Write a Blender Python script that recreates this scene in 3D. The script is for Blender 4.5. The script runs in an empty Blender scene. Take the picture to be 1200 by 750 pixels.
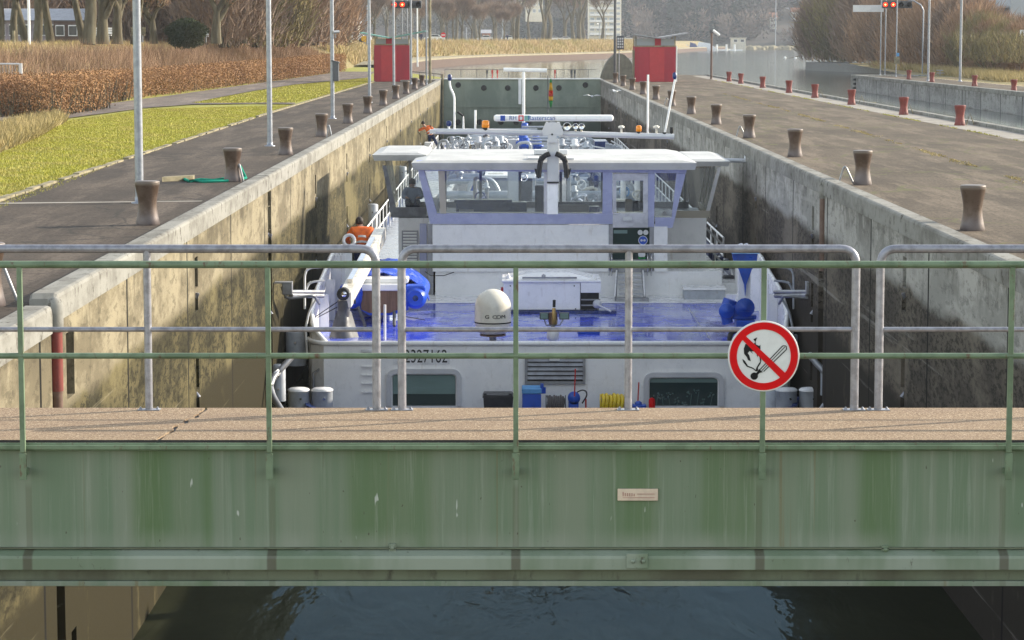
import bpy, bmesh, math, random
import numpy as np
from mathutils import Vector, Matrix
R = math.radians
random.seed(7)
rng = np.random.default_rng(11)
scn = bpy.context.scene
COL = scn.collection
# ---------------------------------------------------------------- camera
CAMZ = 2.95
FPX = 3000.0
PITCH = math.atan(328 / FPX)
cd = bpy.data.cameras.new('camera'); cam = bpy.data.objects.new('camera', cd); COL.objects.link(cam)
cam.location = (0, 0, CAMZ); cam.rotation_euler = (math.pi / 2 - PITCH, 0, 0)
cd.sensor_width = 36; cd.lens = 90; cd.clip_start = 0.5; cd.clip_end = 6000
scn.camera = cam
# ---------------------------------------------------------------- sky, sun, exposure
SUN_EL = R(23.5); SUN_AZ = math.atan2(0.930, 0.368)      # azimuth from +Y towards +X
w = bpy.data.worlds.new('World'); scn.world = w; w.use_nodes = True
nt = w.node_tree; nt.nodes.clear()
sky = nt.nodes.new('ShaderNodeTexSky'); sky.sky_type = 'NISHITA'; sky.sun_disc = False
sky.sun_elevation = SUN_EL; sky.sun_rotation = SUN_AZ; sky.air_density = 1.0; sky.dust_density = 0.5; sky.ozone_density = 1.2
bg = nt.nodes.new('ShaderNodeBackground'); bg.inputs[1].default_value = 0.15
wo = nt.nodes.new('ShaderNodeOutputWorld')
hs_ = nt.nodes.new('ShaderNodeHueSaturation'); hs_.inputs['Saturation'].default_value = 0.62
tn = nt.nodes.new('ShaderNodeMix'); tn.data_type = 'RGBA'; tn.blend_type = 'MULTIPLY'; tn.inputs[0].default_value = 1.0; tn.inputs[7].default_value = (1.06, 1.0, 0.90, 1)
nt.links.new(sky.outputs[0], hs_.inputs['Color']); nt.links.new(hs_.outputs[0], tn.inputs[6]); nt.links.new(tn.outputs[2], bg.inputs[0]); nt.links.new(bg.outputs[0], wo.inputs[0])
sd = bpy.data.lights.new('sun', 'SUN'); sd.energy = 2.95; sd.angle = R(0.5); sd.color = (1.0, 0.9, 0.74)
sun = bpy.data.objects.new('sun', sd); COL.objects.link(sun)
sv = Vector((math.sin(SUN_AZ) * math.cos(SUN_EL), math.cos(SUN_AZ) * math.cos(SUN_EL), math.sin(SUN_EL)))
sun.rotation_euler = sv.to_track_quat('Z', 'Y').to_euler(); sun.location = (60, 30, 60)
scn.view_settings.view_transform = 'Standard'; scn.view_settings.look = 'None'
scn.view_settings.exposure = 1.42; scn.view_settings.gamma = 1
scn.view_settings.use_curve_mapping = False
scn.render.engine = 'CYCLES'
scn.cycles.max_bounces = 8; scn.cycles.transparent_max_bounces = 12; scn.cycles.volume_bounces = 0
scn.render.resolution_x = 1024; scn.render.resolution_y = 640

# ---------------------------------------------------------------- measuring helpers (photo pixel -> place in the world)
_f = Vector((0, math.cos(PITCH), -math.sin(PITCH))); _u = Vector((0, math.sin(PITCH), math.cos(PITCH)))
def ray(px, py): return _f * FPX + Vector((px - 600, 0, 0)) + _u * (375 - py)
def at(px, py, Y):
    r = ray(px, py); return Vector((0, 0, CAMZ)) + r * (Y / r.y)
def onz(px, py, z):
    r = ray(px, py); return Vector((0, 0, CAMZ)) + r * ((z - CAMZ) / r.z)
def zat(py, Y): return at(600, py, Y).z
def xat(px, Y, py=300): return at(px, py, Y).x

# ---------------------------------------------------------------- materials
def new_mat(name):
    m = bpy.data.materials.new(name); m.use_nodes = True
    t = m.node_tree; b = t.nodes['Principled BSDF']; return m, t, b
def N(t, typ, **kw):
    n = t.nodes.new(typ)
    for k, v in kw.items():
        if k.startswith('i_'):
            key = k[2:]; n.inputs[int(key) if key.isdigit() else key].default_value = v
        else: setattr(n, k, v)
    return n
def c4(c): return (c[0], c[1], c[2], 1)
def pos(t, world=True, scale=(1, 1, 1)):
    if world: o = N(t, 'ShaderNodeNewGeometry').outputs['Position']
    else: o = N(t, 'ShaderNodeTexCoord').outputs['Object']
    mp = N(t, 'ShaderNodeMapping'); mp.inputs['Scale'].default_value = scale
    t.links.new(o, mp.inputs[0]); return mp.outputs[0]
def noise(t, scale, stretch=(1, 1, 1), detail=5, rough=0.6, world=True, dist=0.0):
    n = N(t, 'ShaderNodeTexNoise'); n.inputs['Scale'].default_value = scale; n.inputs['Detail'].default_value = detail
    n.inputs['Roughness'].default_value = rough; n.inputs['Distortion'].default_value = dist
    t.links.new(pos(t, world, stretch), n.inputs['Vector']); return n.outputs['Fac']
def remap(t, v, a, b, c=0.0, d=1.0, smooth=True):
    n = N(t, 'ShaderNodeMapRange'); n.interpolation_type = 'SMOOTHSTEP' if smooth else 'LINEAR'
    for i, x in enumerate((a, b, c, d)): n.inputs[i + 1].default_value = x
    t.links.new(v, n.inputs[0]); return n.outputs[0]
def mix(t, f, a, b, mode='MIX'):
    n = N(t, 'ShaderNodeMix', data_type='RGBA', blend_type=mode)
    if isinstance(f, (int, float)): n.inputs[0].default_value = f
    else: t.links.new(f, n.inputs[0])
    for i, x in ((6, a), (7, b)):
        if isinstance(x, (tuple, list)): n.inputs[i].default_value = c4(x)
        else: t.links.new(x, n.inputs[i])
    return n.outputs[2]
def math_(t, op, a, b=None):
    n = N(t, 'ShaderNodeMath', operation=op)
    for i, x in ((0, a), (1, b)):
        if x is None: continue
        if isinstance(x, (int, float)): n.inputs[i].default_value = x
        else: t.links.new(x, n.inputs[i])
    return n.outputs[0]
def xyz(t, world=True):
    s = N(t, 'ShaderNodeSeparateXYZ')
    if world: t.links.new(N(t, 'ShaderNodeNewGeometry').outputs['Position'], s.inputs[0])
    else: t.links.new(N(t, 'ShaderNodeTexCoord').outputs['Object'], s.inputs[0])
    return s.outputs
def bump(t, b, v, strength, dist=0.02):
    n = N(t, 'ShaderNodeBump'); n.inputs['Strength'].default_value = strength; n.inputs['Distance'].default_value = dist
    t.links.new(v, n.inputs['Height']); t.links.new(n.outputs[0], b.inputs['Normal'])
def setc(t, b, c):
    if isinstance(c, (tuple, list)): b.inputs['Base Color'].default_value = c4(c)
    else: t.links.new(c, b.inputs['Base Color'])
MATS = {}
def paint(name, col, rough=0.5, col2=None, scale=3.0, stretch=(1, 1, 1), lo=0.4, hi=0.65, metal=0.0, bmp=0.0, world=False, dirt=None, dirt_amt=0.5, spec=0.5):
    """painted or plain surface with uneven tone, worn patches of col2, and small dirt specks"""
    m, t, b = new_mat(name)
    if col2 is None: col2 = tuple(c * 0.78 for c in col)
    f = remap(t, noise(t, scale, stretch, world=world), lo, hi)
    c = mix(t, f, col, col2)
    if dirt is not None:
        d = remap(t, noise(t, scale * 4.3, (1, 1, 0.35), 8, 0.7, world), 0.56, 0.72, 0, dirt_amt)
        c = mix(t, d, c, dirt)
    setc(t, b, c)
    r = remap(t, noise(t, scale * 2.1, world=world), 0.3, 0.7, max(0.02, rough - 0.08), min(1, rough + 0.1))
    t.links.new(r, b.inputs['Roughness'])
    b.inputs['Metallic'].default_value = metal
    b.inputs['Specular IOR Level'].default_value = spec if rough < .8 else 0.15
    if bmp: bump(t, b, noise(t, scale * 8, world=world), bmp, 0.01)
    MATS[name] = m; return m
M = MATS
paint('white_paint', (0.89, 0.885, 0.87), 0.3, (0.82, 0.82, 0.81), 1.5, dirt=(0.42, 0.38, 0.33), dirt_amt=0.35)
m = M['white_paint']; t = m.node_tree; b = t.nodes['Principled BSDF']; src = b.inputs['Base Color'].links[0].from_socket
rs_ = math_(t, 'MULTIPLY', remap(t, noise(t, 5, (1, 1, 0.05), 5, 0.7, True), 0.58, 0.72, 0, 0.55), remap(t, noise(t, 1.1, world=True), 0.4, 0.6))
c = mix(t, rs_, src, (0.50, 0.40, 0.30)); setc(t, b, c)
paint('shelter', (0.20, 0.19, 0.15), 0.85)
paint('girder_dirty', (0.13, 0.15, 0.095), 0.6, (0.075, 0.075, 0.045), 2, (1, 1, 0.6), world=True, dirt=(0.03, 0.025, 0.015), dirt_amt=0.8)
paint('roof_white', (0.50, 0.50, 0.485), 0.6, (0.41, 0.41, 0.40), 1.2, (1, 0.4, 1), dirt=(0.5, 0.47, 0.42), dirt_amt=0.35)
paint('lilac_paint', (0.53, 0.56, 0.76), 0.25, (0.46, 0.49, 0.72), 1.5)
paint('grey_steel', (0.33, 0.34, 0.36), 0.42, (0.25, 0.25, 0.26), 3, metal=0.5, dirt=(0.16, 0.12, 0.09))
paint('galvanised', (0.29, 0.295, 0.335), 0.38, (0.20, 0.20, 0.225), 14, metal=0.4, dirt=(0.22, 0.21, 0.2), dirt_amt=0.3, world=True)
paint('pole_steel', (0.30, 0.32, 0.36), 0.4, (0.24, 0.255, 0.29), 8, metal=0.45, world=True)
paint('bollard_grey', (0.42, 0.45, 0.49), 0.45, (0.34, 0.36, 0.40), 4, dirt=(0.2, 0.16, 0.13))
paint('dark_grey', (0.09, 0.095, 0.105), 0.5, (0.06, 0.06, 0.065), 4)
paint('black_plastic', (0.018, 0.018, 0.02), 0.42, (0.03, 0.03, 0.032), 4)
paint('black_rubber', (0.02, 0.02, 0.02), 0.7)
paint('blue_deck_item', (0.012, 0.085, 0.48), 0.35, (0.01, 0.06, 0.34), 3, dirt=(0.10, 0.10, 0.14), dirt_amt=0.3)
paint('navy_paint', (0.012, 0.035, 0.16), 0.3, (0.008, 0.02, 0.10), 4)
paint('blue_rubber', (0.01, 0.085, 0.62), 0.38, (0.008, 0.06, 0.48), 3)
paint('tarp', (0.02, 0.075, 0.52), 0.33, (0.35, 0.42, 0.72), 5, lo=0.55, hi=0.66, bmp=0.6)
paint('wood', (0.20, 0.11, 0.065), 0.6, (0.13, 0.07, 0.04), 6, (4, 1, 0.4), bmp=0.2)
paint('orange_cloth', (0.86, 0.17, 0.02), 0.7, (0.7, 0.12, 0.015), 6)
paint('reflective', (0.72, 0.72, 0.68), 0.4)
paint('navy_cloth', (0.02, 0.03, 0.075), 0.85)
paint('shirt_blue', (0.35, 0.42, 0.58), 0.85)
paint('skin', (0.55, 0.33, 0.24), 0.55)
paint('hair', (0.03, 0.02, 0.015), 0.7)
paint('cream_plastic', (0.74, 0.70, 0.60), 0.28, (0.69, 0.65, 0.55), 2, dirt=(0.5, 0.45, 0.36), dirt_amt=0.25)
paint('yellow_hose', (0.75, 0.55, 0.02), 0.4, (0.6, 0.42, 0.02), 5)
paint('grey_hose', (0.10, 0.09, 0.085), 0.7)
paint('red_paint', (0.55, 0.035, 0.03), 0.45, (0.42, 0.03, 0.03), 4)
paint('hut_red', (0.38, 0.010, 0.030), 0.5, (0.32, 0.010, 0.027), 2, (1, 1, 0.2))
paint('hut_red_door', (0.46, 0.022, 0.032), 0.45, (0.42, 0.02, 0.03), 2)
paint('brass', (0.55, 0.38, 0.15), 0.35, metal=0.8)
paint('chrome', (0.7, 0.7, 0.72), 0.15, metal=1.0)
paint('green_rail', (0.145, 0.205, 0.125), 0.45, (0.095, 0.14, 0.08), 5, (1, 1, 1), world=True, dirt=(0.10, 0.045, 0.025), dirt_amt=0.95)
paint('bollard_rust', (0.115, 0.062, 0.042), 0.5, (0.16, 0.10, 0.075), 5)
paint('kerb_stone', (0.30, 0.26, 0.17), 0.85, (0.17, 0.15, 0.10), 2, world=True, dirt=(0.1, 0.12, 0.04))
paint('pipe_grey', (0.50, 0.53, 0.56), 0.35, (0.36, 0.40, 0.44), 2, metal=0.3)
paint('bark', (0.085, 0.072, 0.048), 0.95, (0.14, 0.125, 0.085), 3, (1, 1, 0.2), bmp=0.8)
paint('twigs', (0.27, 0.195, 0.145), 0.95, (0.17, 0.12, 0.09), 0.4)
paint('twigs_red', (0.36, 0.235, 0.15), 0.95, (0.23, 0.15, 0.095), 0.3)
paint('twigs_olive', (0.27, 0.22, 0.10), 0.95, (0.14, 0.12, 0.07), 0.3)
paint('beech_leaf', (0.37, 0.215, 0.105), 0.85, (0.24, 0.125, 0.062), 0.4, world=True)
paint('reed', (0.50, 0.37, 0.20), 0.9, (0.36, 0.30, 0.11), 0.25, world=True)
paint('evergreen', (0.035, 0.05, 0.022), 0.85, (0.06, 0.065, 0.03), 0.8)
paint('conifer', (0.008, 0.020, 0.016), 0.9, (0.015, 0.032, 0.022), 0.1)
paint('far_twigs', (0.19, 0.145, 0.115), 0.95, (0.04, 0.035, 0.033), 0.03, lo=.45, hi=.58, world=True)
paint('far_olive', (0.14, 0.12, 0.08), 0.95, (0.04, 0.04, 0.03), 0.03, world=True)
paint('teal_wall', (0.22, 0.42, 0.38), 0.8)
paint('cream_wall', (0.62, 0.57, 0.47), 0.85, (0.52, 0.48, 0.4), 0.4)
paint('tower_wall', (0.72, 0.68, 0.58), 0.85, (0.62, 0.58, 0.5), 0.1)
paint('lilac_wall', (0.34, 0.30, 0.33), 0.85)
paint('brown_wall', (0.12, 0.085, 0.07), 0.85)
paint('roof_grey', (0.36, 0.36, 0.38), 0.6)
paint('roof_tile', (0.33, 0.15, 0.09), 0.8)
paint('window_dark', (0.03, 0.035, 0.045), 0.15)
paint('shed_grey', (0.36, 0.39, 0.42), 0.7, (0.3, 0.33, 0.36), 0.1)
paint('blue_awning', (0.03, 0.12, 0.42), 0.6)
paint('sheet_blue', (0.10, 0.32, 0.62), 0.6)
paint('white_gel', (0.8, 0.8, 0.8), 0.3)
paint('red_bollard', (0.20, 0.032, 0.024), 0.5, (0.13, 0.026, 0.02), 4, dirt=(0.3, 0.2, 0.18), dirt_amt=0.5)
paint('rope_green', (0.02, 0.30, 0.20), 0.8)
paint('rope_dark', (0.03, 0.03, 0.03), 0.9)
paint('flag_green', (0.03, 0.35, 0.08), 0.8); paint('flag_yellow', (0.85, 0.5, 0.03), 0.8); paint('flag_red', (0.7, 0.06, 0.03), 0.8)
paint('sign_white', (0.66, 0.67, 0.66), 0.5, (0.60, 0.61, 0.60), 8)
paint('sign_red', (0.62, 0.004, 0.006), 0.7, (0.54, 0.006, 0.008), 6, spec=0.15)
paint('sign_black', (0.015, 0.016, 0.016), 0.8, spec=0.1)
paint('text_black', (0.015, 0.015, 0.015), 0.5)
paint('text_blue', (0.02, 0.08, 0.35), 0.5)
paint('plate_beige', (0.62, 0.50, 0.38), 0.6, (0.52, 0.41, 0.32), 12)
paint('plate_mark', (0.40, 0.22, 0.18), 0.6)
paint('feather', (0.8, 0.8, 0.8), 0.8); paint('feather_grey', (0.35, 0.36, 0.38), 0.8)
paint('silver_panel', (0.62, 0.62, 0.63), 0.35, (0.52, 0.53, 0.55), 1, metal=0.1)
def emis(name, col, s):
    m, t, b = new_mat(name); setc(t, b, col); b.inputs['Emission Color'].default_value = c4(col); b.inputs['Emission Strength'].default_value = s
    M[name] = m
emis('lamp_red', (1.0, 0.03, 0.01), 1.2); emis('lamp_core', (1.0, 0.35, 0.1), 3)
m, t, b = new_mat('amber_glass'); setc(t, b, (0.9, 0.28, 0.01)); b.inputs['Roughness'].default_value = 0.15; M['amber_glass'] = m
m, t, b = new_mat('glass'); t.nodes.remove(b)
g = N(t, 'ShaderNodeBsdfGlossy'); g.inputs['Roughness'].default_value = 0.02
tr = N(t, 'ShaderNodeBsdfTransparent'); tr.inputs[0].default_value = (0.92, 0.95, 0.95, 1)
mx = N(t, 'ShaderNodeMixShader'); fr = N(t, 'ShaderNodeFresnel'); fr.inputs[0].default_value = 1.5
ff = math_(t, 'ADD', fr.outputs[0], 0.05)
t.links.new(ff, mx.inputs[0]); t.links.new(tr.outputs[0], mx.inputs[1]); t.links.new(g.outputs[0], mx.inputs[2])
t.links.new(mx.outputs[0], t.nodes['Material Output'].inputs[0]); M['glass'] = m
m, t, b = new_mat('dark_glass'); setc(t, b, (0.02, 0.04, 0.035)); b.inputs['Roughness'].default_value = 0.08; b.inputs['IOR'].default_value = 1.4; M['dark_glass'] = m
paint('blind', (0.16, 0.25, 0.23), 0.5, (0.13, 0.21, 0.19), 2, (0.3, 1, 2))

# special ground / wall surfaces
def concrete_wall(name, up, up2, low, low2, level, joint=6.6, joff=0.0):
    m, t, b = new_mat(name); X, Y, Z = xyz(t)
    streak = noise(t, 1.5, (1, 0.24, 0.55), 10, 0.72); blot = noise(t, 0.8, (1, 0.25, 0.7), 5); fine = noise(t, 11, (1, 0.3, 0.9), 10, 0.8)
    A = mix(t, remap(t, streak, 0.42, 0.57), up, up2)
    A = mix(t, remap(t, noise(t, 3.2, (1, 0.5, 0.08), 6, 0.7), 0.58, 0.72, 0, 0.45), A, tuple(c * 0.35 for c in up2))
    A = mix(t, remap(t, noise(t, 6, (1, 0.3, 0.9), 8, 0.8), 0.52, 0.60, 0, 0.5), A, tuple(c * 0.4 for c in up2))
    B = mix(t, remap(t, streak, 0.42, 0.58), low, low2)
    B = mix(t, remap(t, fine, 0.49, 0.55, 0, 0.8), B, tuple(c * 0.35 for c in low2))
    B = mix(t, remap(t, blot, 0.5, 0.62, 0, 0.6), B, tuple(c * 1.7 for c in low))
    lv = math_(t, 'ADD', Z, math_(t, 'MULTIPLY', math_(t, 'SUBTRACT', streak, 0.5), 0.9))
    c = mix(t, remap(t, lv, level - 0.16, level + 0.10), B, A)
    low_shade = mix(t, remap(t, noise(t, 2.0, (1, .4, 0.2), 6, 0.7), 0.58, 0.66, 0, 0.55), tuple(x * 0.30 for x in low), low)  # shade painted into the low part of the wall, broken by lighter streaks
    c = mix(t, remap(t, math_(t, 'ADD', Z, math_(t, 'MULTIPLY', math_(t, 'SUBTRACT', blot, 0.5), 1.0)), -3.25, -2.95), low_shade, c)
    # stains running down from under the coping
    dr = math_(t, 'MULTIPLY', remap(t, noise(t, 2.3, (1, .45, 0.3), 8, 0.75), 0.45, 0.60), remap(t, Z, -1.15, -0.30))
    c = mix(t, math_(t, 'MULTIPLY', dr, 0.55), c, (0.05, 0.042, 0.03))
    # band of scraped lines left by fenders
    c = mix(t, remap(t, noise(t, 1.1, (1, 0.05, 3.0), 6, 0.7), 0.60, 0.68, 0, 0.35), c, up)
    j = math_(t, 'ABSOLUTE', math_(t, 'SUBTRACT', math_(t, 'FRACT', math_(t, 'DIVIDE', math_(t, 'ADD', Y, joff), joint)), 0.5))
    c = mix(t, remap(t, j, 0.007, 0.011, 1, 0), c, (0.012, 0.011, 0.009))
    setc(t, b, c); b.inputs['Roughness'].default_value = 0.9; b.inputs['Specular IOR Level'].default_value = 0.12
    bump(t, b, math_(t, 'ADD', fine, math_(t, 'MULTIPLY', streak, 0.25)), 0.4, 0.02); M[name] = m
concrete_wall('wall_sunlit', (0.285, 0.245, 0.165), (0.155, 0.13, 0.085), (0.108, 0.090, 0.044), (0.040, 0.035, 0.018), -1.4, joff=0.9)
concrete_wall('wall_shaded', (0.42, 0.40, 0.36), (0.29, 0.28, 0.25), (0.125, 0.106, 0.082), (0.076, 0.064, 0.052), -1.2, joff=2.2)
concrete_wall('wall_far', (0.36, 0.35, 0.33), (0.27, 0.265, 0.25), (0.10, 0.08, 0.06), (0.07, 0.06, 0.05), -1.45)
m, t, b = new_mat('coping_stone')
c = mix(t, remap(t, noise(t, 1.4, (1, 0.5, 1), 8, 0.7), 0.4, 0.65), (0.27, 0.262, 0.235), (0.16, 0.152, 0.132))
c = mix(t, remap(t, noise(t, 6, (1, 0.6, 0.5), 8, 0.75), 0.54, 0.64, 0, 0.8), c, (0.05, 0.042, 0.028))
setc(t, b, c); b.inputs['Roughness'].default_value = 0.85; b.inputs['Specular IOR Level'].default_value = 0.2; bump(t, b, noise(t, 20), 0.3, 0.01); M['coping_stone'] = m
def asphalt(name, a, bcol, seam):
    m, t, b = new_mat(name)
    c = mix(t, remap(t, noise(t, 0.35, (1, 0.35, 1), 8, 0.65), 0.35, 0.65), a, bcol)
    c = mix(t, remap(t, noise(t, 1.3, (1.0, 0.10, 1), 8, 0.7), 0.47, 0.63, 0, 0.6), c, tuple(x * 1.7 for x in a))
    c = mix(t, remap(t, noise(t, 3.0, (0.25, 1, 1), 8, 0.75), 0.52, 0.68, 0, 0.45), c, tuple(x * 0.45 for x in bcol))
    c = mix(t, remap(t, noise(t, 14, (1, 0.6, 1), 8, 0.8), 0.46, 0.62, 0, 0.7), c, tuple(x * 0.45 for x in bcol))
    v = N(t, 'ShaderNodeTexVoronoi', feature='DISTANCE_TO_EDGE'); v.inputs['Scale'].default_value = 0.16
    wrp = N(t, 'ShaderNodeVectorMath', operation='ADD'); nn = N(t, 'ShaderNodeTexNoise'); nn.inputs['Scale'].default_value = 0.6; nn.inputs['Detail'].default_value = 6
    p = pos(t, True, (1, 0.7, 1)); t.links.new(p, nn.inputs['Vector']); t.links.new(nn.outputs['Color'], wrp.inputs[0]); t.links.new(p, wrp.inputs[1])
    sc = N(t, 'ShaderNodeVectorMath', operation='MULTIPLY_ADD'); t.links.new(nn.outputs['Color'], sc.inputs[0]); sc.inputs[1].default_value = (3, 3, 3); t.links.new(p, sc.inputs[2])
    t.links.new(sc.outputs[0], v.inputs['Vector'])
    c = mix(t, remap(t, v.outputs['Distance'], 0.004, 0.010, 0.75, 0), c, seam)
    setc(t, b, c); b.inputs['Roughness'].default_value = 0.9; b.inputs['Specular IOR Level'].default_value = 0.15
    bump(t, b, noise(t, 30, detail=6, rough=0.8), 0.5, 0.01); M[name] = m
asphalt('asphalt_left', (0.100, 0.079, 0.062), (0.062, 0.050, 0.041), (0.04, 0.035, 0.03))
asphalt('asphalt_island', (0.148, 0.117, 0.086), (0.092, 0.073, 0.054), (0.12, 0.12, 0.05))
asphalt('path_grey', (0.20, 0.165, 0.14), (0.15, 0.125, 0.11), (0.1, 0.1, 0.09))
paint('quay_strip', (0.34, 0.31, 0.27), 0.85, (0.24, 0.22, 0.19), 1.2, world=True, dirt=(0.1, 0.1, 0.05))
m, t, b = new_mat('lawn')
c = mix(t, remap(t, noise(t, 0.35, detail=6, rough=0.7), 0.35, 0.65), (0.31, 0.30, 0.032), (0.23, 0.235, 0.028))
c = mix(t, remap(t, noise(t, 7, (1, 0.5, 1), 8, 0.8), 0.45, 0.7, 0, 0.7), c, (0.36, 0.31, 0.08))
setc(t, b, c); b.inputs['Roughness'].default_value = 0.9; bump(t, b, noise(t, 12, detail=8, rough=0.8), 1.0, 0.06); M['lawn'] = m
paint('grass_blade', (0.34, 0.325, 0.03), 0.75, (0.38, 0.32, 0.07), 0.7, world=True)
paint('dry_grass', (0.42, 0.33, 0.16), 0.9, (0.30, 0.24, 0.10), 0.7, world=True)
m, t, b = new_mat('bank_earth')
c = mix(t, remap(t, noise(t, 0.12, detail=6, rough=0.7), 0.35, 0.65), (0.34, 0.245, 0.12), (0.22, 0.21, 0.07))
c = mix(t, remap(t, noise(t, 1.4, (1, 1, 0.4), 8, 0.75), 0.45, 0.65, 0, 0.7), c, (0.18, 0.10, 0.06))
setc(t, b, c); b.inputs['Roughness'].default_value = 0.95; bump(t, b, noise(t, 3, detail=8, rough=0.8), 1.0, 0.2); M['bank_earth'] = m
m, t, b = new_mat('hill_wood')
c = mix(t, remap(t, noise(t, 0.02, detail=8, rough=0.7), 0.4, 0.6), (0.06, 0.05, 0.04), (0.02, 0.03, 0.022))
setc(t, b, c); b.inputs['Roughness'].default_value = 0.95; M['hill_wood'] = m
def water(name, col, bscale, bstr, rough=0.04, stretch=(1, 0.35, 1), ior=1.33, tint=None):
    m, t, b = new_mat(name)
    c = mix(t, remap(t, noise(t, 0.3), 0.4, 0.6), col, tuple(x * 0.8 for x in col)); setc(t, b, c)
    b.inputs['Roughness'].default_value = rough; b.inputs['IOR'].default_value = ior
    if tint: b.inputs['Specular Tint'].default_value = c4(tint)
    h = math_(t, 'ADD', noise(t, bscale, stretch, 3, 0.5, dist=0.6), math_(t, 'MULTIPLY', noise(t, bscale * 4, stretch, 2, 0.5), 0.18))
    bump(t, b, h, bstr, 0.08); M[name] = m
water('chamber_water', (0.036, 0.038, 0.022), 1.3, 0.38, ior=1.06, tint=(0.22, 0.55, 1))
water('lake_water', (0.06, 0.07, 0.055), 0.7, 0.05, 0.10, (1, 0.5, 1))
m = M['chamber_water']; t = m.node_tree; b = t.nodes['Principled BSDF']; nrm_ = b.inputs['Normal'].links[0].from_socket; colr = b.inputs['Base Color'].links[0].from_socket
df = N(t, 'ShaderNodeBsdfDiffuse'); gs_ = N(t, 'ShaderNodeBsdfGlossy'); gs_.inputs[0].default_value = (0.085, 0.125, 0.165, 1); gs_.inputs['Roughness'].default_value = 0.03; fr_ = N(t, 'ShaderNodeFresnel'); fr_.inputs[0].default_value = 1.33; ms = N(t, 'ShaderNodeMixShader')
t.links.new(colr, df.inputs[0]); t.links.new(nrm_, df.inputs['Normal']); t.links.new(nrm_, gs_.inputs['Normal']); t.links.new(nrm_, fr_.inputs['Normal']); t.links.new(fr_.outputs[0], ms.inputs[0]); t.links.new(df.outputs[0], ms.inputs[1]); t.links.new(gs_.outputs[0], ms.inputs[2]); t.links.new(ms.outputs[0], t.nodes['Material Output'].inputs[0])
# the walkway girder: vertical weathering of old green paint
m, t, b = new_mat('girder_green'); X, Y, Z = xyz(t)
st = noise(t, 4.0, (1, 1, 0.03), 6, 0.65); st2 = noise(t, 24, (1, 1, 0.03), 6, 0.7)
c = mix(t, remap(t, st, 0.38, 0.64), (0.122, 0.178, 0.110), (0.180, 0.215, 0.155))
rp = N(t, 'ShaderNodeValToRGB'); rp.color_ramp.interpolation = 'EASE'
sx = lambda px: (((px - 600) / 3000 * 16.05) + 3.3) / 6.6
stops = [(140, 0), (166, .95), (178, 1), (205, .5), (228, .35), (240, .85), (250, 0), (395, .05), (415, .75), (440, .8), (470, .6), (500, .6), (515, .1), (700, .15), (745, .85), (760, .8), (780, .1), (815, .1), (830, .7), (880, .65), (900, .1), (1000, .1), (1020, .9), (1050, .8), (1062, .1), (1180, .1)]
e = rp.color_ramp.elements
e[0].position = sx(stops[0][0]); e[0].color = (0, 0, 0, 1); e[1].position = sx(stops[-1][0]); e[1].color = (.1, .1, .1, 1)
for px_, v_ in stops[1:-1]:
    q = e.new(sx(px_)); q.color = (v_, v_, v_, 1)
t.links.new(remap(t, X, -3.3, 3.3, 0, 1, False), rp.inputs[0])
gs = math_(t, 'MULTIPLY', rp.outputs[0], remap(t, st2, 0.25, 0.6, 0.55, 1.0))
c = mix(t, gs, c, (0.075, 0.135, 0.048))
c = mix(t, remap(t, st2, 0.52, 0.72, 0, 0.35), c, (0.34, 0.36, 0.31))
c = mix(t, remap(t, noise(t, 5, (1, 1, 0.12), 8, 0.8), 0.60, 0.74, 0, 0.5), c, (0.10, 0.09, 0.05))
low = math_(t, 'MULTIPLY', remap(t, Z, -0.10, -0.26, 0, 1), remap(t, noise(t, 3, (1, 1, 0.3), 5), 0.3, 0.7, 0.1, 0.6))
c = mix(t, low, c, (0.27, 0.285, 0.24))
PX0 = (604.5 - 600) / 3000 * 15.94; PST = (1184 - 25) / 4 / 3000 * 15.94
def post_stain(t, X, wd): return remap(t, math_(t, 'ABSOLUTE', math_(t, 'SUBTRACT', math_(t, 'FRACT', math_(t, 'ADD', math_(t, 'DIVIDE', math_(t, 'SUBTRACT', X, PX0), PST), 10.5)), 0.5)), wd * .6, wd, 1, 0)
rn = math_(t, 'MULTIPLY', math_(t, 'MULTIPLY', post_stain(t, X, 0.016), remap(t, Z, .12, .18, 1, 0)), 0.35); c = mix(t, rn, c, (0.075, 0.075, 0.035))
c = mix(t, remap(t, noise(t, 9, (1, 1, 0.012), 3, 0.6), 0.64, 0.70, 0, 0.55), c, (0.16, 0.115, 0.045))
spk = noise(t, 38, (1, 1, 0.45), 2, 0.5); c = mix(t, remap(t, spk, 0.735, 0.765, 0, 0.85), c, (0.05, 0.03, 0.018))
c = mix(t, remap(t, noise(t, 21, (1, 1, 0.25), 2, 0.5), 0.745, 0.775, 0, 0.8), c, (0.46, 0.48, 0.44))
setc(t, b, c); b.inputs['Roughness'].default_value = 0.5; bump(t, b, math_(t, 'ADD', st2, math_(t, 'MULTIPLY', noise(t, 0.8, detail=2), 3.0)), 0.12, 0.004); M['girder_green'] = m
m, t, b = new_mat('girder_ledge'); X, Y, Z = xyz(t)
c = mix(t, remap(t, noise(t, 1.2, (1, 1, 0.3)), 0.4, 0.6), (0.25, 0.29, 0.23), (0.15, 0.20, 0.13))
c = mix(t, remap(t, noise(t, 9, (1, 1, 0.5), 8, 0.8), 0.60, 0.68, 0, 0.85), c, (0.05, 0.04, 0.025))
c = mix(t, math_(t, 'MULTIPLY', post_stain(t, X, 0.024), 0.75), c, (0.07, 0.058, 0.038))
setc(t, b, c); b.inputs['Roughness'].default_value = 0.45; M['girder_ledge'] = m
m, t, b = new_mat('walk_deck'); X, Y, Z = xyz(t)
c = mix(t, remap(t, noise(t, 75, detail=3, rough=0.9), 0.40, 0.60), (0.32, 0.228, 0.145), (0.17, 0.117, 0.075))
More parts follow.
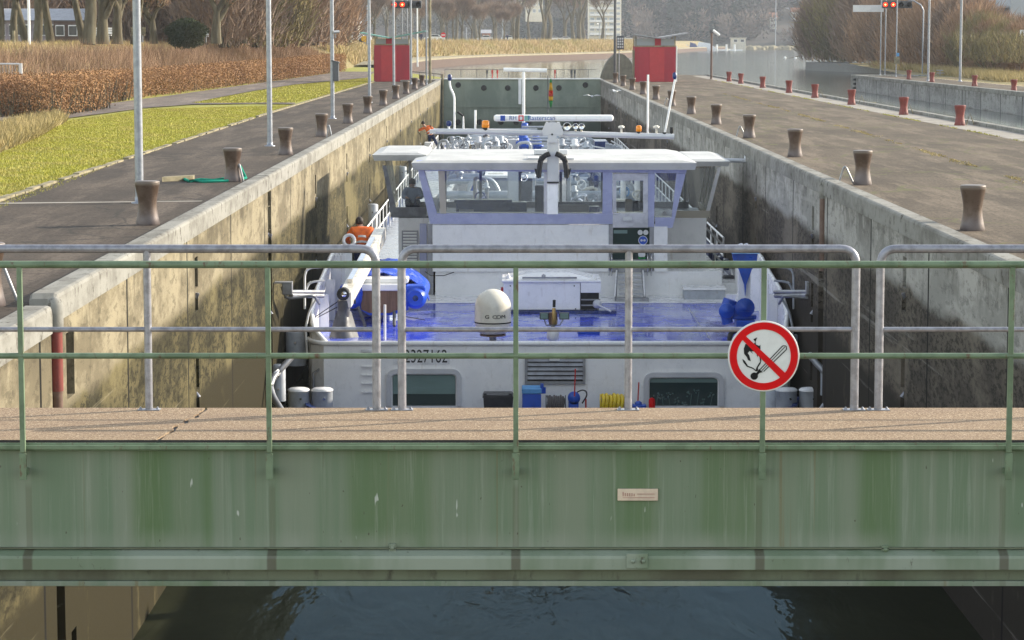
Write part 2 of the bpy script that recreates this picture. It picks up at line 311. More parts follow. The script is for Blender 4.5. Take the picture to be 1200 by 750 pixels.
c = mix(t, remap(t, noise(t, 110, detail=2), 0.57, 0.66, 0, 0.8), c, (0.75, 0.62, 0.45))
c = mix(t, remap(t, noise(t, 1.7, (1, 2, 1), 5), 0.45, 0.7, 0, 0.35), c, (0.20, 0.14, 0.10))
setc(t, b, c); b.inputs['Roughness'].default_value = 0.9; b.inputs['Specular IOR Level'].default_value = 0.2; bump(t, b, noise(t, 85, detail=3), 0.6, 0.004); M['walk_deck'] = m
m, t, b = new_mat('ship_deck')
c = mix(t, remap(t, noise(t, 0.9, detail=6, rough=0.7), 0.45, 0.62), (0.05, 0.085, 0.60), (0.26, 0.31, 0.62))
c = mix(t, remap(t, noise(t, 2.2, (1, 0.5, 1), 6, 0.7), 0.55, 0.7, 0, 0.6), c, (0.52, 0.54, 0.62))
setc(t, b, c); t.links.new(remap(t, noise(t, 1.3, (1, 0.6, 1)), 0.4, 0.6, 0.06, 0.22), b.inputs['Roughness'])
bump(t, b, noise(t, 1.5, detail=3), 0.15, 0.02); M['ship_deck'] = m
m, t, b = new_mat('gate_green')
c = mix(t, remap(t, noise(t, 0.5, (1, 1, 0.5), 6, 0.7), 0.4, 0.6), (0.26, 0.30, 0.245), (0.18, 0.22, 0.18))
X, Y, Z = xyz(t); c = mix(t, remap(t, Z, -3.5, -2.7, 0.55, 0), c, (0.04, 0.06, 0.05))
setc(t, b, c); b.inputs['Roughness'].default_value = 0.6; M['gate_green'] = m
m, t, b = new_mat('bollard_paint'); s_ = xyz(t, False)[2]
c = mix(t, remap(t, noise(t, 4.3, detail=8, rough=.75), 0.42, 0.58), (0.068, 0.040, 0.026), (0.10, 0.066, 0.048))
lf = remap(t, math_(t, 'ADD', s_, math_(t, 'MULTIPLY', noise(t, 3.1, (1, 1, .5)), 0.5)), 0.36, 0.58)
c = mix(t, lf, (0.125, 0.10, 0.095), c)
c = mix(t, remap(t, s_, 0.66, 0.70), c, (0.15, 0.12, 0.10))
setc(t, b, c); b.inputs['Roughness'].default_value = 0.45; b.inputs['Metallic'].default_value = 0.25; M['bollard_paint'] = m

# ---------------------------------------------------------------- mesh builder
class MB:
    def __init__(s): s.v = []; s.f = []; s.sm = []
    def add(s, vs, fs, smooth=False):
        o = len(s.v); s.v += [tuple(p) for p in vs]; s.f += [tuple(i + o for i in f) for f in fs]; s.sm += [smooth] * len(fs); return s
    def box(s, a, b, bev=0.0):
        x0, x1 = sorted((a[0], b[0])); y0, y1 = sorted((a[1], b[1])); z0, z1 = sorted((a[2], b[2]))
        if bev > 0:
            bev = min(bev, (x1 - x0) * .45, (y1 - y0) * .45, (z1 - z0) * .45)
            bm = bmesh.new(); bmesh.ops.create_cube(bm, size=1)
            for q in bm.verts: q.co = Vector(((x0 + x1) / 2 + q.co.x * (x1 - x0), (y0 + y1) / 2 + q.co.y * (y1 - y0), (z0 + z1) / 2 + q.co.z * (z1 - z0)))
            bmesh.ops.bevel(bm, geom=bm.edges[:], offset=bev, segments=2, affect='EDGES', profile=0.5)
            bm.verts.index_update(); s.add([q.co for q in bm.verts], [[q.index for q in f.verts] for f in bm.faces]); bm.free(); return s
        vs = [(x, y, z) for z in (z0, z1) for y in (y0, y1) for x in (x0, x1)]
        return s.add(vs, [(0, 2, 3, 1), (4, 5, 7, 6), (0, 1, 5, 4), (2, 6, 7, 3), (0, 4, 6, 2), (1, 3, 7, 5)])
    def tube(s, pts, r, n=8, cap=True, smooth=True):
        pts = [Vector(p) for p in pts]; k = len(pts); rs = r if isinstance(r, (list, tuple)) else [r] * k
        vs = []; fs = []; ref = None
        for i, p in enumerate(pts):
            d = (pts[min(i + 1, k - 1)] - pts[max(i - 1, 0)]).normalized()
            if ref is None: ref = d.orthogonal().normalized()
            a = ref - d * ref.dot(d)
            if a.length < 1e-4: a = d.orthogonal()
            a.normalize(); ref = a; bb = d.cross(a).normalized()
            for j in range(n):
                th = 2 * math.pi * j / n; vs.append(p + (a * math.cos(th) + bb * math.sin(th)) * rs[i])
        for i in range(k - 1):
            for j in range(n):
                j2 = (j + 1) % n; fs.append((i * n + j, i * n + j2, (i + 1) * n + j2, (i + 1) * n + j))
        s.add(vs, fs, smooth)
        if cap: s.add(vs[:n], [tuple(range(n))[::-1]]); s.add(vs[-n:], [tuple(range(n))])
        return s
    def lathe(s, c, prof, n=20, axis='z', smooth=True, cap=True):
        vs = []; fs = []; c = Vector(c)
        for (r, h) in prof:
            for j in range(n):
                th = 2 * math.pi * j / n; x, y = r * math.cos(th), r * math.sin(th)
                vs.append(c + (Vector((x, y, h)) if axis == 'z' else Vector((x, h, y)) if axis == 'y' else Vector((h, x, y))))
        for i in range(len(prof) - 1):
            for j in range(n):
                j2 = (j + 1) % n; fs.append((i * n + j, i * n + j2, (i + 1) * n + j2, (i + 1) * n + j))
        s.add(vs, fs, smooth)
        if cap: s.add(vs[:n], [tuple(range(n))[::-1]]); s.add(vs[-n:], [tuple(range(n))])
        return s
    def prism(s, pts, d):
        """closed outline pts pushed along vector d"""
        k = len(pts); d = Vector(d); vs = [Vector(p) for p in pts] + [Vector(p) + d for p in pts]
        fs = [tuple(range(k))[::-1], tuple(range(k, 2 * k))] + [(i, (i + 1) % k, (i + 1) % k + k, i + k) for i in range(k)]
        return s.add(vs, fs)
    def quad(s, *p): return s.add(p, [tuple(range(len(p)))])
    def build(s, name, mat, parent=None, loc=None):
        me = bpy.data.meshes.new(name); o = Vector((0, 0, 0))
        if parent is not None:
            q = parent
            while q is not None: o += Vector(q.location); q = q.parent
        elif loc is not None: o = Vector(loc)
        me.from_pydata([(v[0] - o.x, v[1] - o.y, v[2] - o.z) for v in s.v], [], s.f)
        me.polygons.foreach_set('use_smooth', s.sm); me.update()
        bm = bmesh.new(); bm.from_mesh(me); bmesh.ops.recalc_face_normals(bm, faces=bm.faces); bm.to_mesh(me); bm.free()
        if isinstance(mat, str): mat = MATS[mat]
        me.materials.append(mat)
        ob = bpy.data.objects.new(name, me); COL.objects.link(ob)
        if parent is not None: ob.parent = parent
        elif loc is not None: ob.location = loc
        return ob
def npmesh(name, V, F, mat, parent=None):
    me = bpy.data.meshes.new(name); V = np.asarray(V, dtype=np.float32); F = np.asarray(F, dtype=np.int32); k = F.shape[1]
    if parent is not None: V = V - np.array(parent.location, dtype=np.float32)
    me.vertices.add(len(V)); me.vertices.foreach_set('co', V.ravel())
    me.loops.add(F.size); me.loops.foreach_set('vertex_index', F.ravel())
    me.polygons.add(len(F)); me.polygons.foreach_set('loop_start', np.arange(0, F.size, k, dtype=np.int32)); me.polygons.foreach_set('loop_total', np.full(len(F), k, dtype=np.int32))
    me.update(calc_edges=True); me.materials.append(MATS[mat])
    ob = bpy.data.objects.new(name, me); COL.objects.link(ob)
    if parent is not None: ob.parent = parent
    return ob
def slivers(C, D, L, W):
    """thin triangles: base at C, pointing along D (n,3), length L, width W"""
    n = len(C); D = D / np.linalg.norm(D, axis=1, keepdims=True)
    rnd = rng.normal(size=(n, 3)); S = np.cross(D, rnd); S /= np.linalg.norm(S, axis=1, keepdims=True) + 1e-9
    L = np.broadcast_to(L, n)[:, None]; W = np.broadcast_to(W, n)[:, None]
    V = np.empty((n, 3, 3)); V[:, 0] = C - S * W / 2; V[:, 1] = C + S * W / 2; V[:, 2] = C + D * L
    return V.reshape(-1, 3), np.arange(3 * n).reshape(n, 3)
def thing(name, label, cat, loc=(0, 0, 0), group=None, kind=None):
    o = bpy.data.objects.new(name, None); o.empty_display_size = 0.2; COL.objects.link(o); o.location = loc
    return tag(o, label, cat, group, kind)
def tag(o, label=None, cat=None, group=None, kind=None):
    if label: o['label'] = label
    if cat: o['category'] = cat
    if group: o['group'] = group
    if kind: o['kind'] = kind
    return o
def struct(o, label=None, cat=None): o['kind'] = 'structure'; return tag(o, label, cat)
def dup(root, loc, label=None, rotz=None, scale=None, group=None):
    r = root.copy(); COL.objects.link(r); r.location = loc
    if label: r['label'] = label
    if group: r['group'] = group
    if rotz is not None: r.rotation_euler = (0, 0, rotz)
    if scale is not None: r.scale = (scale, scale, scale) if isinstance(scale, (int, float)) else scale
    for ch in list(root.children):
        c = ch.copy(); COL.objects.link(c); c.parent = r
        for g_ in list(ch.children):
            d = g_.copy(); COL.objects.link(d); d.parent = c
    return r
def text(name, body, size, mat, loc, parent=None, rot=(math.pi / 2, 0, 0), ext=0.002, align='CENTER', sx=1.0):
    cu = bpy.data.curves.new(name, 'FONT'); cu.body = body; cu.size = size; cu.extrude = ext; cu.align_x = align; cu.align_y = 'CENTER'
    tmp = bpy.data.objects.new('tmp', cu); COL.objects.link(tmp)
    dg = bpy.context.evaluated_depsgraph_get(); dg.update(); me = bpy.data.meshes.new_from_object(tmp.evaluated_get(dg)); bpy.data.objects.remove(tmp)
    Mx = Matrix.Translation(Vector(loc)) @ Matrix.Rotation(rot[2], 4, 'Z') @ Matrix.Rotation(rot[0], 4, 'X') @ Matrix.Diagonal((sx, 1, 1, 1))
    me.transform(Mx)
    if parent is not None:
        o = Vector((0, 0, 0)); q = parent
        while q is not None: o += Vector(q.location); q = q.parent
        me.transform(Matrix.Translation(-o))
    me.materials.clear(); me.materials.append(MATS[mat]); ob = bpy.data.objects.new(name, me); COL.objects.link(ob)
    if parent is not None: ob.parent = parent
    return ob
def arc(c, r, a0, a1, n, f): return [f(c, r, a0 + (a1 - a0) * i / n) for i in range(n + 1)]
def rounded(pts, r, n=5):
    """polyline with its inner corners rounded to radius r"""
    pts = [Vector(p) for p in pts]; out = [pts[0]]
    for i in range(1, len(pts) - 1):
        a, b_, c_ = pts[i - 1], pts[i], pts[i + 1]; u = (a - b_).normalized(); v_ = (c_ - b_).normalized()
        p0 = b_ + u * r; p1 = b_ + v_ * r
        for k in range(n + 1):
            s_ = k / n; out.append(p0 * (1 - s_) ** 2 + b_ * 2 * s_ * (1 - s_) + p1 * s_ * s_)
    out.append(pts[-1]); return out
# ================================================================ SETTING
XL, XR = -5.35, 6.65            # inner faces of the lock chamber
WZ = -5.46                      # water in the emptied chamber
LZ = -1.4                       # water of the lake
QZ = -0.15                      # quay surface
def sheet(name, pts, z, mat, lab=None, thick=None):
    b_ = MB(); P_ = [(p[0], p[1], z) for p in pts]
    if thick: b_.prism([(p[0], p[1], z - thick) for p in pts], (0, 0, thick))
    else: b_.quad(*P_)
    return struct(b_.build(name, mat), lab)
def wall_sheet(X, y0, y1, z0, z1, holes, depth, mat, name, label):
    """vertical wall face at X with real recesses (y0,y1,z0,z1) going 'depth' into the wall (sign gives the way)"""
    ys = sorted({y0, y1, *[h[0] for h in holes], *[h[1] for h in holes]}); zs = sorted({z0, z1, *[h[2] for h in holes], *[h[3] for h in holes]})
    b_ = MB(); D = X + depth
    inside = lambda y, z: any(h[0] < y < h[1] and h[2] < z < h[3] for h in holes)
    for i in range(len(ys) - 1):
        for j in range(len(zs) - 1):
            if not inside((ys[i] + ys[i + 1]) / 2, (zs[j] + zs[j + 1]) / 2):
                b_.quad((X, ys[i], zs[j]), (X, ys[i + 1], zs[j]), (X, ys[i + 1], zs[j + 1]), (X, ys[i], zs[j + 1]))
    for (a, b2, c_, d) in holes:
        b_.quad((X, a, c_), (D, a, c_), (D, a, d), (X, a, d)); b_.quad((X, b2, c_), (D, b2, c_), (D, b2, d), (X, b2, d))
        b_.quad((X, a, c_), (D, a, c_), (D, b2, c_), (X, b2, c_)); b_.quad((X, a, d), (D, a, d), (D, b2, d), (X, b2, d))
        b_.quad((D, a, c_), (D, b2, c_), (D, b2, d), (D, a, d))
    # top and back make it a solid wall
    s_ = 1 if depth > 0 else -1; B_ = X + s_ * 0.6
    b_.quad((X, y0, z1), (X, y1, z1), (B_, y1, z1), (B_, y0, z1)); b_.quad((X, y0, z0), (B_, y0, z0), (B_, y0, z1), (X, y0, z1)); b_.quad((X, y1, z0), (B_, y1, z0), (B_, y1, z1), (X, y1, z1))
    o = b_.build(name, mat); return tag(o, label, 'wall')
gl, gr = 29.55, 54.6
BY = [29.9 + 13.25 * k for k in range(13)]      # bollard rows
def niches(first, n=12):
    h = []
    for k in range(first, n):
        y = BY[k] - 0.15
        for (a, c_) in ((-1.22, -0.70), (-1.62, -1.38), (-2.95, -2.40), (-3.30, -3.08), (-4.6, -4.1)):
            h.append((y, y + 0.42, a, c_))
    return h
holesL = niches(1) + [(gl, gl + 0.55, -6.5, -0.36), (gl + 0.95, gl + 1.5, -1.35, -0.55), (gl + .95, gl + 1.3, -4.9, -4.2), (56.0, 56.8, -6.5, -0.36), (108, 108.2, -6.5, -.36), (150, 150.2, -6.5, -.36)]
holesR = niches(1) + [(54.4, 55.3, -6.5, -0.36), (108, 108.2, -6.5, -.36), (150, 150.2, -6.5, -.36)]
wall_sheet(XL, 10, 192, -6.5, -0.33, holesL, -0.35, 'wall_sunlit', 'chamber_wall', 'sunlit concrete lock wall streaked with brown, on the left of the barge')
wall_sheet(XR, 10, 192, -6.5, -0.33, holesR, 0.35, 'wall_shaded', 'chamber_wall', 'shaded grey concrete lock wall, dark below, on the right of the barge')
def hook_things():
    for k in range(1, 12):
        for X, s_ in ((XL, 1), (XR, -1)):
            y = BY[k] - 0.07
            b_ = MB()
            b_.tube([(X - s_ * .3, y, -1.3), (X - s_ * .02, y, -1.31), (X + s_ * .02, y, -1.38), (X + s_ * .03, y, -1.30)], .04, 6)
            b_.tube([(X - s_ * .3, y, -3.02), (X + s_ * .0, y, -3.02), (X + s_ * .03, y, -3.08)], .04, 6)
            o = b_.build('mooring_hook', 'galvanised', loc=(X, y, -1.3))
            tag(o, ('mooring hooks in the sunlit left lock wall below the %s bollard' if s_ > 0 else 'mooring hooks in the shaded right lock wall below the %s bollard') % ORD[k], 'hook', 'mooring hooks set in the lock walls')
ORD = ['first', 'second', 'third', 'fourth', 'fifth', 'sixth', 'seventh', 'eighth', 'ninth', 'tenth', 'eleventh', 'twelfth', 'thirteenth']
hook_things()
# coping kerbs : a rounded light strip along each wall, in segments with open joints
def coping(X, s_, y0, y1, ztop, mat, label):
    b_ = MB(); w_ = 0.30; prof = [(0.03, -.33), (0.03, -.05), (0.015, -.015), (-0.02, 0.0), (-w_ + .03, 0.0), (-w_, -.03), (-w_, -.33)]
    Ls = []
    for (yy, sh) in ((y0, .06), (y0 + .08, 0), (y1 - .08, 0), (y1, .06)):
        Ls.append([(X + s_ * (px_ if sh == 0 else px_ * (0.75 if px_ > -.1 else 1)), yy, ztop + (pz - (sh if pz > -.2 else 0))) for px_, pz in prof])
    n = len(prof)
    vs = [p for l_ in Ls for p in l_]; fs = []
    for i in range(3):
        for j in range(n): fs.append((i * n + j, i * n + (j + 1) % n, (i + 1) * n + (j + 1) % n, (i + 1) * n + j))
    fs.append(tuple(range(n))); fs.append(tuple(range(3 * n, 4 * n))); b_.add(vs, fs)
    o = b_.build('coping_kerb', mat, loc=(X, y0, ztop)); tag(o, label, 'kerb', 'concrete coping kerbs along the lock walls')
cl = [(10, 29.5, -0.10, 'near end'), (29.8, 56.05, 0, 'stretch beside the barge stern'), (56.1, 108, 0, 'stretch from the wheelhouse on'), (108.05, 150, 0, 'stretch beside the front tanks'), (150.05, 192, 0, 'far end by the gate')]
for (a, b2, z_, n_) in cl: coping(XL, 1, a, b2, z_, 'coping_stone', 'pale worn kerb topping the left lock wall, ' + n_)
cr = [(10, 54.45, 0, 'stretch nearest the walkway'), (54.5, 108, 0, 'stretch from the wheelhouse on'), (108.05, 150, 0, 'stretch beside the front tanks'), (150.05, 192, 0, 'far end by the gate')]
for (a, b2, z_, n_) in cr: coping(XR, -1, a, b2, z_, 'coping_stone', 'pale worn kerb topping the right lock wall, ' + n_)
# red and steel guard posts in the big grooves
def guard(X, y, s_, zr0, zr1, label):
    r_ = thing('guard_post', label, 'guard post', (X, y, -.3))
    MB().lathe((X, y, 0), [(0.02, -.02), (.08, -.05), (.1, -.12), (.1, zr0)], 14).build('cap', 'coping_stone', r_)
    MB().lathe((X, y, 0), [(.085, zr0), (.085, zr1)], 14).build('red_sleeve', 'red_bollard' if s_ > 0 else 'bollard_rust', r_)
    MB().lathe((X, y, 0), [(.075, zr1), (.075, zr1 - .35)], 14).build('post', 'bollard_rust', r_)
guard(XL + .03, 29.62, 1, -.42, -1.12, 'red painted steel guard post in the groove of the left lock wall')
guard(XR - .01, 54.47, -1, -.40, -1.6, 'faded red guard post in the groove of the right lock wall')

# --- water
def wgrid(name, x0, x1, y0, y1, z, mat): return sheet(name, [(x0, y0), (x1, y0), (x1, y1), (x0, y1)], z, mat)
wgrid('chamber_water', XL - .4, XR + .4, 6, 196, WZ, 'chamber_water')
sheet('lake_water', [(-60, 196.5), (17.1, 196.5), (17.1, 150), (17.1, 40), (29.6, 40), (29.6, 215), (60, 360), (900, 800), (900, 3000), (-500, 3000), (-500, 300)], LZ, 'lake_water')
sheet('chamber_floor', [(-30, -5), (40, -5), (40, 30), (-30, 30)], -6.6, 'bank_earth')

# --- quays : solid slabs so that the walls have ground behind them
sheet('quay_left', [(-10.0, 5), (XL - .30, 5), (XL - .30, 199), (-10.3, 199), (-10.35, 120), (-10.2, 85)], QZ, 'asphalt_left', thick=4)
sheet('quay_island', [(XR + .30, 5), (17.0, 5), (17.0, 226), (15.6, 232), (12, 232), (8.5, 224), (XR + .30, 205)], QZ, 'asphalt_island', thick=5)
b_ = MB(); b_.box((XR + .3, 199, -6), (XR + .6, 205, QZ)); struct(b_.build('quay_edge', 'coping_stone'))
sheet('quay_strip_island', [(15.7, 5), (16.98, 5), (16.98, 224), (15.7, 224)], QZ + .004, 'quay_strip')
# raised outer kerb of the island
b_ = MB(); b_.box((16.98, 5, -2.2), (17.28, 62.0, -.02), .03); b_.box((16.98, 62.3, -2.2), (17.28, 90, -.02), .03); b_.box((16.98, 90.2, -2.2), (17.28, 225, -.02), .03)
tag(b_.build('outer_kerb', 'coping_stone'), 'low pale kerb along the outer edge of the island quay behind the red bollards', 'kerb')
# weeds growing in the joints of the island paving
def weed_line(name, pts, n, wd, h, mat, label, cat='weeds'):
    P_ = np.array(pts, float); seg = rng.integers(0, len(P_) - 1, n); u = rng.random(n)[:, None]
    C = P_[seg] * (1 - u) + P_[seg + 1] * u; kp_ = (np.sin(C[:, 1] * .9) + np.sin(C[:, 1] * .37 + 1) + np.sin(C[:, 1] * 2.3) * .7 + rng.normal(size=n) * .5) > .2; C = C[kp_]; n = len(C); C[:, 0] += rng.normal(size=n) * wd * (0.4 + 0.6 * np.sin(C[:, 1] * .7) ** 2); C[:, 1] += rng.normal(size=n) * .1
    D = rng.normal(size=(n, 3)) * .6; D[:, 2] = 1
    V, F = slivers(C, D, h * rng.uniform(.4, 1.2, n), .03); o = npmesh(name, V, F, mat); return tag(o, label, cat, kind='stuff')
weed_line('joint_weeds', [(10.6, 36, QZ), (11.3, 57, QZ), (11.7, 80, QZ), (12.1, 110, QZ), (12.3, 150, QZ)], 6000, .10, .05, 'dry_grass', 'pale dry weeds in the long paving joint of the island quay')
weed_line('edge_weeds', [(15.5, 60, QZ), (15.7, 77, QZ), (15.6, 110, QZ), (15.65, 152, QZ), (15.7, 200, QZ)], 5000, .06, .06, 'grass_blade', 'green weeds along the strip beside the red bollards')
sheet('joint_band', [(-10.1, 48.6), (-6.0, 49.4), (-6.0, 49.65), (-10.1, 48.95)], QZ + .004, 'quay_strip')
sheet('tar_patch', [(-9.3, 38.2), (-8.6, 38.1), (-8.5, 38.9), (-9.2, 39.0)], QZ + .004, 'path_grey')
# --- left grounds: lawn, paths
def gz(pts, z=QZ): return [tuple(onz(px_, py_, z))[:2] for px_, py_ in pts]
sheet('ground_left', [(-10.0, 5), (-10.2, 85), (-10.35, 120), (-10.3, 199), (-5.7, 199), (-5.7, 215), (-17, 300), (-16, 400), (-120, 600), (-400, 600), (-400, 5)], QZ - .03, 'lawn', thick=None)
sheet('path_left', gz([(-60, 178), (20, 147), (75, 139), (130, 132), (170, 126.5), (225, 122.5), (300, 121.5), (346, 122), (346, 120.5), (225, 120.8), (262, 113), (300, 106), (345, 99), (430, 91), (440, 84), (400, 84), (300, 98), (200, 112), (130, 121), (85, 124), (60, 128), (-60, 140)]), QZ + .012, 'path_grey')
b_ = MB(); kp = [(-10.0, 30), (-9.95, 48), (-10.05, 60), (-10.2, 85), (-10.3, 102)]
for i in range(4):
    (x0, y0), (x1, y1) = kp[i], kp[i + 1]; n = int((y1 - y0) / 1.0)
    for k in range(n):
        if random.random() < .03: continue
        u0, u1 = k / n, (k + .985) / n; j = random.uniform(-.025, .025)
        a = (x0 + (x1 - x0) * u0 + j, y0 + (y1 - y0) * u0); c_ = (x0 + (x1 - x0) * u1 + j, y0 + (y1 - y0) * u1)
        b_.prism([(a[0] - .07, a[1], QZ - .1), (a[0] + .08, a[1], QZ - .1), (c_[0] + .08, c_[1], QZ - .1), (c_[0] - .07, c_[1], QZ - .1)], (0, 0, .13 + random.uniform(0, .03)))
for k in range(90):
    y0 = 104 + k; b_.box((-10.4, y0, QZ - .1), (-10.26, y0 + .93, QZ + .05))
tag(b_.build('lawn_kerb', 'kerb_stone'), 'broken pale stone edging between the lawn and the left quay', 'kerb')
# grass blades that give the lawn its nap
def in_poly(x, y, poly):
    ins = np.zeros(len(x), bool); n = len(poly)
    for i in range(n):
        x0, y0 = poly[i]; x1, y1 = poly[(i + 1) % n]
        c_ = ((y0 > y) != (y1 > y)) & (x < (x1 - x0) * (y - y0) / (y1 - y0 + 1e-9) + x0); ins ^= c_
    return ins
lawn1 = gz([(-10, 248), (60, 222), (150, 186), (298, 138), (344, 123), (180, 127), (80, 141), (40, 160), (-10, 185)]); lawn2 = gz([(222, 120.5), (265, 113), (345, 99.5), (432, 91.5), (438, 97), (400, 108), (345, 119.5)])
def blades(poly, n, h, mat, name, label, wd=.03):
    a = np.array(poly); x = rng.uniform(a[:, 0].min(), a[:, 0].max(), n * 3); y = rng.uniform(a[:, 1].min(), a[:, 1].max(), n * 3); k = in_poly(x, y, poly); x, y = x[k][:n], y[k][:n]
    C = np.stack([x, y, np.full(len(x), QZ - .03)], 1); D = rng.normal(size=(len(x), 3)) * .5; D[:, 2] = 1
    V, F = slivers(C, D, h * rng.uniform(.5, 1.3, len(x)), wd); return tag(npmesh(name, V, F, mat), label, 'grass', kind='stuff')
blades(lawn1, 90000, .065, 'grass_blade', 'lawn_grass', 'short yellow green grass of the lawn beside the left quay', .022)
blades(lawn2, 30000, .07, 'grass_blade', 'lawn_grass', 'short yellow green grass between the two paths before the red hut', .06)
blades(gz([(-20, 185), (40, 163), (78, 142), (70, 138), (20, 146), (-20, 156)]), 9000, .45, 'dry_grass', 'dry_tall_grass', 'tall straw coloured dry grass between the lawn and the near hedge', .05)
# --- bank with the far shore, as an extruded profile along the foot line
foot = [(-60, 40), (-30, 78), (-24.0, 100), (-21.3, 128), (-20.0, 160), (-18.6, 200), (-17.6, 250), (-18, 300), (-20, 350), (-19, 400), (-14, 460), (-5, 515), (8, 570), (22, 640), (36, 740), (48, 860), (64, 1000), (90, 1150)]
def bank_mesh(name, pts, offs, zs, mat, sub=3, nz=0.0):
    P_ = []
    for i in range(len(pts) - 1):
        for k in range(sub): u = k / sub; P_.append((pts[i][0] * (1 - u) + pts[i + 1][0] * u, pts[i][1] * (1 - u) + pts[i + 1][1] * u))
    P_.append(pts[-1]); P_ = np.array(P_); T = np.gradient(P_, axis=0); T /= np.linalg.norm(T, axis=1, keepdims=True); Nn = np.stack([-T[:, 1], T[:, 0]], 1)
    V = []; m_ = len(offs)
    for i in range(len(P_)):
        for j, (o_, z_) in enumerate(zip(offs, zs)):
            q = P_[i] + Nn[i] * o_ * (1 if o_ < 30 else 1); V.append((q[0], q[1], z_ + (rng.normal() * nz if 0 < j < m_ - 2 else 0)))
    F = [(i * m_ + j, i * m_ + j + 1, (i + 1) * m_ + j + 1, (i + 1) * m_ + j) for i in range(len(P_) - 1) for j in range(m_ - 1)]
    return struct(npmesh(name, V, F, mat)), P_, Nn
bank, BP, BN = bank_mesh('bank', foot, [0.05, .8, 2.0, 3.4, 5.0, 6.5, 9, 60, 400], [QZ - .4, .2, .9, 1.6, 2.15, 2.5, 2.62, 2.7, 3.2], 'bank_earth', 4, .06)
# stone edge and quay wall of the far shore (from 300 m on)
sh = [(p[0] + .6 * 0, p[1]) for p in foot[7:]]
b_, _, _ = bank_mesh('shore_wall', sh, [-6.2, -6.2, -5.9, -2.2, 0.3], [LZ - 1, -.12, .10, .12, .05], 'kerb_stone', 4, 0)
b_.name = 'shore_wall'; b_['label'] = 'pale stone edge of the far lake shore'
b_, _, _ = bank_mesh('shore_face', sh, [-6.35, -6.30], [LZ - 1, -.16], 'brown_wall', 4, 0); b_['label'] = 'dark sheet pile face of the far lake shore'
def bank_pts(n, y0, y1, o0, o1, bias=1.0):
    L = np.array([0] + list(np.cumsum(np.linalg.norm(np.diff(BP, axis=0), axis=1)))); ysel = BP[:, 1]
    u = rng.uniform(y0, y1, n); x = np.interp(u, ysel, BP[:, 0]); nx = np.interp(u, ysel, BN[:, 0]); ny = np.interp(u, ysel, BN[:, 1])
    o_ = o0 + (o1 - o0) * rng.random(n) ** bias; z_ = np.interp(o_, [0, .8, 2.0, 3.4, 5.0, 6.5, 9, 60], [QZ, .2, .9, 1.6, 2.15, 2.5, 2.62, 2.7])
    return np.stack([x + nx * o_, u + ny * o_, z_], 1)
def tuft(name, n, y0, y1, o0, o1, h, wd, mat, label, cat='grass', spread=.35):
    C = bank_pts(n, y0, y1, o0, o1); D = rng.normal(size=(n, 3)) * spread; D[:, 2] = 1
    V, F = slivers(C, D, h * rng.uniform(.4, 1.3, n), wd); return tag(npmesh(name, V, F, mat), label, cat, kind='stuff')
tuft('bank_grass', 30000, 80, 290, 1.5, 12, .35, .05, 'reed', 'rough tan and green grass on the bank above the hedge')
tuft('bank_scrub', 26000, 118, 270, .8, 4.6, 1.1, .03, 'twigs_red', 'reddish leafless scrub on the bank face', 'scrub')
tuft('shore_reeds', 26000, 300, 900, .4, 7, 1.0, .16, 'reed', 'tan reeds on the bank along the far shore')
# clipped beech hedges with dead brown leaves
def leafbox(n, y0, y1, o0, o1, h0, h1, size, mat, parent):
    C = bank_pts(n, y0, y1, o0, o1); base = QZ
    u = rng.random(n); C[:, 2] = base + (h0 + (h1 - h0) * (C[:, 1] - y0) / (y1 - y0)) * u ** .85 + rng.normal(size=n) * .06
    D = rng.normal(size=(n, 3)); V, F = slivers(C, D, size * rng.uniform(.6, 1.4, n), size * .75); return npmesh('leaves', V, F, mat, parent)
h_ = thing('beech_hedge', 'long clipped hedge with dead brown leaves at the foot of the bank', 'hedge', (-20.5, 150, QZ))
leafbox(110000, 127, 262, -.9, 1.2, 1.45, 1.7, .09, 'beech_leaf', h_)
C = bank_pts(1500, 127, 262, -.4, .8); C[:, 2] = QZ; D = rng.normal(size=(1500, 3)) * .25; D[:, 2] = 1; V, F = slivers(C, D, 1.45 * rng.uniform(.8, 1.05, 1500), .05); npmesh('stems', V, F, 'bark', h_)
def hedge_block(label, x0, x1, y0, y1, h, n):
    r_ = thing('beech_hedge', label, 'hedge', ((x0 + x1) / 2, (y0 + y1) / 2, QZ))
    C = np.stack([rng.uniform(x0, x1, n), rng.uniform(y0, y1, n), QZ + h * rng.random(n) ** .85], 1); C += rng.normal(size=(n, 3)) * .07
    V, F = slivers(C, rng.normal(size=(n, 3)), .09 * rng.uniform(.6, 1.4, n), .07); npmesh('leaves', V, F, 'beech_leaf', r_)
    k = n // 40; C = np.stack([rng.uniform(x0, x1, k), rng.uniform(y0, y1, k), np.full(k, QZ)], 1); D = rng.normal(size=(k, 3)) * .2; D[:, 2] = 1
    V, F = slivers(C, D, h * .95, .06); npmesh('stems', V, F, 'bark', r_)
hedge_block('near brown beech hedge block at the left edge below the footbridge rail', -26, -18.3, 104, 118, 1.55, 60000)
hedge_block('darker end of the brown hedge where the path turns into the bank', -22.4, -19.9, 124.6, 134, 1.5, 18000)
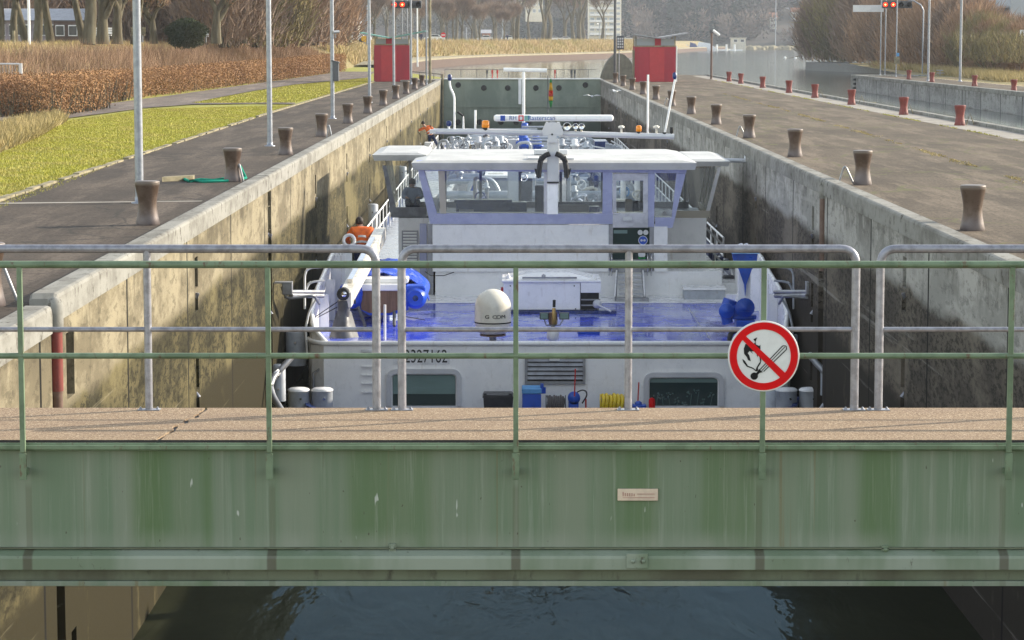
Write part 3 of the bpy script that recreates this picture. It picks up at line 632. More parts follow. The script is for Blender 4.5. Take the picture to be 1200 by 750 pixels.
# --- right bank of the second lock chamber
far_holes = [(y, y + .18, -2.2, -.3) for y in (128.0, 147.6, 167.0, 186.5, 206.0)]
wall_sheet(29.5, 40, 221, -2.6, -.30, far_holes, .3, 'wall_far', 'far_chamber_wall', 'grey concrete wall of the second lock chamber across the island')
b_ = MB(); b_.box((29.46, 40, -.30), (29.9, 221, -.03), .03); tag(b_.build('far_coping_kerb', 'coping_stone'), 'pale kerb on the wall of the second lock chamber', 'kerb')
sheet('quay_right', [(29.9, 5), (34.5, 5), (34.5, 221), (29.9, 221)], QZ, 'asphalt_island')
sheet('ground_right', [(34.5, 5), (34.5, 225), (37, 250), (45, 345), (60, 375), (130, 430), (400, 640), (800, 900), (800, 5)], QZ + .006, 'bank_earth')
b_ = MB(); b_.box((29.5, 221, -2.6), (36, 224, -.05), .05); tag(b_.build('pier_head', 'coping_stone'), 'concrete pier head at the mouth of the second lock chamber', 'pier')
b_ = MB()
for k in range(5): b_.box((29.3, 220.4 + .003, -.5 - k * .36), (30.0, 221.0, -.32 - k * .36), .01)
tag(b_.build('striped_fender', 'black_rubber'), 'black banded fender on the pier head of the second chamber', 'fender')
b_ = MB(); P1 = [at(944, 72, 372), at(1050, 77, 330), at(1062, 79, 312)]
for i in range(2):
    a, c_ = P1[i], P1[i + 1]; b_.prism([(a.x, a.y, LZ - 1), (c_.x, c_.y, LZ - 1), (c_.x + 4, c_.y + 6, LZ - 1), (a.x + 4, a.y + 6, LZ - 1)], (0, 0, LZ * -1 - .2 + 1))
tag(b_.build('guide_wall', 'dark_grey'), 'long dark guide wall running out into the lake from the right bank', 'wall')
# ================================================================ WALKWAY across the near gate
DZ = 0.45; YF, YB = 15.94, 17.34
gw = thing('gate_walkway', 'green steel walkway girder with tan gritted deck across the lock', 'walkway', (0.6, 16, -.5))
def zig(x0, x1, n, amp, seed):
    rr = random.Random(seed); return [(x0 + (x1 - x0) * i / n + (rr.uniform(-amp, amp) if 0 < i < n else 0), YF - .012 + (YB - YF + .012) * i / n) for i in range(n + 1)]
e1 = zig(-2.235, -2.10, 16, .028, 3)
L_ = [(-6.4, YF - .012)] + e1 + [(-6.4, YB)]; R_ = [(7.6, YF - .012)] + [(x + .026 + .014 * math.sin(i * 2.3), y) for i, (x, y) in enumerate(e1)] + [(7.6, YB)]
for q in (L_, R_): MB().prism([(x, y, DZ - .05) for x, y in q], (0, 0, .05)).build('deck_slab', 'walk_deck', gw)
b_ = MB(); ga = e1; gb = [(x + .05, y) for x, y in e1]; b_.add([(x, y, DZ - .012) for x, y in [(q[0] - .006, q[1]) for q in ga]] + [(x, y, DZ - .012) for x, y in gb], [(i, i + 1, len(ga) + i + 1, len(ga) + i) for i in range(len(ga) - 1)]); b_.build('joint_gap', 'black_rubber', gw)
MB().box((-6.4, YF + .05, DZ - .09), (7.6, YB - .03, DZ - .056)).build('deck_bed', 'black_rubber', gw)
z1, z2, z3, z4 = zat(519, 15.93), zat(529, 15.93), zat(645, 16.0), zat(668, 15.9); zb = zat(685.5, 15.95)
b_ = MB(); b_.box((-6.4, YF - .03, z2 + .006), (7.6, YF - .014, DZ - .016), .006); b_.box((-6.4, YF - .013, z2 + .006), (7.6, YF + .05, DZ - .056)); b_.box((-6.4, YF - .055, z2 + .018), (7.6, YF - .03, z2 + .045), .004); b_.build('top_flange', 'green_rail', gw)
MB().box((-6.4, YF + .03, z4), (7.6, YF + .07, z2 + .006)).build('web_plate', 'girder_green', gw)
b_ = MB(); b_.prism([(-6.4, YF + .028, z3 + .02), (-6.4, YF - .055, z3 - .012), (-6.4, YF - .06, z3 - .03), (-6.4, YF - .06, z4 + .006), (-6.4, YF + .028, z4 + .006)], (14, 0, 0)); b_.build('lower_ledge', 'girder_ledge', gw)
MB().box((-6.4, YF + .0, zb + .035), (7.6, YF + .06, z4 + .004)).build('lower_web', 'girder_dirty', gw); b_ = MB(); b_.box((-6.4, YF - .03, zb), (7.6, YF + .25, zb + .033), .004); b_.build('bottom_flange', 'girder_green', gw)
MB().box((-6.4, YF - .0135, DZ - .0155), (7.6, YF - .0125, DZ - .001)).build('deck_shadow_line', 'black_rubber', gw)  # thin black strip standing in for the shadow line under the deck edge
MB().box((-6.4, YF + .0, z3 + .021), (7.6, YF + .029, z3 + .029)).build('ledge_seam', 'girder_dirty', gw)
MB().box((-6.4, YB - .12, zb), (7.6, YB - .06, DZ - .095)).build('rear_web', 'girder_green', gw)
b_ = MB(); b_.box((xat(725, 15.95) - .0, YF + .012, zat(587, 15.95)), (xat(773, 15.95), YF + .027, zat(573, 15.95)), .004)
b_.build('builder_plate', 'plate_beige', gw)
b_ = MB()
for i, hgt in enumerate((.028, .02, .02, .02, .02, .016)): b_.box((xat(731, 15.95) + i * .014, YF + .0095, zat(581.5, 15.95)), (xat(731, 15.95) + i * .014 + .006, YF + .0118, zat(581.5, 15.95) + hgt))
b_.box((xat(748, 15.95), YF + .0095, zat(579.3, 15.95)), (xat(769, 15.95), YF + .0118, zat(578.6, 15.95))); b_.box((xat(731, 15.95), YF + .0095, zat(583.5, 15.95)), (xat(769, 15.95), YF + .0118, zat(582.9, 15.95)))
b_.build('plate_lines', 'plate_mark', gw)
for px_, py_, sz in ((460, 641, .045), (1037, 643, .045)):   # lugs with a bolt
    p = at(px_, py_, 15.96); b_ = MB(); b_.box((p.x - sz / 2, YF - .0, p.z - sz / 2), (p.x + sz / 2, YF + .029, p.z + sz / 2), .004); b_.lathe((p.x, YF - .02, p.z), [(.0, 0), (.014, .0), (.014, .03)], 8, 'y'); b_.build('bolt_lug', 'girder_green', gw)
p = at(747, 657, 15.88); b_ = MB(); b_.box((p.x - .07, YF - .075, p.z - .048), (p.x + .065, YF - .058, p.z + .048), .004)
for q in (-.03, .035): b_.lathe((p.x + q, YF - .09, p.z), [(.0, 0), (.013, .0), (.013, .02)], 8, 'y')
b_.build('joint_plate', 'girder_ledge', gw)
# green front railing
gr_ = thing('green_railing', 'thin green painted railing with rust spots on the front of the walkway', 'railing', (0.6, 15.9, DZ))
YP = 15.86; ZR = zat(310, YP); ZM = zat(417, YP); ZF = zat(562, YP)
MB().tube([(-6.4, YP, ZR), (7.6, YP, ZR)], .0235, 12).build('top_rail', 'green_rail', gr_)
MB().tube([(-6.4, YP, ZM), (7.6, YP, ZM)], .0185, 12).build('middle_rail', 'green_rail', gr_)
pxs = [25, 317, 604.5, 892.5, 1184]; X0 = xat(604.5, YP, 430); stp = (xat(1184, YP, 430) - xat(25, YP, 430)) / 4
for k in range(-4, 5):
    x = X0 + k * stp
    if not -6.3 < x < 7.5: continue
    b_ = MB(); b_.box((x - .016, YP - .016, zat(530, YP)), (x + .016, YP + .016, ZR - .01), .003); b_.box((x - .022, YP - .020, ZF), (x + .022, YP + .0, zat(531, YP)), .003)
    b_.box((x - .014, YP + .003, ZF + .02), (x + .014, YF + .03, ZF + .06), .002); b_.build('post', 'green_rail', gr_)
# grey rear railings, bent tube sections
YG = YB - .10; ZT = zat(291.5, YG); ZH = zat(386, YG)
def grey_rail(label, px0, px1, posts, open_left=False, open_right=False):
    x0, x1 = xat(px0, YG), xat(px1, YG); r_ = thing('grey_railing', label, 'railing', ((x0 + x1) / 2, YG, DZ), 'grey tube railing sections on the walkway')
    pts = [(x0, YG, DZ), (x0, YG, ZT), (x1, YG, ZT), (x1, YG, DZ)]
    MB().tube(rounded(pts, .11, 6), .0285, 14).build('tube_frame', 'galvanised', r_)
    MB().tube([(x0, YG, ZH), (x1, YG, ZH)], .0165, 10).build('middle_rail', 'galvanised', r_)
    for q in posts: x = xat(q, YG); MB().tube([(x, YG, DZ), (x, YG, ZT - .005)], .026, 12).build('post', 'galvanised', r_)
    for x in [x0, x1] + [xat(q, YG) for q in posts]:
        b_ = MB(); b_.box((x - .075, YG - .04, DZ), (x + .075, YG + .04, DZ + .006), .002)
        for q in (-.058, .058): b_.lathe((x + q, YG, DZ), [(.011, .006), (.011, .014), (.005, .015), (.005, .022)], 6)
        b_.build('foot_plate', 'galvanised', r_)
grey_rail('grey tube railing section on the left of the walkway', -560, 440.5, [-90, 172])
grey_rail('grey tube railing section in the middle of the walkway behind the round sign', 470.5, 1003.5, [737])
grey_rail('grey tube railing section on the right end of the walkway', 1032, 1700, [1350])
# round prohibition sign
SY = YP - .045; sc_ = at(895, 417.5, SY); sg = thing('no_open_flame_sign', 'round white sign with red ring and bar over a burning match on the green rail', 'sign', (sc_.x, SY, sc_.z)); RS = .2225
MB().lathe((sc_.x, SY, sc_.z), [(0, 0), (RS - .003, 0), (RS, .004), (RS, .012), (0, .012)], 64, 'y', False).build('disc', 'sign_white', sg)
def flat(name, polys, yoff, mat):
    b_ = MB()
    for pl in polys: b_.prism([(sc_.x + x * RS, SY - yoff, sc_.z + z * RS) for x, z in pl], (0, .0012, 0))
    return b_.build(name, mat, sg)
ring = MB(); n = 72; vs = []; fs = []
for k in range(n):
    th = 2 * math.pi * k / n
    for rr in (.955, .755):
        vs += [(sc_.x + RS * rr * math.cos(th), SY - .0045, sc_.z + RS * rr * math.sin(th)), (sc_.x + RS * rr * math.cos(th), SY - .001, sc_.z + RS * rr * math.sin(th))]
for k in range(n):
    a, b2 = 4 * k, 4 * ((k + 1) % n); fs += [(a, b2, b2 + 2, a + 2), (a, a + 1, b2 + 1, b2), (a + 2, b2 + 2, b2 + 3, a + 3)]
ring.add(vs, fs); ring.build('ring', 'sign_red', sg)
d = .085; rr = .80; q1 = math.sqrt(.5)
flat('bar', [[(-.62 + d * q1 * 1.0, .62 + d * q1 * -.0), (-.60 - d * q1, .52), (.52, -.60 - d * q1), (.60 + d * q1, -.52)]], .0042, 'sign_red')
def sp(x, y): return ((x - 358) / 326.0, -(y - 375) / 326.0)
fl1 = [sp(*p) for p in [(297, 200), (262, 218), (280, 245), (262, 262), (228, 232), (205, 262), (190, 262), (175, 305), (178, 350), (205, 385), (215, 410), (240, 420), (228, 372), (212, 345), (230, 325), (262, 355), (245, 330), (285, 330), (300, 385), (310, 350), (322, 395), (325, 425), (305, 455), (292, 480), (285, 500), (262, 480), (215, 462), (185, 415), (163, 398), (172, 430), (205, 470), (260, 490), (290, 515), (308, 505), (305, 480), (330, 440), (336, 405), (322, 370), (328, 330), (325, 268), (315, 280), (285, 265), (282, 240)]]
flat('flame', [fl1], .0030, 'sign_black')
hd = [(sp(273 + 34 * math.cos(a), 557 + 34 * math.sin(a))) for a in [2 * math.pi * k / 20 for k in range(20)]]
flat('match_head', [hd, [sp(*p) for p in [(290, 530), (318, 492), (335, 508), (352, 520), (322, 528), (305, 545)]]], .0030, 'sign_black')
def band(p0, p1, wd):
    x0, y0 = sp(*p0); x1, y1 = sp(*p1); dx, dy = x1 - x0, y1 - y0; l_ = math.hypot(dx, dy); nx, ny = -dy / l_ * wd, dx / l_ * wd
    return [(x0 + nx, y0 + ny), (x1 + nx, y1 + ny), (x1 - nx, y1 - ny), (x0 - nx, y0 - ny)]
flat('match_outline', [band((322, 500), (530, 278), .013), band((358, 515), (566, 310), .013), band((340, 508), (548, 290), .010), band((530, 278), (560, 280), .013), band((560, 280), (566, 310), .013)], .0030, 'sign_black')
b_ = MB(); b_.box((sc_.x - .09, SY + .0125, sc_.z - .02), (sc_.x + .09, SY + .02, sc_.z + .02)); b_.box((sc_.x - .03, SY + .02, sc_.z - .025), (sc_.x + .03, YP + .022, sc_.z + .025)); b_.build('clamp', 'grey_steel', sg)
# ================================================================ far lock gate
GY = 193.0
gt = thing('far_lock_gate', 'green grey steel lock gate with two rows of portholes closing the chamber', 'lock gate', (.65, GY, -6))
def gate_panel():
    b_ = MB(); xs = [537, 567, 595, 628, 655, 686]; rows = [zat(103, GY)] ; holes = []
    for q in xs: holes.append((xat(q, GY, 103), zat(103 if q not in (537, 686) else 99.5, GY)))
    for q in (537, 562, 587, 605, 620, 648, 675): holes.append((xat(q, GY, 143), zat(143, GY)))
    b_.box((XL, GY, -6.4), (XR, GY + .35, .02)); return b_, holes
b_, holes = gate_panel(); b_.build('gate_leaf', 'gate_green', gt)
for (x, z) in holes:
    q = MB(); q.lathe((x, GY - .06, z), [(.16, .0), (.21, .0), (.21, .058)], 18, 'y'); q.build('porthole', 'black_rubber', gt)
b_ = MB()
for x in (xat(545, GY), .6, xat(690, GY)): b_.box((x - .05, GY - .08, -5.9), (x + .05, GY - .002, -.2))
b_.box((XL + .1, GY - .07, zat(126, GY)), (XR - .1, GY - .004, zat(125, GY))); b_.build('stiffener', 'gate_green', gt)
b_ = MB(); b_.box((XL, GY - .15, .02), (XR, GY + .8, .10)); b_.build('gate_top', 'white_paint', gt)
b_ = MB()
for x in np.arange(XL + .3, XR, 1.2): b_.tube([(x, GY + .7, .1), (x, GY + .7, .75)], .02, 5)
b_.tube([(XL + .3, GY + .7, .75), (XR - .3, GY + .7, .75)], .02, 5); b_.build('top_railing', 'dark_grey', gt)
for q in (571, 577, 583, 650, 669, 673):
    x = xat(q, GY); b_ = MB(); b_.tube([(x, GY + .2, .1), (x, GY + .2, .45)], .04, 6); b_.box((x - .07, GY + .12, .45), (x + .07, GY + .28, .72), .02); b_.build('signal_lamp', 'red_paint' if q in (583, 650, 577) else 'dark_grey', gt)
b_ = MB(); b_.tube([(XL + .15, GY - .2, -6), (XL + .15, GY - .2, .4)], .09, 8); tag(b_.build('gate_pipe', 'kerb_stone'), 'pale vertical pipe where the far gate meets the left wall', 'pipe')
# walls of the gate sill on both sides beyond
b_ = MB(); b_.box((XL - 3, 192, -6.4), (XL, 199, -.02)); b_.box((XR, 192, -6.4), (XR + .3, 204, -.02)); struct(b_.build('gate_abutment', 'coping_stone'))
# ================================================================ BOLLARDS
def bollard(mat):
    r_ = thing('bollard', 'x', 'bollard')
    MB().lathe((0, 0, 0), [(.20, 0), (.205, .03), (.185, .12), (.16, .27), (.155, .36), (.165, .46), (.185, .56), (.20, .64), (.212, .69), (.212, .71)], 22).build('body', mat, r_)
    MB().lathe((0, 0, 0), [(.208, .712), (.212, .73), (.19, .742), (0, .745)], 22).build('cap', mat, r_)
    return r_
proto = bollard('bollard_paint'); first = True
for k in range(12):
    y = BY[k]; p = Vector((-6.15, y, QZ)); r_ = proto if first else dup(proto, p); first = False
    r_.location = p; r_['label'] = '%s brown steel bollard from the walkway along the left quay' % ORD[k]; r_['group'] = 'brown bollards along the left quay'
for k in range(12):
    y = BY[k] + 12.0; r_ = dup(proto, (7.55, y, QZ)); r_['label'] = '%s brown steel bollard from the walkway beside the right lock wall' % ORD[k]; r_['group'] = 'brown bollards along the island quay'
pr = bollard('red_bollard'); first = True
for k, d_ in enumerate([94, 107.5, 124, 139, 152, 168, 184, 194]):
    q = (16.35, d_ - .3, QZ); r_ = pr if first else dup(pr, q); first = False; r_.location = q
    r_['label'] = '%s red bollard from the right frame edge on the island kerb' % ORD[k]; r_['group'] = 'red bollards on the outer edge of the island'
for k, (px_, py_) in enumerate([(1188, 107.5), (1142, 101), (1092, 96.5), (1065, 93)]):
    p = onz(px_, py_, QZ); r_ = dup(pr, p); r_['label'] = '%s red bollard from the right frame edge on the far bank of the second chamber' % ORD[k]; r_['group'] = 'red bollards on the far bank'
# iron hoops beside bollards
def hoop(p, label, w_=.16, h=.45):
    b_ = MB(); b_.tube(rounded([(p[0] - w_ / 2, p[1], QZ), (p[0] - w_ * .1, p[1] - .02, QZ + h), (p[0] + w_ * .55, p[1] - .05, QZ)], .12), .022, 6)
    tag(b_.build('ladder_hoop', 'grey_steel', loc=p), label, 'hoop', 'steel ladder hoops on the quays')
hoop(onz(5, 352, QZ), 'steel ladder hoop at the left frame edge beside the nearest left bollard', .3, .5)
hoop(onz(281, 213, QZ), 'steel ladder hoop tied with green rope beside a left quay bollard')
hoop(onz(386, 161, QZ), 'steel ladder hoop right of the fourth left quay bollard')
hoop(onz(991, 215, QZ), 'bent steel ladder hoop left of the second bollard on the island quay', .3, .42)
hoop(onz(868, 161.5, QZ), 'thin steel ladder hoop left of the fourth bollard on the island quay', .3, .42)
hoop(onz(782, 124, QZ), 'small steel ladder hoop between far bollards on the island quay', .3, .42)
for k, (px_, py_) in enumerate([(1066, 133.5), (1137, 146.5), (1010, 122), (962, 114.5)]):
    p = onz(px_, py_, QZ); b_ = MB(); b_.tube([(p.x - .15, p.y, QZ), (p.x - .02, p.y, QZ + .42), (p.x + .15, p.y, QZ)], .025, 6); b_.tube([(p.x + .2, p.y, QZ + .05), (p.x + .7, p.y - .05, QZ + .06)], .05, 6)
    tag(b_.build('ladder_grip', 'kerb_stone', loc=p), 'pale ladder grip on the outer kerb right of the %s red bollard' % ['second', 'nearest', 'third', 'fourth'][k], 'ladder grip', 'ladder grips on the island outer kerb')
# green rope and short plank by the second bollard
b_ = MB(); p0, p1 = onz(190, 213, QZ), onz(226, 211, QZ); b_.prism([(p0.x, p0.y, QZ), (p1.x, p1.y, QZ), (p1.x, p1.y + .35, QZ), (p0.x, p0.y + .35, QZ)], (0, 0, .10)); tag(b_.build('timber_beam', 'kerb_stone', loc=(p0.x, p0.y, QZ)), 'short pale beam lying on the quay beside the nearest left lamp pole', 'beam')
pts = [onz(a, c_, QZ) + Vector((0, 0, .03)) for a, c_ in ((215, 211), (222, 214), (235, 212), (250, 213), (262, 211), (272, 213))] + [onz(275, 211, QZ) + Vector((0, 0, .25)), onz(282, 211, QZ) + Vector((0, 0, .3)), onz(288, 211, QZ) + Vector((0, 0, .05)), onz(276, 213, QZ) + Vector((0, 0, .03)), onz(240, 214.5, QZ) + Vector((0, 0, .03)), onz(228, 213, QZ) + Vector((0, 0, .03))]
b_ = MB(); b_.tube(pts, .035, 6); tag(b_.build('mooring_rope', 'rope_green', loc=pts[0]), 'slack green rope tied to the left ladder hoop and bollard', 'rope')
# ================================================================ LAMP POLES
def pole(x, y, h, r0, r1, label, mat='pole_steel', group=None, name='lamp_pole', base=QZ, arm=None):
    r_ = thing(name, label, 'pole', (x, y, base), group)
    MB().tube([(x, y, base), (x, y, base + h)], [r0, r1], 14).build('shaft', mat, r_)
    b_ = MB(); b_.lathe((x, y, base), [(r0 * 1.9, 0), (r0 * 1.9, .02), (r0 * 1.1, .03), (r0 * 1.08, .12)], 14); b_.build('foot', mat, r_)
    if h > 5 and name == 'lamp_pole':
        b_ = MB(); b_.box((x - .14, y - .9, base + h - .05), (x + .14, y + .12, base + h + .08), .04); b_.build('lamp_head', 'grey_steel', r_)
    return r_
for k in range(6):
    r_ = pole(-7.12, 48.9 + 26.5 * k, 9, .082, .07, '%s tall grey steel lamp pole from the left frame edge on the left quay' % ORD[k], group='lamp poles along the left quay')
    if k == 2:
        x, y = -7.12, 48.9 + 53
        b_ = MB(); b_.box((x + .04, y - .16, zat(95, y)), (x + .26, y + .16, zat(72, y)), .02); b_.prism([(x - .02, y - .2, zat(72, y)), (x + .3, y - .2, zat(73, y) - .04), (x + .3, y - .2, zat(73, y)), (x - .02, y - .2, zat(70, y))], (0, .4, 0))
        b_.build('switch_box', 'dark_grey', r_)
        b_ = MB(); z_ = zat(37, y); b_.box((x, y - .05, z_ - .03), (x + .2, y + .05, z_ + .03)); b_.tube([(x + .05, y - .25, z_ - .02), (x + .28, y - .1, z_ + .0)], .06, 8); b_.box((x + .12, y - .04, z_ - .25), (x + .16, y, z_)); b_.build('camera', 'grey_steel', r_)
def polepx(px_, pyb, h, r_, label, mat='pole_steel', base=QZ, **k):
    p = onz(px_, pyb, base); return pole(p.x, p.y, h, r_, r_ * .9, label, mat, base=base, **k)
polepx(504, 98, 9, .10, 'brown wooden mast beside the last left bollards near the gate', 'kerb_stone', name='mast_pole')
polepx(500, 99, 7, .05, 'thin steel pole just left of the brown mast', name='mast_pole')
polepx(720.5, 94.5, 10, .11, 'dark green grey mast left of the right red hut', 'dark_grey', name='mast_pole')
polepx(1087.5, 95, 10, .09, 'tall grey lamp pole left of the far bank bollards on the right', group='lamp poles on the far bank')
polepx(1125, 95.5, 10, .10, 'rightmost tall grey lamp pole on the far bank', group='lamp poles on the far bank')
for px_, py_, l_ in ((1031.5, 87.5, 'left thin post carrying the right signal'), (1037, 87.5, 'second thin post carrying the right signal'), (1050, 90, 'right post carrying the right signal, with a beige box')):
    r_ = polepx(px_, py_, 9, .055, l_, name='signal_post')
    if px_ == 1050:
        p = r_.location; MB().box((p.x - .2, p.y - .25, zat(75, p.y)), (p.x + .25, p.y - .05, zat(67, p.y)), .01).build('post_box', 'kerb_stone', r_)
        MB().box((p.x - .0, p.y - .2, zat(66, p.y)), (p.x + .22, p.y - .05, zat(62, p.y)), .01).build('blue_plate', 'sheet_blue', r_)
for px_, l_ in ((471.5, 'left thin post carrying the left signal behind the red hut'), (477.5, 'right thin post carrying the left signal behind the red hut'), (550 - 50.5, 'thin post right of the left signal')):
    polepx(px_, 92, 9, .055, l_, name='signal_post')
# short pole with floodlight on island, sign with a timetable board
p = onz(833.5, 93, QZ); r_ = pole(p.x, p.y, zat(37, p.y) - QZ, .09, .08, 'brown post with a white floodlight near the end of the island quay', 'bollard_rust', name='floodlight_post')
b_ = MB(); z_ = zat(37, p.y); b_.tube([(p.x + .1, p.y - .1, z_ + .1), (p.x + .62, p.y - .1, z_ - .3)], .11, 8); b_.build('floodlight', 'white_paint', r_)
MB().box((p.x - .16, p.y - .12, z_ - .12), (p.x + .12, p.y + .12, z_ + .12), .03).build('bracket', 'dark_grey', r_)
p = onz(725.5, 77, QZ); yb = 190; p = at(725.5, 80, 197)
r_ = thing('notice_board', 'white board of dark rows on a thin post left of the right red hut', 'notice board', (p.x, 197, QZ))
MB().tube([(p.x, 197, QZ), (p.x, 197, 3.2)], .04, 8).build('post', 'pole_steel', r_)
MB().box((xat(721.5, 197), 196.9, zat(58, 197)), (xat(730, 197), 196.95, zat(42, 197)), .005).build('frame', 'dark_grey', r_)
b_ = MB()
for i in range(3):
    for j in range(4): b_.box((xat(722.4 + i * 2.5, 197), 196.87, zat(46.5 + j * 3.2, 197)), (xat(724.2 + i * 2.5, 197), 196.895, zat(44.3 + j * 3.2, 197)))
b_.build('rows', 'sign_white', r_)
# ship traffic signals: two red lamps lit on a black board
def signal(px0, px1, Y, label):
    c0 = at(px0, 5.5, Y); x1 = xat(px1, Y, 5); r_ = thing('ship_signal', label, 'traffic signal', (c0.x, Y, c0.z), 'ship signals on both banks')
    MB().box((c0.x, Y, zat(9.6, Y)), (x1, Y + .35, zat(1.0, Y)), .03).build('board', 'dark_grey', r_)
    hh = zat(1, Y) - zat(9.6, Y)
    for i in range(4):
        x = c0.x + (x1 - c0.x) * (.10 + .265 * i); z_ = zat(5.4, Y)
        MB().lathe((x, Y - .25, z_), [(.235, 0), (.245, 0), (.245, .248), (.235, .248), (.235, 0)], 16, 'y', cap=False).build('hood', 'black_plastic', r_)
        if i < 2:
            MB().lathe((x, Y - .03, z_), [(0, -.03), (.19, 0), (.19, .025)], 16, 'y').build('red_lamp', 'lamp_red', r_)
            MB().lathe((x, Y - .08, z_), [(0, -.03), (.07, 0), (.07, .04)], 12, 'y').build('lamp_filament', 'lamp_core', r_)
        else: MB().lathe((x, Y - .03, z_), [(0, -.02), (.19, 0), (.19, .025)], 16, 'y').build('dark_lamp', 'black_rubber', r_)
signal(458.5, 494, 203, 'black ship signal board with two lit red lamps above the left red hut')
signal(1034, 1069, 222, 'black ship signal board with two lit red lamps on the far right bank')
# ================================================================ RED HUTS
def hut(px0, px1, pyt, pyb, Y, depth, dpx0, dpx1, roofL, roofR, valley, label):
    x0, x1 = xat(px0, Y, 80), xat(px1, Y, 80); zt = zat(pyt, Y); r_ = thing('control_hut', label, 'hut', ((x0 + x1) / 2, Y, QZ))
    MB().box((x0, Y, QZ), (x1, Y + depth, zt)).build('wall', 'hut_red', r_)
    MB().box((xat(dpx0, Y), Y - .03, QZ + .04), (xat(dpx1, Y), Y - .002, zt - .15), .008).build('door', 'hut_red_door', r_)
    b_ = MB(); xc_ = xat(valley, Y); zv = zat(46, Y)
    b_.box((xc_ - .22, Y + .01, zt), (xc_ + .22, Y + depth - .05, zv + .05)); b_.build('roof_pillar', 'hut_red', r_)
    b_ = MB(); b_.box((x0 + .12, Y + .12, zt), (xc_ - .225, Y + depth - .1, zv + .05)); b_.box((xc_ + .225, Y + .12, zt), (x1 - .12, Y + depth - .1, zv + .02)); b_.build('clerestory_window', 'shed_grey', r_)
    for q in (x0 + .03, x1 - .11):
        for (ya, yb3) in ((Y + .02, Y + .1), (Y + depth - .1, Y + depth - .02)): MB().box((q, ya, zt), (q + .08, yb3, zat(42, Y))).build('corner_frame', 'kerb_stone', r_)
    MB().box((x0, Y - .01, zt - .06), (x1, Y + .0 - .002, zt + .04)).build('wall_trim', 'kerb_stone', r_)
    (lx, lz), (rx, rz) = roofL, roofR; b_ = MB()
    pa = [(xat(lx, Y), zat(lz, Y)), (xc_, zv + .05), (xat(rx, Y), zat(rz, Y))]
    for i in range(2):
        (ax, az), (bx, bz) = pa[i], pa[i + 1]; b_.prism([(ax, Y - .6, az), (bx, Y - .6, bz), (bx, Y - .6, bz + .09), (ax, Y - .6, az + .09)], (0, depth + 1.2, 0))
    b_.build('butterfly_roof', 'teal_wall' if px0 < 600 else 'roof_grey', r_)
    b_ = MB(); b_.box((x0 - .05, Y + .3, QZ), (x0 - .003, Y + depth - .3, zt - .3)); b_.build('side_panel', 'kerb_stone', r_)
    MB().box((x1 + .002, Y + .0, QZ), (x1 + .10, Y + .08, zt), .01).build('downpipe', 'white_paint', r_)
hut(438.5, 480, 52, 95, 193.0, 3.0, 448, 466, (424, 39), (500, 37), 457, 'red metal control hut with upswept roof on the left quay')
hut(744, 792, 54, 95.5, 192, 3.4, 760, 777, (742, 41), (804, 39.5), 769.5, 'red metal control hut with upswept roof on the island quay')
p = onz(790.5, 98, QZ)
# arched grey tunnel shelter behind the gate
Y = 204; xc_, rr = xat(725, Y), (xat(746, Y) - xat(704, Y)) / 2; b_ = MB(); pr_ = []
for k in range(13):
    a = math.pi * k / 12; pr_.append((xc_ + rr * math.cos(a) * 1.0, QZ + (zat(62.5, Y) - QZ) * math.sin(a) ** 1.5))
b_.prism([(x, Y, z) for x, z in pr_], (0, 3.5, 0)); tag(b_.build('arched_shelter', 'shelter', loc=(xc_, Y, QZ)), 'grey arched shelter behind the right end of the gate', 'shelter')
# handrail of the far gate approach on the left
b_ = MB(); a, c_ = at(483, 84, 200), at(517, 87, 196)
b_.tube([a, c_], .03, 6)
for k in range(5): q = a.lerp(c_, k / 4); b_.tube([q, (q.x, q.y, QZ)], .025, 6)
tag(b_.build('handrail', 'dark_grey', loc=a), 'low dark handrail behind the last left bollards by the gate', 'railing')
# things on lawn side
p = at(25, 85, 118)
r_ = thing('metal_gate_fence', 'pale grey barred gate panel at the left edge above the near hedge', 'fence', (xat(-10, 119), 119, QZ))
b_ = MB(); z0, z1 = zat(94, 119), zat(75, 119)
b_.tube([(xat(-80, 119), 119, z1), (xat(27, 119), 119, z1)], .045, 8); b_.tube([(xat(-80, 119), 119, z0), (xat(27, 119), 119, z0)], .03, 8); b_.build('rail', 'silver_panel', r_)
for x in np.linspace(xat(-78, 119), xat(26, 119), 30): MB().tube([(x, 119, QZ if abs(x - xat(26, 119)) < .1 else z0), (x, 119, z1)], .016, 5).build('bar', 'grey_steel', r_)
MB().box((xat(27, 119), 118.95, QZ), (xat(30.5, 119), 119.08, z1 + .03), .01).build('gate_post', 'silver_panel', r_)
def tall_post(px_, Y, zb_, ztop, r_, label, mat, name='post'):
    x = xat(px_, Y, 30); tag(MB().tube([(x, Y, zb_), (x, Y, ztop)], [r_, r_ * .85], 10).build(name, mat, loc=(x, Y, zb_)), label, 'post')
tall_post(34, 152, 2.4, 9, .085, 'white round lamp column among the trees at the far left', 'white_paint', 'lamp_column')
tall_post(16, 150, 2.4, zat(36, 150), .09, 'short pale wooden post on the bank at the far left', 'kerb_stone')
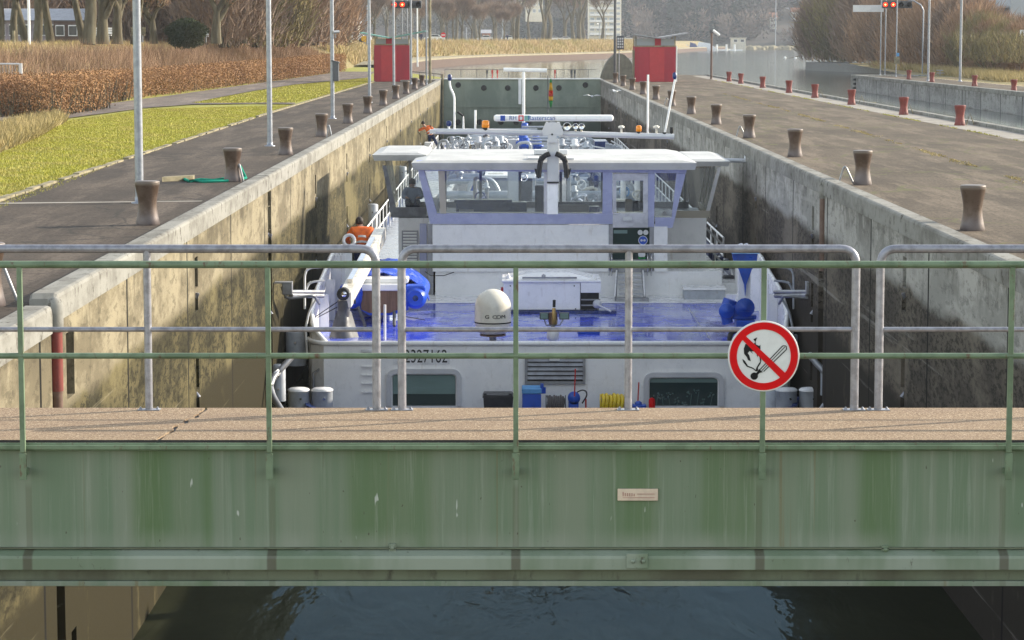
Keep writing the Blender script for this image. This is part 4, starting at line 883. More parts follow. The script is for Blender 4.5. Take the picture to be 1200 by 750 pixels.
# park benches on the bank
def bench(px_, py_, Y, s_, label, mat):
    p = at(px_, py_, Y); r_ = thing('park_bench', label, 'bench', (p.x, Y, p.z), 'park benches on the bank')
    x, z = p.x, p.z
    b_ = MB()
    for i in range(3): b_.box((x, Y - .25 + i * .14, z + .42), (x + s_, Y - .14 + i * .14, z + .46))
    b_.build('seat', mat, r_)
    b_ = MB()
    for i in range(3): b_.box((x, Y + .22, z + .52 + i * .14), (x + s_, Y + .25, z + .63 + i * .14))
    b_.build('backrest', mat, r_)
    for q in (x + .15, x + s_ - .2): MB().box((q, Y - .2, z), (q + .06, Y + .2, z + .42)).build('leg', 'dark_grey', r_)
bench(110, 49.5, 160, 1.1, 'white park bench between trunks on the bank at left', 'white_paint')
bench(153, 49.5, 158, .9, 'pinkish wooden park bench behind the nearest lamp pole', 'kerb_stone')
bench(229, 49.8, 178, .9, 'grey wooden park bench beside the dark round shrub', 'silver_panel')
# ================================================================ people
def skin_body(name, verts, edges, radii, mat, parent, root=0, sub=2):
    me = bpy.data.meshes.new(name); o = Vector(parent.location)
    me.from_pydata([tuple(Vector(v)) for v in verts], edges, []); me.update()
    ob = bpy.data.objects.new(name, me); COL.objects.link(ob)
    sk = ob.modifiers.new('skin', 'SKIN'); 
    if not me.skin_vertices: 
        me.attributes  # layer is created with the modifier below
    bm = bmesh.new(); bm.from_mesh(me); l_ = bm.verts.layers.skin.verify()
    bm.verts.ensure_lookup_table()
    for i, v in enumerate(bm.verts): r_ = radii[i]; v[l_].radius = (r_, r_) if not isinstance(r_, tuple) else r_; v[l_].use_root = (i == root)
    bm.to_mesh(me); bm.free()
    ss = ob.modifiers.new('sub', 'SUBSURF'); ss.levels = sub; ss.render_levels = sub
    dg = bpy.context.evaluated_depsgraph_get(); dg.update(); m2 = bpy.data.meshes.new_from_object(ob.evaluated_get(dg))
    bpy.data.objects.remove(ob); m2.name = name; m2.materials.clear(); m2.materials.append(MATS[mat])
    for p_ in m2.polygons: p_.use_smooth = True
    ob = bpy.data.objects.new(name, m2); COL.objects.link(ob); ob.parent = parent; return ob
def person(label, loc, J, rot=0.0, jacket='orange_cloth', trousers='navy_cloth', hair='hair', stripes=True):
    """J: joint positions in metres from the point between the feet"""
    r_ = thing('person', label, 'person', loc); r_.rotation_euler = (0, 0, rot)
    names = ['pelvis', 'waist', 'chest', 'neck', 'head', 'lsh', 'lel', 'lwr', 'rsh', 'rel', 'rwr', 'lhip', 'lkn', 'lan', 'ltoe', 'rhip', 'rkn', 'ran', 'rtoe']
    E = [(0, 1), (1, 2), (2, 3), (3, 4), (2, 5), (5, 6), (6, 7), (2, 8), (8, 9), (9, 10), (0, 11), (11, 12), (12, 13), (13, 14), (0, 15), (15, 16), (16, 17), (17, 18)]
    rad = dict(pelvis=.13, waist=.12, chest=.15, neck=.055, head=.095, lsh=.075, lel=.045, lwr=.032, rsh=.075, rel=.045, rwr=.032, lhip=.095, lkn=.06, lan=.042, ltoe=.035, rhip=.095, rkn=.06, ran=.042, rtoe=.035)
    V = [Vector(J[n]) for n in names]; Rr = [rad[n] for n in names]
    # head as a chin-to-crown pair, hands with a palm and five fingers
    hd = Vector(J['head']); V.append(hd + Vector(J.get('up', (0, 0, 1))) * .10); Rr.append(.088); E = E + [(4, 19)]
    for wr, el in (('lwr', 'lel'), ('rwr', 'rel')):
        wi = names.index(wr); d_ = (Vector(J[wr]) - Vector(J[el])).normalized(); s1 = d_.cross(Vector((0, .3, 1))).normalized()
        V.append(V[wi] + d_ * .07); Rr.append(.034); pi_ = len(V) - 1; E.append((wi, pi_))
        for q, (of, ln) in enumerate(((-.03, .065), (-.01, .08), (.01, .075), (.03, .06))):
            V.append(V[pi_] + s1 * of + d_ * .03); Rr.append(.010); a = len(V) - 1; E.append((pi_, a)); V.append(V[a] + d_ * ln * .8 + Vector((0, 0, -.02))); Rr.append(.008); E.append((a, a + 1))
        V.append(V[wi] + s1 * -.045 + d_ * .05); Rr.append(.011); a = len(V) - 1; E.append((wi, a))
    skin_body('body', V, E, Rr, 'skin', r_)
    tv = [Vector(J[n]) for n in ('pelvis', 'waist', 'chest', 'lsh', 'lel', 'lwr', 'rsh', 'rel', 'rwr')]; tv.append(tv[2].lerp(Vector(J['neck']), .7))
    skin_body('jacket', tv, [(0, 1), (1, 2), (2, 3), (3, 4), (4, 5), (2, 6), (6, 7), (7, 8), (2, 9)], [.175, .16, .185, .105, .075, .055, .105, .075, .055, .085], jacket, r_)
    lv = [Vector(J[n]) for n in ('pelvis', 'lhip', 'lkn', 'lan', 'rhip', 'rkn', 'ran')]
    skin_body('trousers', lv, [(0, 1), (1, 2), (2, 3), (0, 4), (4, 5), (5, 6)], [.15, .12, .085, .065, .12, .085, .065], trousers, r_)
    for s_ in ('l', 'r'): skin_body('boot', [Vector(J[s_ + 'an']) + Vector((0, 0, .08)), Vector(J[s_ + 'an']), Vector(J[s_ + 'toe'])], [(0, 1), (1, 2)], [.07, .065, .05], 'black_rubber', r_)
    up = Vector(J.get('up', (0, 0, 1))); fc = Vector(J.get('face', (0, -1, 0))); hd2 = hd + up * .06
    b_ = MB(); n0 = len(b_.v); b_.lathe((0, 0, 0), [(.0, .125), (.06, .11), (.098, .06), (.107, .0), (.102, -.05), (.06, -.07)], 14)
    q = Vector((0, 0, 1)).rotation_difference((up - fc * .25).normalized()); b_.v = [tuple(q @ Vector(v) + hd2 - fc * .018 + up * .02) for v in b_.v]
    o_ = MB(); o_.v = [tuple(Vector(v) + Vector(loc)) for v in b_.v]; o_.f = b_.f; o_.sm = b_.sm; o_.build('hair', hair, r_)
    sd_ = fc.cross(up).normalized(); L0 = Vector(loc)
    for e_ in (-.033, .033): MB().lathe(L0 + hd2 + fc * .088 + sd_ * e_, [(0, -.010), (.010, 0), (0, .010)], 6).build('eye', 'black_rubber', r_)
    MB().prism([L0 + hd2 + fc * .09 + up * .012, L0 + hd2 + fc * .088 - up * .035 + sd_ * .016, L0 + hd2 + fc * .088 - up * .035 - sd_ * .016], fc * .022).build('nose', 'skin', r_)
    MB().prism([L0 + hd2 + fc * .085 - up * .055 + sd_ * .024, L0 + hd2 + fc * .085 - up * .055 - sd_ * .024, L0 + hd2 + fc * .085 - up * .063], fc * .008).build('mouth', 'sign_red', r_)
    for e_ in (-1, 1): MB().lathe(L0 + hd2 + sd_ * .095 * e_ - up * .0, [(0, -.03), (.014, 0), (0, .03)], 6).build('ear', 'skin', r_)
    if stripes:
        ch, pe = Vector(J['chest']), Vector(J['pelvis'])
        for u_, rr_ in ((.28, .176), (.62, .186)):
            c_ = pe.lerp(ch, u_) + L0; ax = (ch - pe).normalized(); a1 = ax.orthogonal().normalized(); a2 = ax.cross(a1)
            b_ = MB(); vs = []
            for k in range(20):
                th = 2 * math.pi * k / 20; dd = a1 * math.cos(th) + a2 * math.sin(th); vs += [c_ + dd * rr_ - ax * .028, c_ + dd * rr_ + ax * .028]
            b_.add(vs, [(2 * k, (2 * k + 2) % 40, (2 * k + 3) % 40, 2 * k + 1) for k in range(20)], True); b_.build('reflective_stripe', 'reflective', r_)
    return r_
SD = -3.98          # ship deck level
p = at(424, 300, 66.0)
person('person in orange jacket and dark hood seen from behind on the left side deck', (p.x, 66.0, -3.32),
       dict(pelvis=(0, 0, .93), waist=(0, .05, 1.08), chest=(0, .16, 1.32), neck=(-.03, .24, 1.46), head=(-.07, .27, 1.52), lsh=(-.24, .16, 1.38), lel=(-.40, .18, 1.16), lwr=(-.34, .38, 1.02), rsh=(.24, .16, 1.38), rel=(.42, .2, 1.16), rwr=(.36, .4, 1.04),
            lhip=(-.1, 0, .9), lkn=(-.12, .08, .48), lan=(-.12, 0, .08), ltoe=(-.13, .18, .04), rhip=(.1, 0, .9), rkn=(.12, .08, .48), ran=(.12, 0, .08), rtoe=(.13, .18, .04), face=(0, 1, 0)))
p = at(506, 160, 147)
MB().box((p.x - .9, 146.2, SD), (p.x + .9, 148.2, SD + .55), .03).build('deck_platform', 'pipe_grey', loc=(p.x, 147, SD)); o = bpy.data.objects['deck_platform']; o['label'] = 'grey platform under the far deckhand in orange by the left wall'; o['category'] = 'platform'
person('person in orange jacket and navy trousers leaning towards the left wall beyond the wheelhouse', (p.x, 147, SD + .55),
       dict(pelvis=(-.05, 0, .95), waist=(-.12, 0, 1.1), chest=(-.28, -.02, 1.34), neck=(-.42, -.04, 1.50), head=(-.48, -.04, 1.58), lsh=(-.36, -.05, 1.40), lel=(-.66, -.05, 1.28), lwr=(-.90, -.05, 1.18), rsh=(-.14, .05, 1.44), rel=(.1, .05, 1.28), rwr=(.02, -.1, 1.1),
            lhip=(-.13, 0, .92), lkn=(-.12, .0, .48), lan=(-.16, 0, .08), ltoe=(-.3, 0, .04), rhip=(.06, 0, .9), rkn=(.26, .0, .5), ran=(.46, 0, .08), rtoe=(.32, -.05, .04), face=(-1, 0, 0), up=(-.3, 0, .95)))
# boat hook rope held by the far worker
b_ = MB(); b_.tube([at(481, 138, 147), at(487, 150, 147), at(492.5, 158, 147)], .02, 5); b_.tube([at(492.5, 158, 147), at(495, 172, 147.2)], .012, 4)
tag(b_.build('mooring_line', 'rope_dark', loc=at(481, 138, 147)), 'dark line running from the wall to the hand of the far deckhand', 'rope')
MB().box((-4.5, 65.7, SD + .02), (-3.2, 66.6, -3.33), .02).build('step_box', 'pipe_grey', loc=(-3.9, 66, SD)); bpy.data.objects['step_box']['label'] = 'grey step box under the feet of the person in orange on the side deck'; bpy.data.objects['step_box']['category'] = 'box'
p = at(461, 250, 73.2)
person('person in light blue shirt sitting at the left wing window of the wheelhouse', (p.x + .55, 73.4, -1.94),
       dict(pelvis=(0, .2, .16), waist=(0, .2, .3), chest=(-.02, .14, .53), neck=(-.02, .10, .68), head=(-.02, .08, .75), lsh=(-.2, .12, .6), lel=(-.27, -.05, .42), lwr=(-.18, -.28, .42), rsh=(.18, .12, .6), rel=(.27, -.05, .42), rwr=(.18, -.28, .42),
            lhip=(-.1, .18, .15), lkn=(-.14, -.22, .34), lan=(-.12, -.5, .07), ltoe=(-.12, -.64, .05), rhip=(.1, .18, .15), rkn=(.14, -.22, .34), ran=(.12, -.5, .07), rtoe=(.12, -.64, .05)), jacket='shirt_blue', stripes=False)
def gull(p, s_, rot, label):
    r_ = thing('gull', label, 'bird', p, 'gulls flying over the chamber'); x, y, z = p
    b_ = MB(); b_.lathe((0, 0, 0), [(0, -.22), (.03, -.16), (.07, -.05), (.075, .05), (.05, .13), (.045, .17), (.03, .21), (0, .24)], 10)
    B = [((v[2]) * s_, v[0] * s_, v[1] * s_) for v in b_.v]
    W = []
    for sg_ in (-1, 1):
        W.append(([(.08, sg_ * .05, .03), (.10, sg_ * .28, .12), (.02, sg_ * .62, .06), (-.04, sg_ * .30, .10), (-.06, sg_ * .05, .02)]))
    q = MB(); q.v = B; q.f = b_.f; q.sm = b_.sm
    for w_ in W:
        o_ = len(q.v); q.v += [(a * s_, c_ * s_, d_ * s_) for a, c_, d_ in w_] + [(a * s_, c_ * s_, (d_ - .015) * s_) for a, c_, d_ in w_]; q.f += [tuple(o_ + i for i in range(5)), tuple(o_ + 9 - i for i in range(5))] + [(o_ + i, o_ + (i + 1) % 5, o_ + 5 + (i + 1) % 5, o_ + 5 + i) for i in range(5)]; q.sm += [False] * 7
    cr_, sr_ = math.cos(rot), math.sin(rot); q.v = [(v[0] * cr_ - v[1] * sr_ + x, v[0] * sr_ + v[1] * cr_ + y, v[2] + z) for v in q.v]
    q.build('body', 'feather', r_)
gull(at(694, 113, 170), 1.0, R(80), 'white gull with spread wings flying before the lock gate')
gull(at(721, 107, 150), .9, R(35), 'white gull flying in front of the right lock wall')
# ================================================================ THE TANK BARGE
XC, HB = 0.87, 5.58; YS = 58.0; LD = -5.44
ship = thing('tank_barge', 'white and blue tank barge seen from its stern, low in the lock chamber', 'barge', (XC, YS, WZ))
def hull_outline(z, grow=0):
    P_ = []
    for k in range(13):
        a = math.pi * (1 + k / 12); P_.append((XC + (HB + grow) * math.cos(a), 57.0 + 5.2 * math.sin(a) * 1.0))
    P_ += [(XC + HB + grow, 160), (XC + HB * .75, 172), (XC + HB * .3, 178), (XC - HB * .3, 178), (XC - HB * .75, 172), (XC - HB - grow, 160)]
    return [(x, y, z) for x, y in P_]
b_ = MB(); b_.prism(hull_outline(-6.3), (0, 0, LD + 6.3)); b_.build('hull', 'navy_paint', ship)
o1, o2 = hull_outline(LD)[:13], hull_outline(LD, -.12)[:13]; b_ = MB(); vs = []
for a, c_ in zip(o1, o2): vs += [a, (a[0], a[1], LD + .42), (c_[0], c_[1], LD + .42), c_]
b_.add(vs, [(4 * i + j, 4 * i + (j + 1) % 4, 4 * i + 4 + (j + 1) % 4, 4 * i + 4 + j) for i in range(12) for j in range(4)]); b_.build('stern_bulwark', 'navy_paint', ship)
# upper body with the stern bulkhead, corners cut
zr = zat(404, YS)
rc = .55
oc = [(XC - HB, 170), (XC - HB, YS + rc * 1.6), (XC - HB + .10, YS + rc * .7), (XC - HB + rc * .75, YS), (XC + HB - rc * .75, YS), (XC + HB - .10, YS + rc * .7), (XC + HB, YS + rc * 1.6), (XC + HB, 170)]
MB().prism([(x, y, LD) for x, y in oc], (0, 0, SD - LD)).build('stern_bulkhead', 'white_paint', ship)
MB().prism([(x * .985 + XC * .015, y + .05, SD) for x, y in oc], (0, 0, .012)).build('aft_deck', 'ship_deck', ship)
b_ = MB(); b_.box((XC - HB + .08, 67.3, SD + .016), (XC + HB - .08, 166, SD + .03)); b_.build('main_deck', 'white_paint', ship)
# rim pipe round the stern deck and swept bulwarks
b_ = MB(); b_.tube([(x, y, SD + .05) for x, y in oc[1:7]], .06, 8); b_.build('deck_rim', 'white_paint', ship)
def bulwark(s_):
    outer = []; cl = [(XC + s_ * (HB - .42), YS + .06, SD + .04), (XC + s_ * (HB - .12), YS + .5, SD + .3), (XC + s_ * HB, YS + 1.2, SD + .62), (XC + s_ * HB, 61.0, SD + 1.0), (XC + s_ * HB, 63.2, SD + 1.15), (XC + s_ * HB, 65.4, SD + 1.36), (XC + s_ * HB, 67.2, SD + 1.42), (XC + s_ * HB, 70.0, SD + 1.30), (XC + s_ * HB, 71.5, SD + 1.0), (XC + s_ * HB, 74, SD + .3)]
    b_ = MB(); vs = []
    for x, y, z in cl: vs += [(x, y, SD - .3), (x, y, z), (x - s_ * .09, y, z), (x - s_ * .09, y, SD - .3)]
    fs = []
    for i in range(len(cl) - 1):
        for j in range(4): fs.append((4 * i + j, 4 * i + (j + 1) % 4, 4 * i + 4 + (j + 1) % 4, 4 * i + 4 + j))
    fs += [(0, 1, 2, 3), tuple(4 * (len(cl) - 1) + j for j in (3, 2, 1, 0))]; b_.add(vs, fs); b_.build('bulwark', 'white_paint', ship)
    MB().tube([(x - s_ * .045, y, z + .01) for x, y, z in cl], .06, 8).build('bulwark_rail', 'white_paint', ship)
    # stiffener ribs inside
    for (x, y, z) in cl[3:8]: MB().box((x - s_ * .095, y - .03, SD + .02), (x - s_ * .32, y + .03, z - .12)).build('bulwark_rib', 'white_paint', ship)
bulwark(-1); bulwark(1)
# windows and vent on the stern bulkhead
def port_window(px0, px1, pyt, blind, label=None):
    Y = YS; x0, x1, zt = xat(px0, Y, 450), xat(px1, Y, 450), zat(pyt, Y); zb_ = -5.36; b_ = MB(); r0 = .22
    def rr(a, c_, lo, hi, r_, n=5):
        P_ = [(a, lo)]
        for k in range(n + 1): th = math.pi - math.pi / 2 * k / n; P_.append((a + r_ + r_ * math.cos(th), hi - r_ + r_ * math.sin(th)))
        for k in range(n + 1): th = math.pi / 2 - math.pi / 2 * k / n; P_.append((c_ - r_ + r_ * math.cos(th), hi - r_ + r_ * math.sin(th)))
        P_.append((c_, lo)); return P_
    O, I = rr(x0, x1, zb_, zt, r0), rr(x0 + .11, x1 - .11, zb_, zt - .11, r0 * .5); n = len(O); vs = []
    for (a, c_), (e_, f_) in zip(O, I): vs += [(a, Y - .002, c_), (a, Y - .09, c_), (e_, Y - .09, f_), (e_, Y - .004, f_)]
    b_.add(vs, [(4 * i + j, 4 * i + (j + 1) % 4, 4 * i + 4 + (j + 1) % 4, 4 * i + 4 + j) for i in range(n - 1) for j in range(4)]); fr_ = b_.build('window', 'silver_panel', ship)
    J = rr(x0 + .14, x1 - .14, zb_, zt - .14, r0 * .4); MB().prism([(a, Y - .008, c_) for a, c_ in J], (0, .004, 0)).build('pane', 'dark_glass', fr_)
    zc = zt - .14; k = rr(x0 + .15, x1 - .15, zc - blind * (zc - zb_), zc - .005, r0 * .25); MB().prism([(a, Y - .014, c_) for a, c_ in k], (0, .003, 0)).build('roller_blind', 'blind', fr_)
    if blind < .3:
        rr_ = random.Random(5)
        for i in range(9):
            q = MB(); x = x0 + .3 + i * (x1 - x0 - .6) / 8; z_ = zc - .45 + rr_.uniform(-.1, .16)
            q.tube([(x, Y - .018, zb_), (x + rr_.uniform(-.05, .05), Y - .018, z_)], .008, 4)
            for a in range(5): q.lathe((x + rr_.uniform(-.07, .07), Y - .02, z_ + rr_.uniform(-.07, .05)), [(0, -.02), (.022, 0), (0, .02)], 6, 'y')
            q.build('flower', 'blind', fr_)
port_window(453, 541, 432, .62); port_window(754, 848, 436, .16)
x0, x1, z0, z1 = xat(615, YS, 430), xat(686, YS, 430), zat(449.5, YS), zat(414, YS)
vg = MB(); 
for (a, c_, e_, f_) in ((x0, x1, z1 - .06, z1), (x0, x1, z0, z0 + .06), (x0, x0 + .06, z0 + .06, z1 - .06), (x1 - .06, x1, z0 + .06, z1 - .06)): vg.box((a, YS - .07, e_), (c_, YS - .003, f_))
vg = vg.build('vent_grille', 'grey_steel', ship)
MB().box((x0 + .06, YS - .012, z0 + .06), (x1 - .06, YS - .004, z1 - .06)).build('backing', 'black_rubber', vg)
b_ = MB(); n = 6
for i in range(n): zc = z0 + .1 + i * (z1 - z0 - .17) / (n - 1) * .97; b_.prism([(x0 + .062, YS - .02, zc + .07), (x0 + .062, YS - .06, zc), (x0 + .062, YS - .066, zc + .006), (x0 + .062, YS - .024, zc + .078)], (x1 - x0 - .124, 0, 0))
b_.build('louvre', 'grey_steel', vg)
MB().box((xat(644, YS), YS - .075, zat(422.5, YS)), (xat(656, YS), YS - .071, zat(419, YS))).build('label_plate', 'sign_white', vg)
# registration number
MB().box((xat(461, YS, 420), YS - .012, zat(427, YS)), (xat(527, YS, 420), YS - .003, zat(409.5, YS)), .002).build('number_plate', 'white_gel', ship)
text('registration_number', '02327162', .43, 'text_black', (xat(495.5, YS, 418), YS - .0135, zat(418.2, YS)), ship, sx=.66)
b_ = MB(); xx = xat(424, YS, 430)
for i in range(4): z_ = zat(430 + i * 10, YS); b_.box((xx, YS - .05, z_), (xx + .28, YS - .003, z_ + .025))
b_.build('rung', 'white_paint', ship)
MB().box((xat(423, YS, 409), YS - .05, zat(412, YS)), (xat(436, YS, 409), YS - .003, zat(409.5, YS))).build('light_fitting', 'white_gel', ship)
for s_ in (-1, 1):   # side cabin panes on the cut corners
    xq = XC + s_ * (HB - .24); b_ = MB(); yq = YS + .16
    b_.tube([(xq - .08 * 1, yq - .02, -5.1), (xq - .08, yq - .02, SD - .65), (xq + .08, yq + .0, SD - .55)], .03, 6); b_.build('corner_trim', 'grey_steel', ship)
# low stern deck : double bollards, dark machinery
def twin(x, y, label=None):
    for q in (0, .52):
        b_ = MB(); b_.lathe((x + q, y, LD), [(.235, 0), (.235, .66), (.245, .67)], 20); o = b_.build('stern_bollard', 'bollard_grey', ship)
        MB().lathe((x + q, y, LD), [(.245, .672), (.245, .70), (.20, .73), (0, .75)], 20).build('cap', 'white_gel', o)
        for zz in (.52, .25): MB().lathe((x + q + .06, y - .25, LD + zz), [(.028, -.03), (.028, .02)], 8, 'y').build('stud', 'chrome', o)
twin(xat(350, 56.2, 460), 56.2); twin(xat(921.5, 56.2, 465), 56.2); 
b_ = MB(); b_.lathe((xat(905, 56.6), 56.6, LD), [(.235, 0), (.235, .72), (0, .74)], 18); b_.build('stern_bollard', 'bollard_grey', ship)
def side_bol(px_, py_, Y, r_, h, base=SD):
    x = xat(px_, Y, py_); z_ = zat(py_, Y); b_ = MB(); b_.lathe((x, Y, z_ - h), [(r_, 0), (r_, h * .96), (r_ * .8, h), (0, h)], 16); o = b_.build('side_bollard', 'bollard_grey', ship)
    for zz in (h * .35, h * .7): MB().lathe((x, Y - r_ - .02, z_ - h + zz), [(.025, -.02), (.025, .02)], 8, 'y').build('stud', 'chrome', o)
side_bol(347, 388, 59.4, .24, .8); side_bol(941, 392, 59.4, .24, .8); side_bol(437, 239, 88, .18, .9); side_bol(327, 427, 55.3, .14, .8); side_bol(968, 431, 55.3, .12, .6); side_bol(472, 195, 118, .18, .9)
for s_, xs in ((-1, (316, 312, 332)), (1, (976, 980, 960))):      # curved grey fender bows at the quarters
    a = [at(xs[2] if False else (345 if s_ < 0 else 948), 415, 55.5), at(330 if s_ < 0 else 962, 432, 55.2), at(xs[0], 445, 55), at(xs[1] + (6 if s_ < 0 else -4), 462, 54.6), at(xs[2], 484, 54)]
    MB().tube(rounded(a, .3, 4), .07, 8).build('fender_bow', 'grey_steel', ship)
# outrigger pipes with a grey box at both quarters
for s_ in (-1, 1):
    m_ = lambda px_: px_ if s_ < 0 else 1287 - px_
    Y = 57.2; b_ = MB(); b_.tube([at(m_(341), 342, Y), at(m_(379), 342, Y + 1.5)], .045, 8); b_.tube([at(m_(341), 346, Y), at(m_(378), 346.5, Y + 1.5)], .055, 8)
    b_.tube(rounded([at(m_(330), 336, Y), at(m_(334), 348, Y), at(m_(339), 350, Y), at(m_(368), 346, Y), at(m_(374), 356, Y + .8)], .12), .03, 8); o = b_.build('mooring_arm', 'grey_steel', ship)
    a, c_ = at(m_(343), 345, Y), at(m_(322), 330, Y); xa, xb = sorted((a.x, at(m_(330), 331, Y).x))
    b_ = MB(); b_.box((min(a.x, at(m_(331), 340, Y).x), Y - .12, a.z), (max(a.x, at(m_(331), 340, Y).x), Y + .12, c_.z - .02), .02); b_.box((min(c_.x, a.x), Y - .14, c_.z - .03), (max(c_.x, a.x), Y + .14, c_.z), .004); b_.build('arm_box', 'grey_steel', o)
    # bent handrails outboard
    for (Yq, pts) in ((59.5, [(357, 362), (357, 320), (361, 314), (378, 313)]), (60.5, [(358, 345), (360, 334), (365, 330), (380, 329)]), (58.7, [(360, 415), (358, 385), (362, 365), (374, 345)])):
        MB().tube(rounded([at(m_(a), c2, Yq) for a, c2 in pts], .12), .028, 7).build('handrail', 'white_paint' if s_ < 0 else 'bollard_grey', ship)
# side railings of the tank deck
for s_ in (-1, 1):
    x = XC + s_ * (HB - .15); b_ = MB()
    for z_ in (.55, 1.08): b_.tube([(x, 76, SD + z_), (x, 158, SD + z_)], .03, 6)
    for y in np.arange(76, 158.1, 2.4): b_.tube([(x, y, SD), (x, y, SD + 1.08)], .03, 6)
    b_.build('side_railing', 'white_paint', ship)
    b_ = MB(); b_.box((XC + s_ * (HB - .02), 74, SD - .1), (XC + s_ * (HB + .03), 160, SD + .30)); b_.build('deck_edge', 'navy_paint', ship)
# ---------------------------------------------------------------- wheelhouse
Yw = 69.2; W = lambda px_, py_=300: xat(px_, Yw, py_)
zA, zB, zC = zat(351, Yw), zat(318, Yw), zat(262.5, Yw)
b_ = MB(); b_.box((W(510), Yw, SD + .01), (W(846), 75.5, zB)); b_.box((W(462) - .0, Yw + 2.6, SD + .03), (W(836), 75.6, zC - .02)); o_ = b_.build('cabin_base', 'white_paint', ship)
b_ = MB(); b_.box((W(507), Yw - .10, zB), (W(638) - .012, Yw + 3, zC - .004), .01); b_.box((W(638) + .012, Yw - .10, zB), (W(713), Yw + 3, zC - .004), .01); b_.box((W(766), Yw - .10, zB), (W(782), Yw + 3, zC - .004), .01)
b_.box((W(638) - .012, Yw - .085, zB), (W(638) + .012, Yw, zC - .01)); b_.build('front_panel', 'white_paint', ship)
MB().box((W(501), Yw + .2, SD + .01), (W(507.5), Yw + 2.9, zC - .004)).build('corner_panel', 'grey_steel', ship)
# vent panel low on the left wing body
Yl = Yw + 2.58; b_ = MB(); b_.box((xat(471, Yl), Yl - .03, zat(312, Yl)), (xat(490, Yl), Yl - .002, zat(270, Yl)), .004); o2 = b_.build('side_vent', 'grey_steel', ship)
b_ = MB()
for i in range(12): z_ = zat(309, Yl) + i * .085; b_.box((xat(472.5, Yl), Yl - .04, z_), (xat(488.5, Yl), Yl - .032, z_ + .05))
b_.build('slat', 'white_paint', o2)
MB().box((xat(492, Yl), Yl - .05, zat(330, Yl)), (xat(500, Yl), Yl - .002, zat(262, Yl))).build('corner_panel', 'lilac_paint', ship)
# lower door in the front wall
b_ = MB(); b_.box((W(713), Yw - .08, zat(308, Yw)), (W(718), Yw + .04, zC - .006)); b_.box((W(761), Yw - .08, zat(308, Yw)), (W(766), Yw + .04, zC - .006)); b_.box((W(718), Yw - .07, zC - .10), (W(761), Yw + .04, zC - .006)); b_.box((W(718), Yw - .07, zB - .02), (W(761), Yw + .04, zat(304, Yw)))
dr = b_.build('lower_door', 'grey_steel', ship)
MB().box((W(718), Yw - .02, zat(304, Yw)), (W(761), Yw - .012, zC - .10)).build('door_pane', 'dark_glass', dr)
MB().box((W(719), Yw - .03, zat(273.5, Yw)), (W(735), Yw - .022, zat(269.5, Yw))).build('paper_notice', 'blind', dr)
zq = zat(281.5, Yw); xq = W(753.3); rq = 5.4 * 70 / 3000
MB().lathe((xq, Yw - .04, zq), [(0, 0), (rq, 0), (rq, .012), (0, .012)], 24, 'y', False).build('sticker_edge', 'sign_white', dr)
MB().lathe((xq, Yw - .045, zq), [(0, 0), (rq * .88, 0), (rq * .88, .004), (0, .004)], 24, 'y', False).build('blue_sticker', 'blue_deck_item', dr)
b_ = MB()
for q in (-.04, .04): b_.lathe((xq + q, Yw - .05, zq), [(0, 0), (.032, 0), (.032, .004), (0, .004)], 12, 'y', False)
b_.box((xq - .04, Yw - .05, zq - .008), (xq + .04, Yw - .046, zq + .008)); b_.build('goggles_mark', 'sign_white', dr)
for q in (750, 756.5): MB().lathe((W(q), Yw - .04, zat(272.3, Yw)), [(0, 0), (.07, 0), (.07, .01), (0, .01)], 16, 'y', False).build('round_sticker', 'sign_white', dr)
b_ = MB(); b_.lathe((W(752), Yw - .04, zat(298, Yw)), [(0, 0), (.10, 0), (.10, .01), (0, .01)], 16, 'y', False); b_.build('round_sticker', 'sign_white', dr)
MB().box((W(748), Yw - .04, zat(303, Yw)), (W(756), Yw - .03, zat(301, Yw))).build('green_sticker', 'flag_green', dr)
for a in (713.5, 716.5, 758.5, 763): MB().tube(rounded([(W(a), Yw - .14, zat(322, Yw)), (W(a), Yw - .26, zat(318, Yw)), (W(a), Yw - .26, zat(300, Yw)), (W(a), Yw - .14, zat(297, Yw))], .05), .022, 6).build('grab_rail', 'chrome', dr)
# stairs
b_ = MB(); n = 7
for i in range(n):
    u = i / (n - 1); z_ = zat(355.5, 68.0) * (1 - u) + zat(322, Yw - .15) * u; y = 67.95 * (1 - u) + (Yw - .25) * u; b_.box((W(723) + .03, y - .1, z_ - .02), (W(755) - .03, y + .1, z_ + .02), .004)
st_ = b_.build('stair', 'silver_panel', ship)
for a, c_ in ((721.5, 723), (756.5, 753)):
    b_ = MB(); A, B = at(a, 357, 67.75), at(c_, 320, Yw - .12); b_.prism([(A.x - .03, A.y, A.z - .1), (A.x - .03, A.y, A.z + .12), (B.x - .03, B.y, B.z + .12), (B.x - .03, B.y, B.z - .1)], (.05, 0, 0)); b_.build('stair_side', 'grey_steel', st_)
    MB().tube([at(a - 1, 347, 67.8), at(a + (1 if a < 740 else -3), 317, Yw - .4)], .022, 6).build('stair_rail', 'white_paint', st_)
MB().box((W(720), 67.6, SD + .02), (W(757), 67.9, SD + .12), .01).build('stair_foot', 'grey_steel', st_)
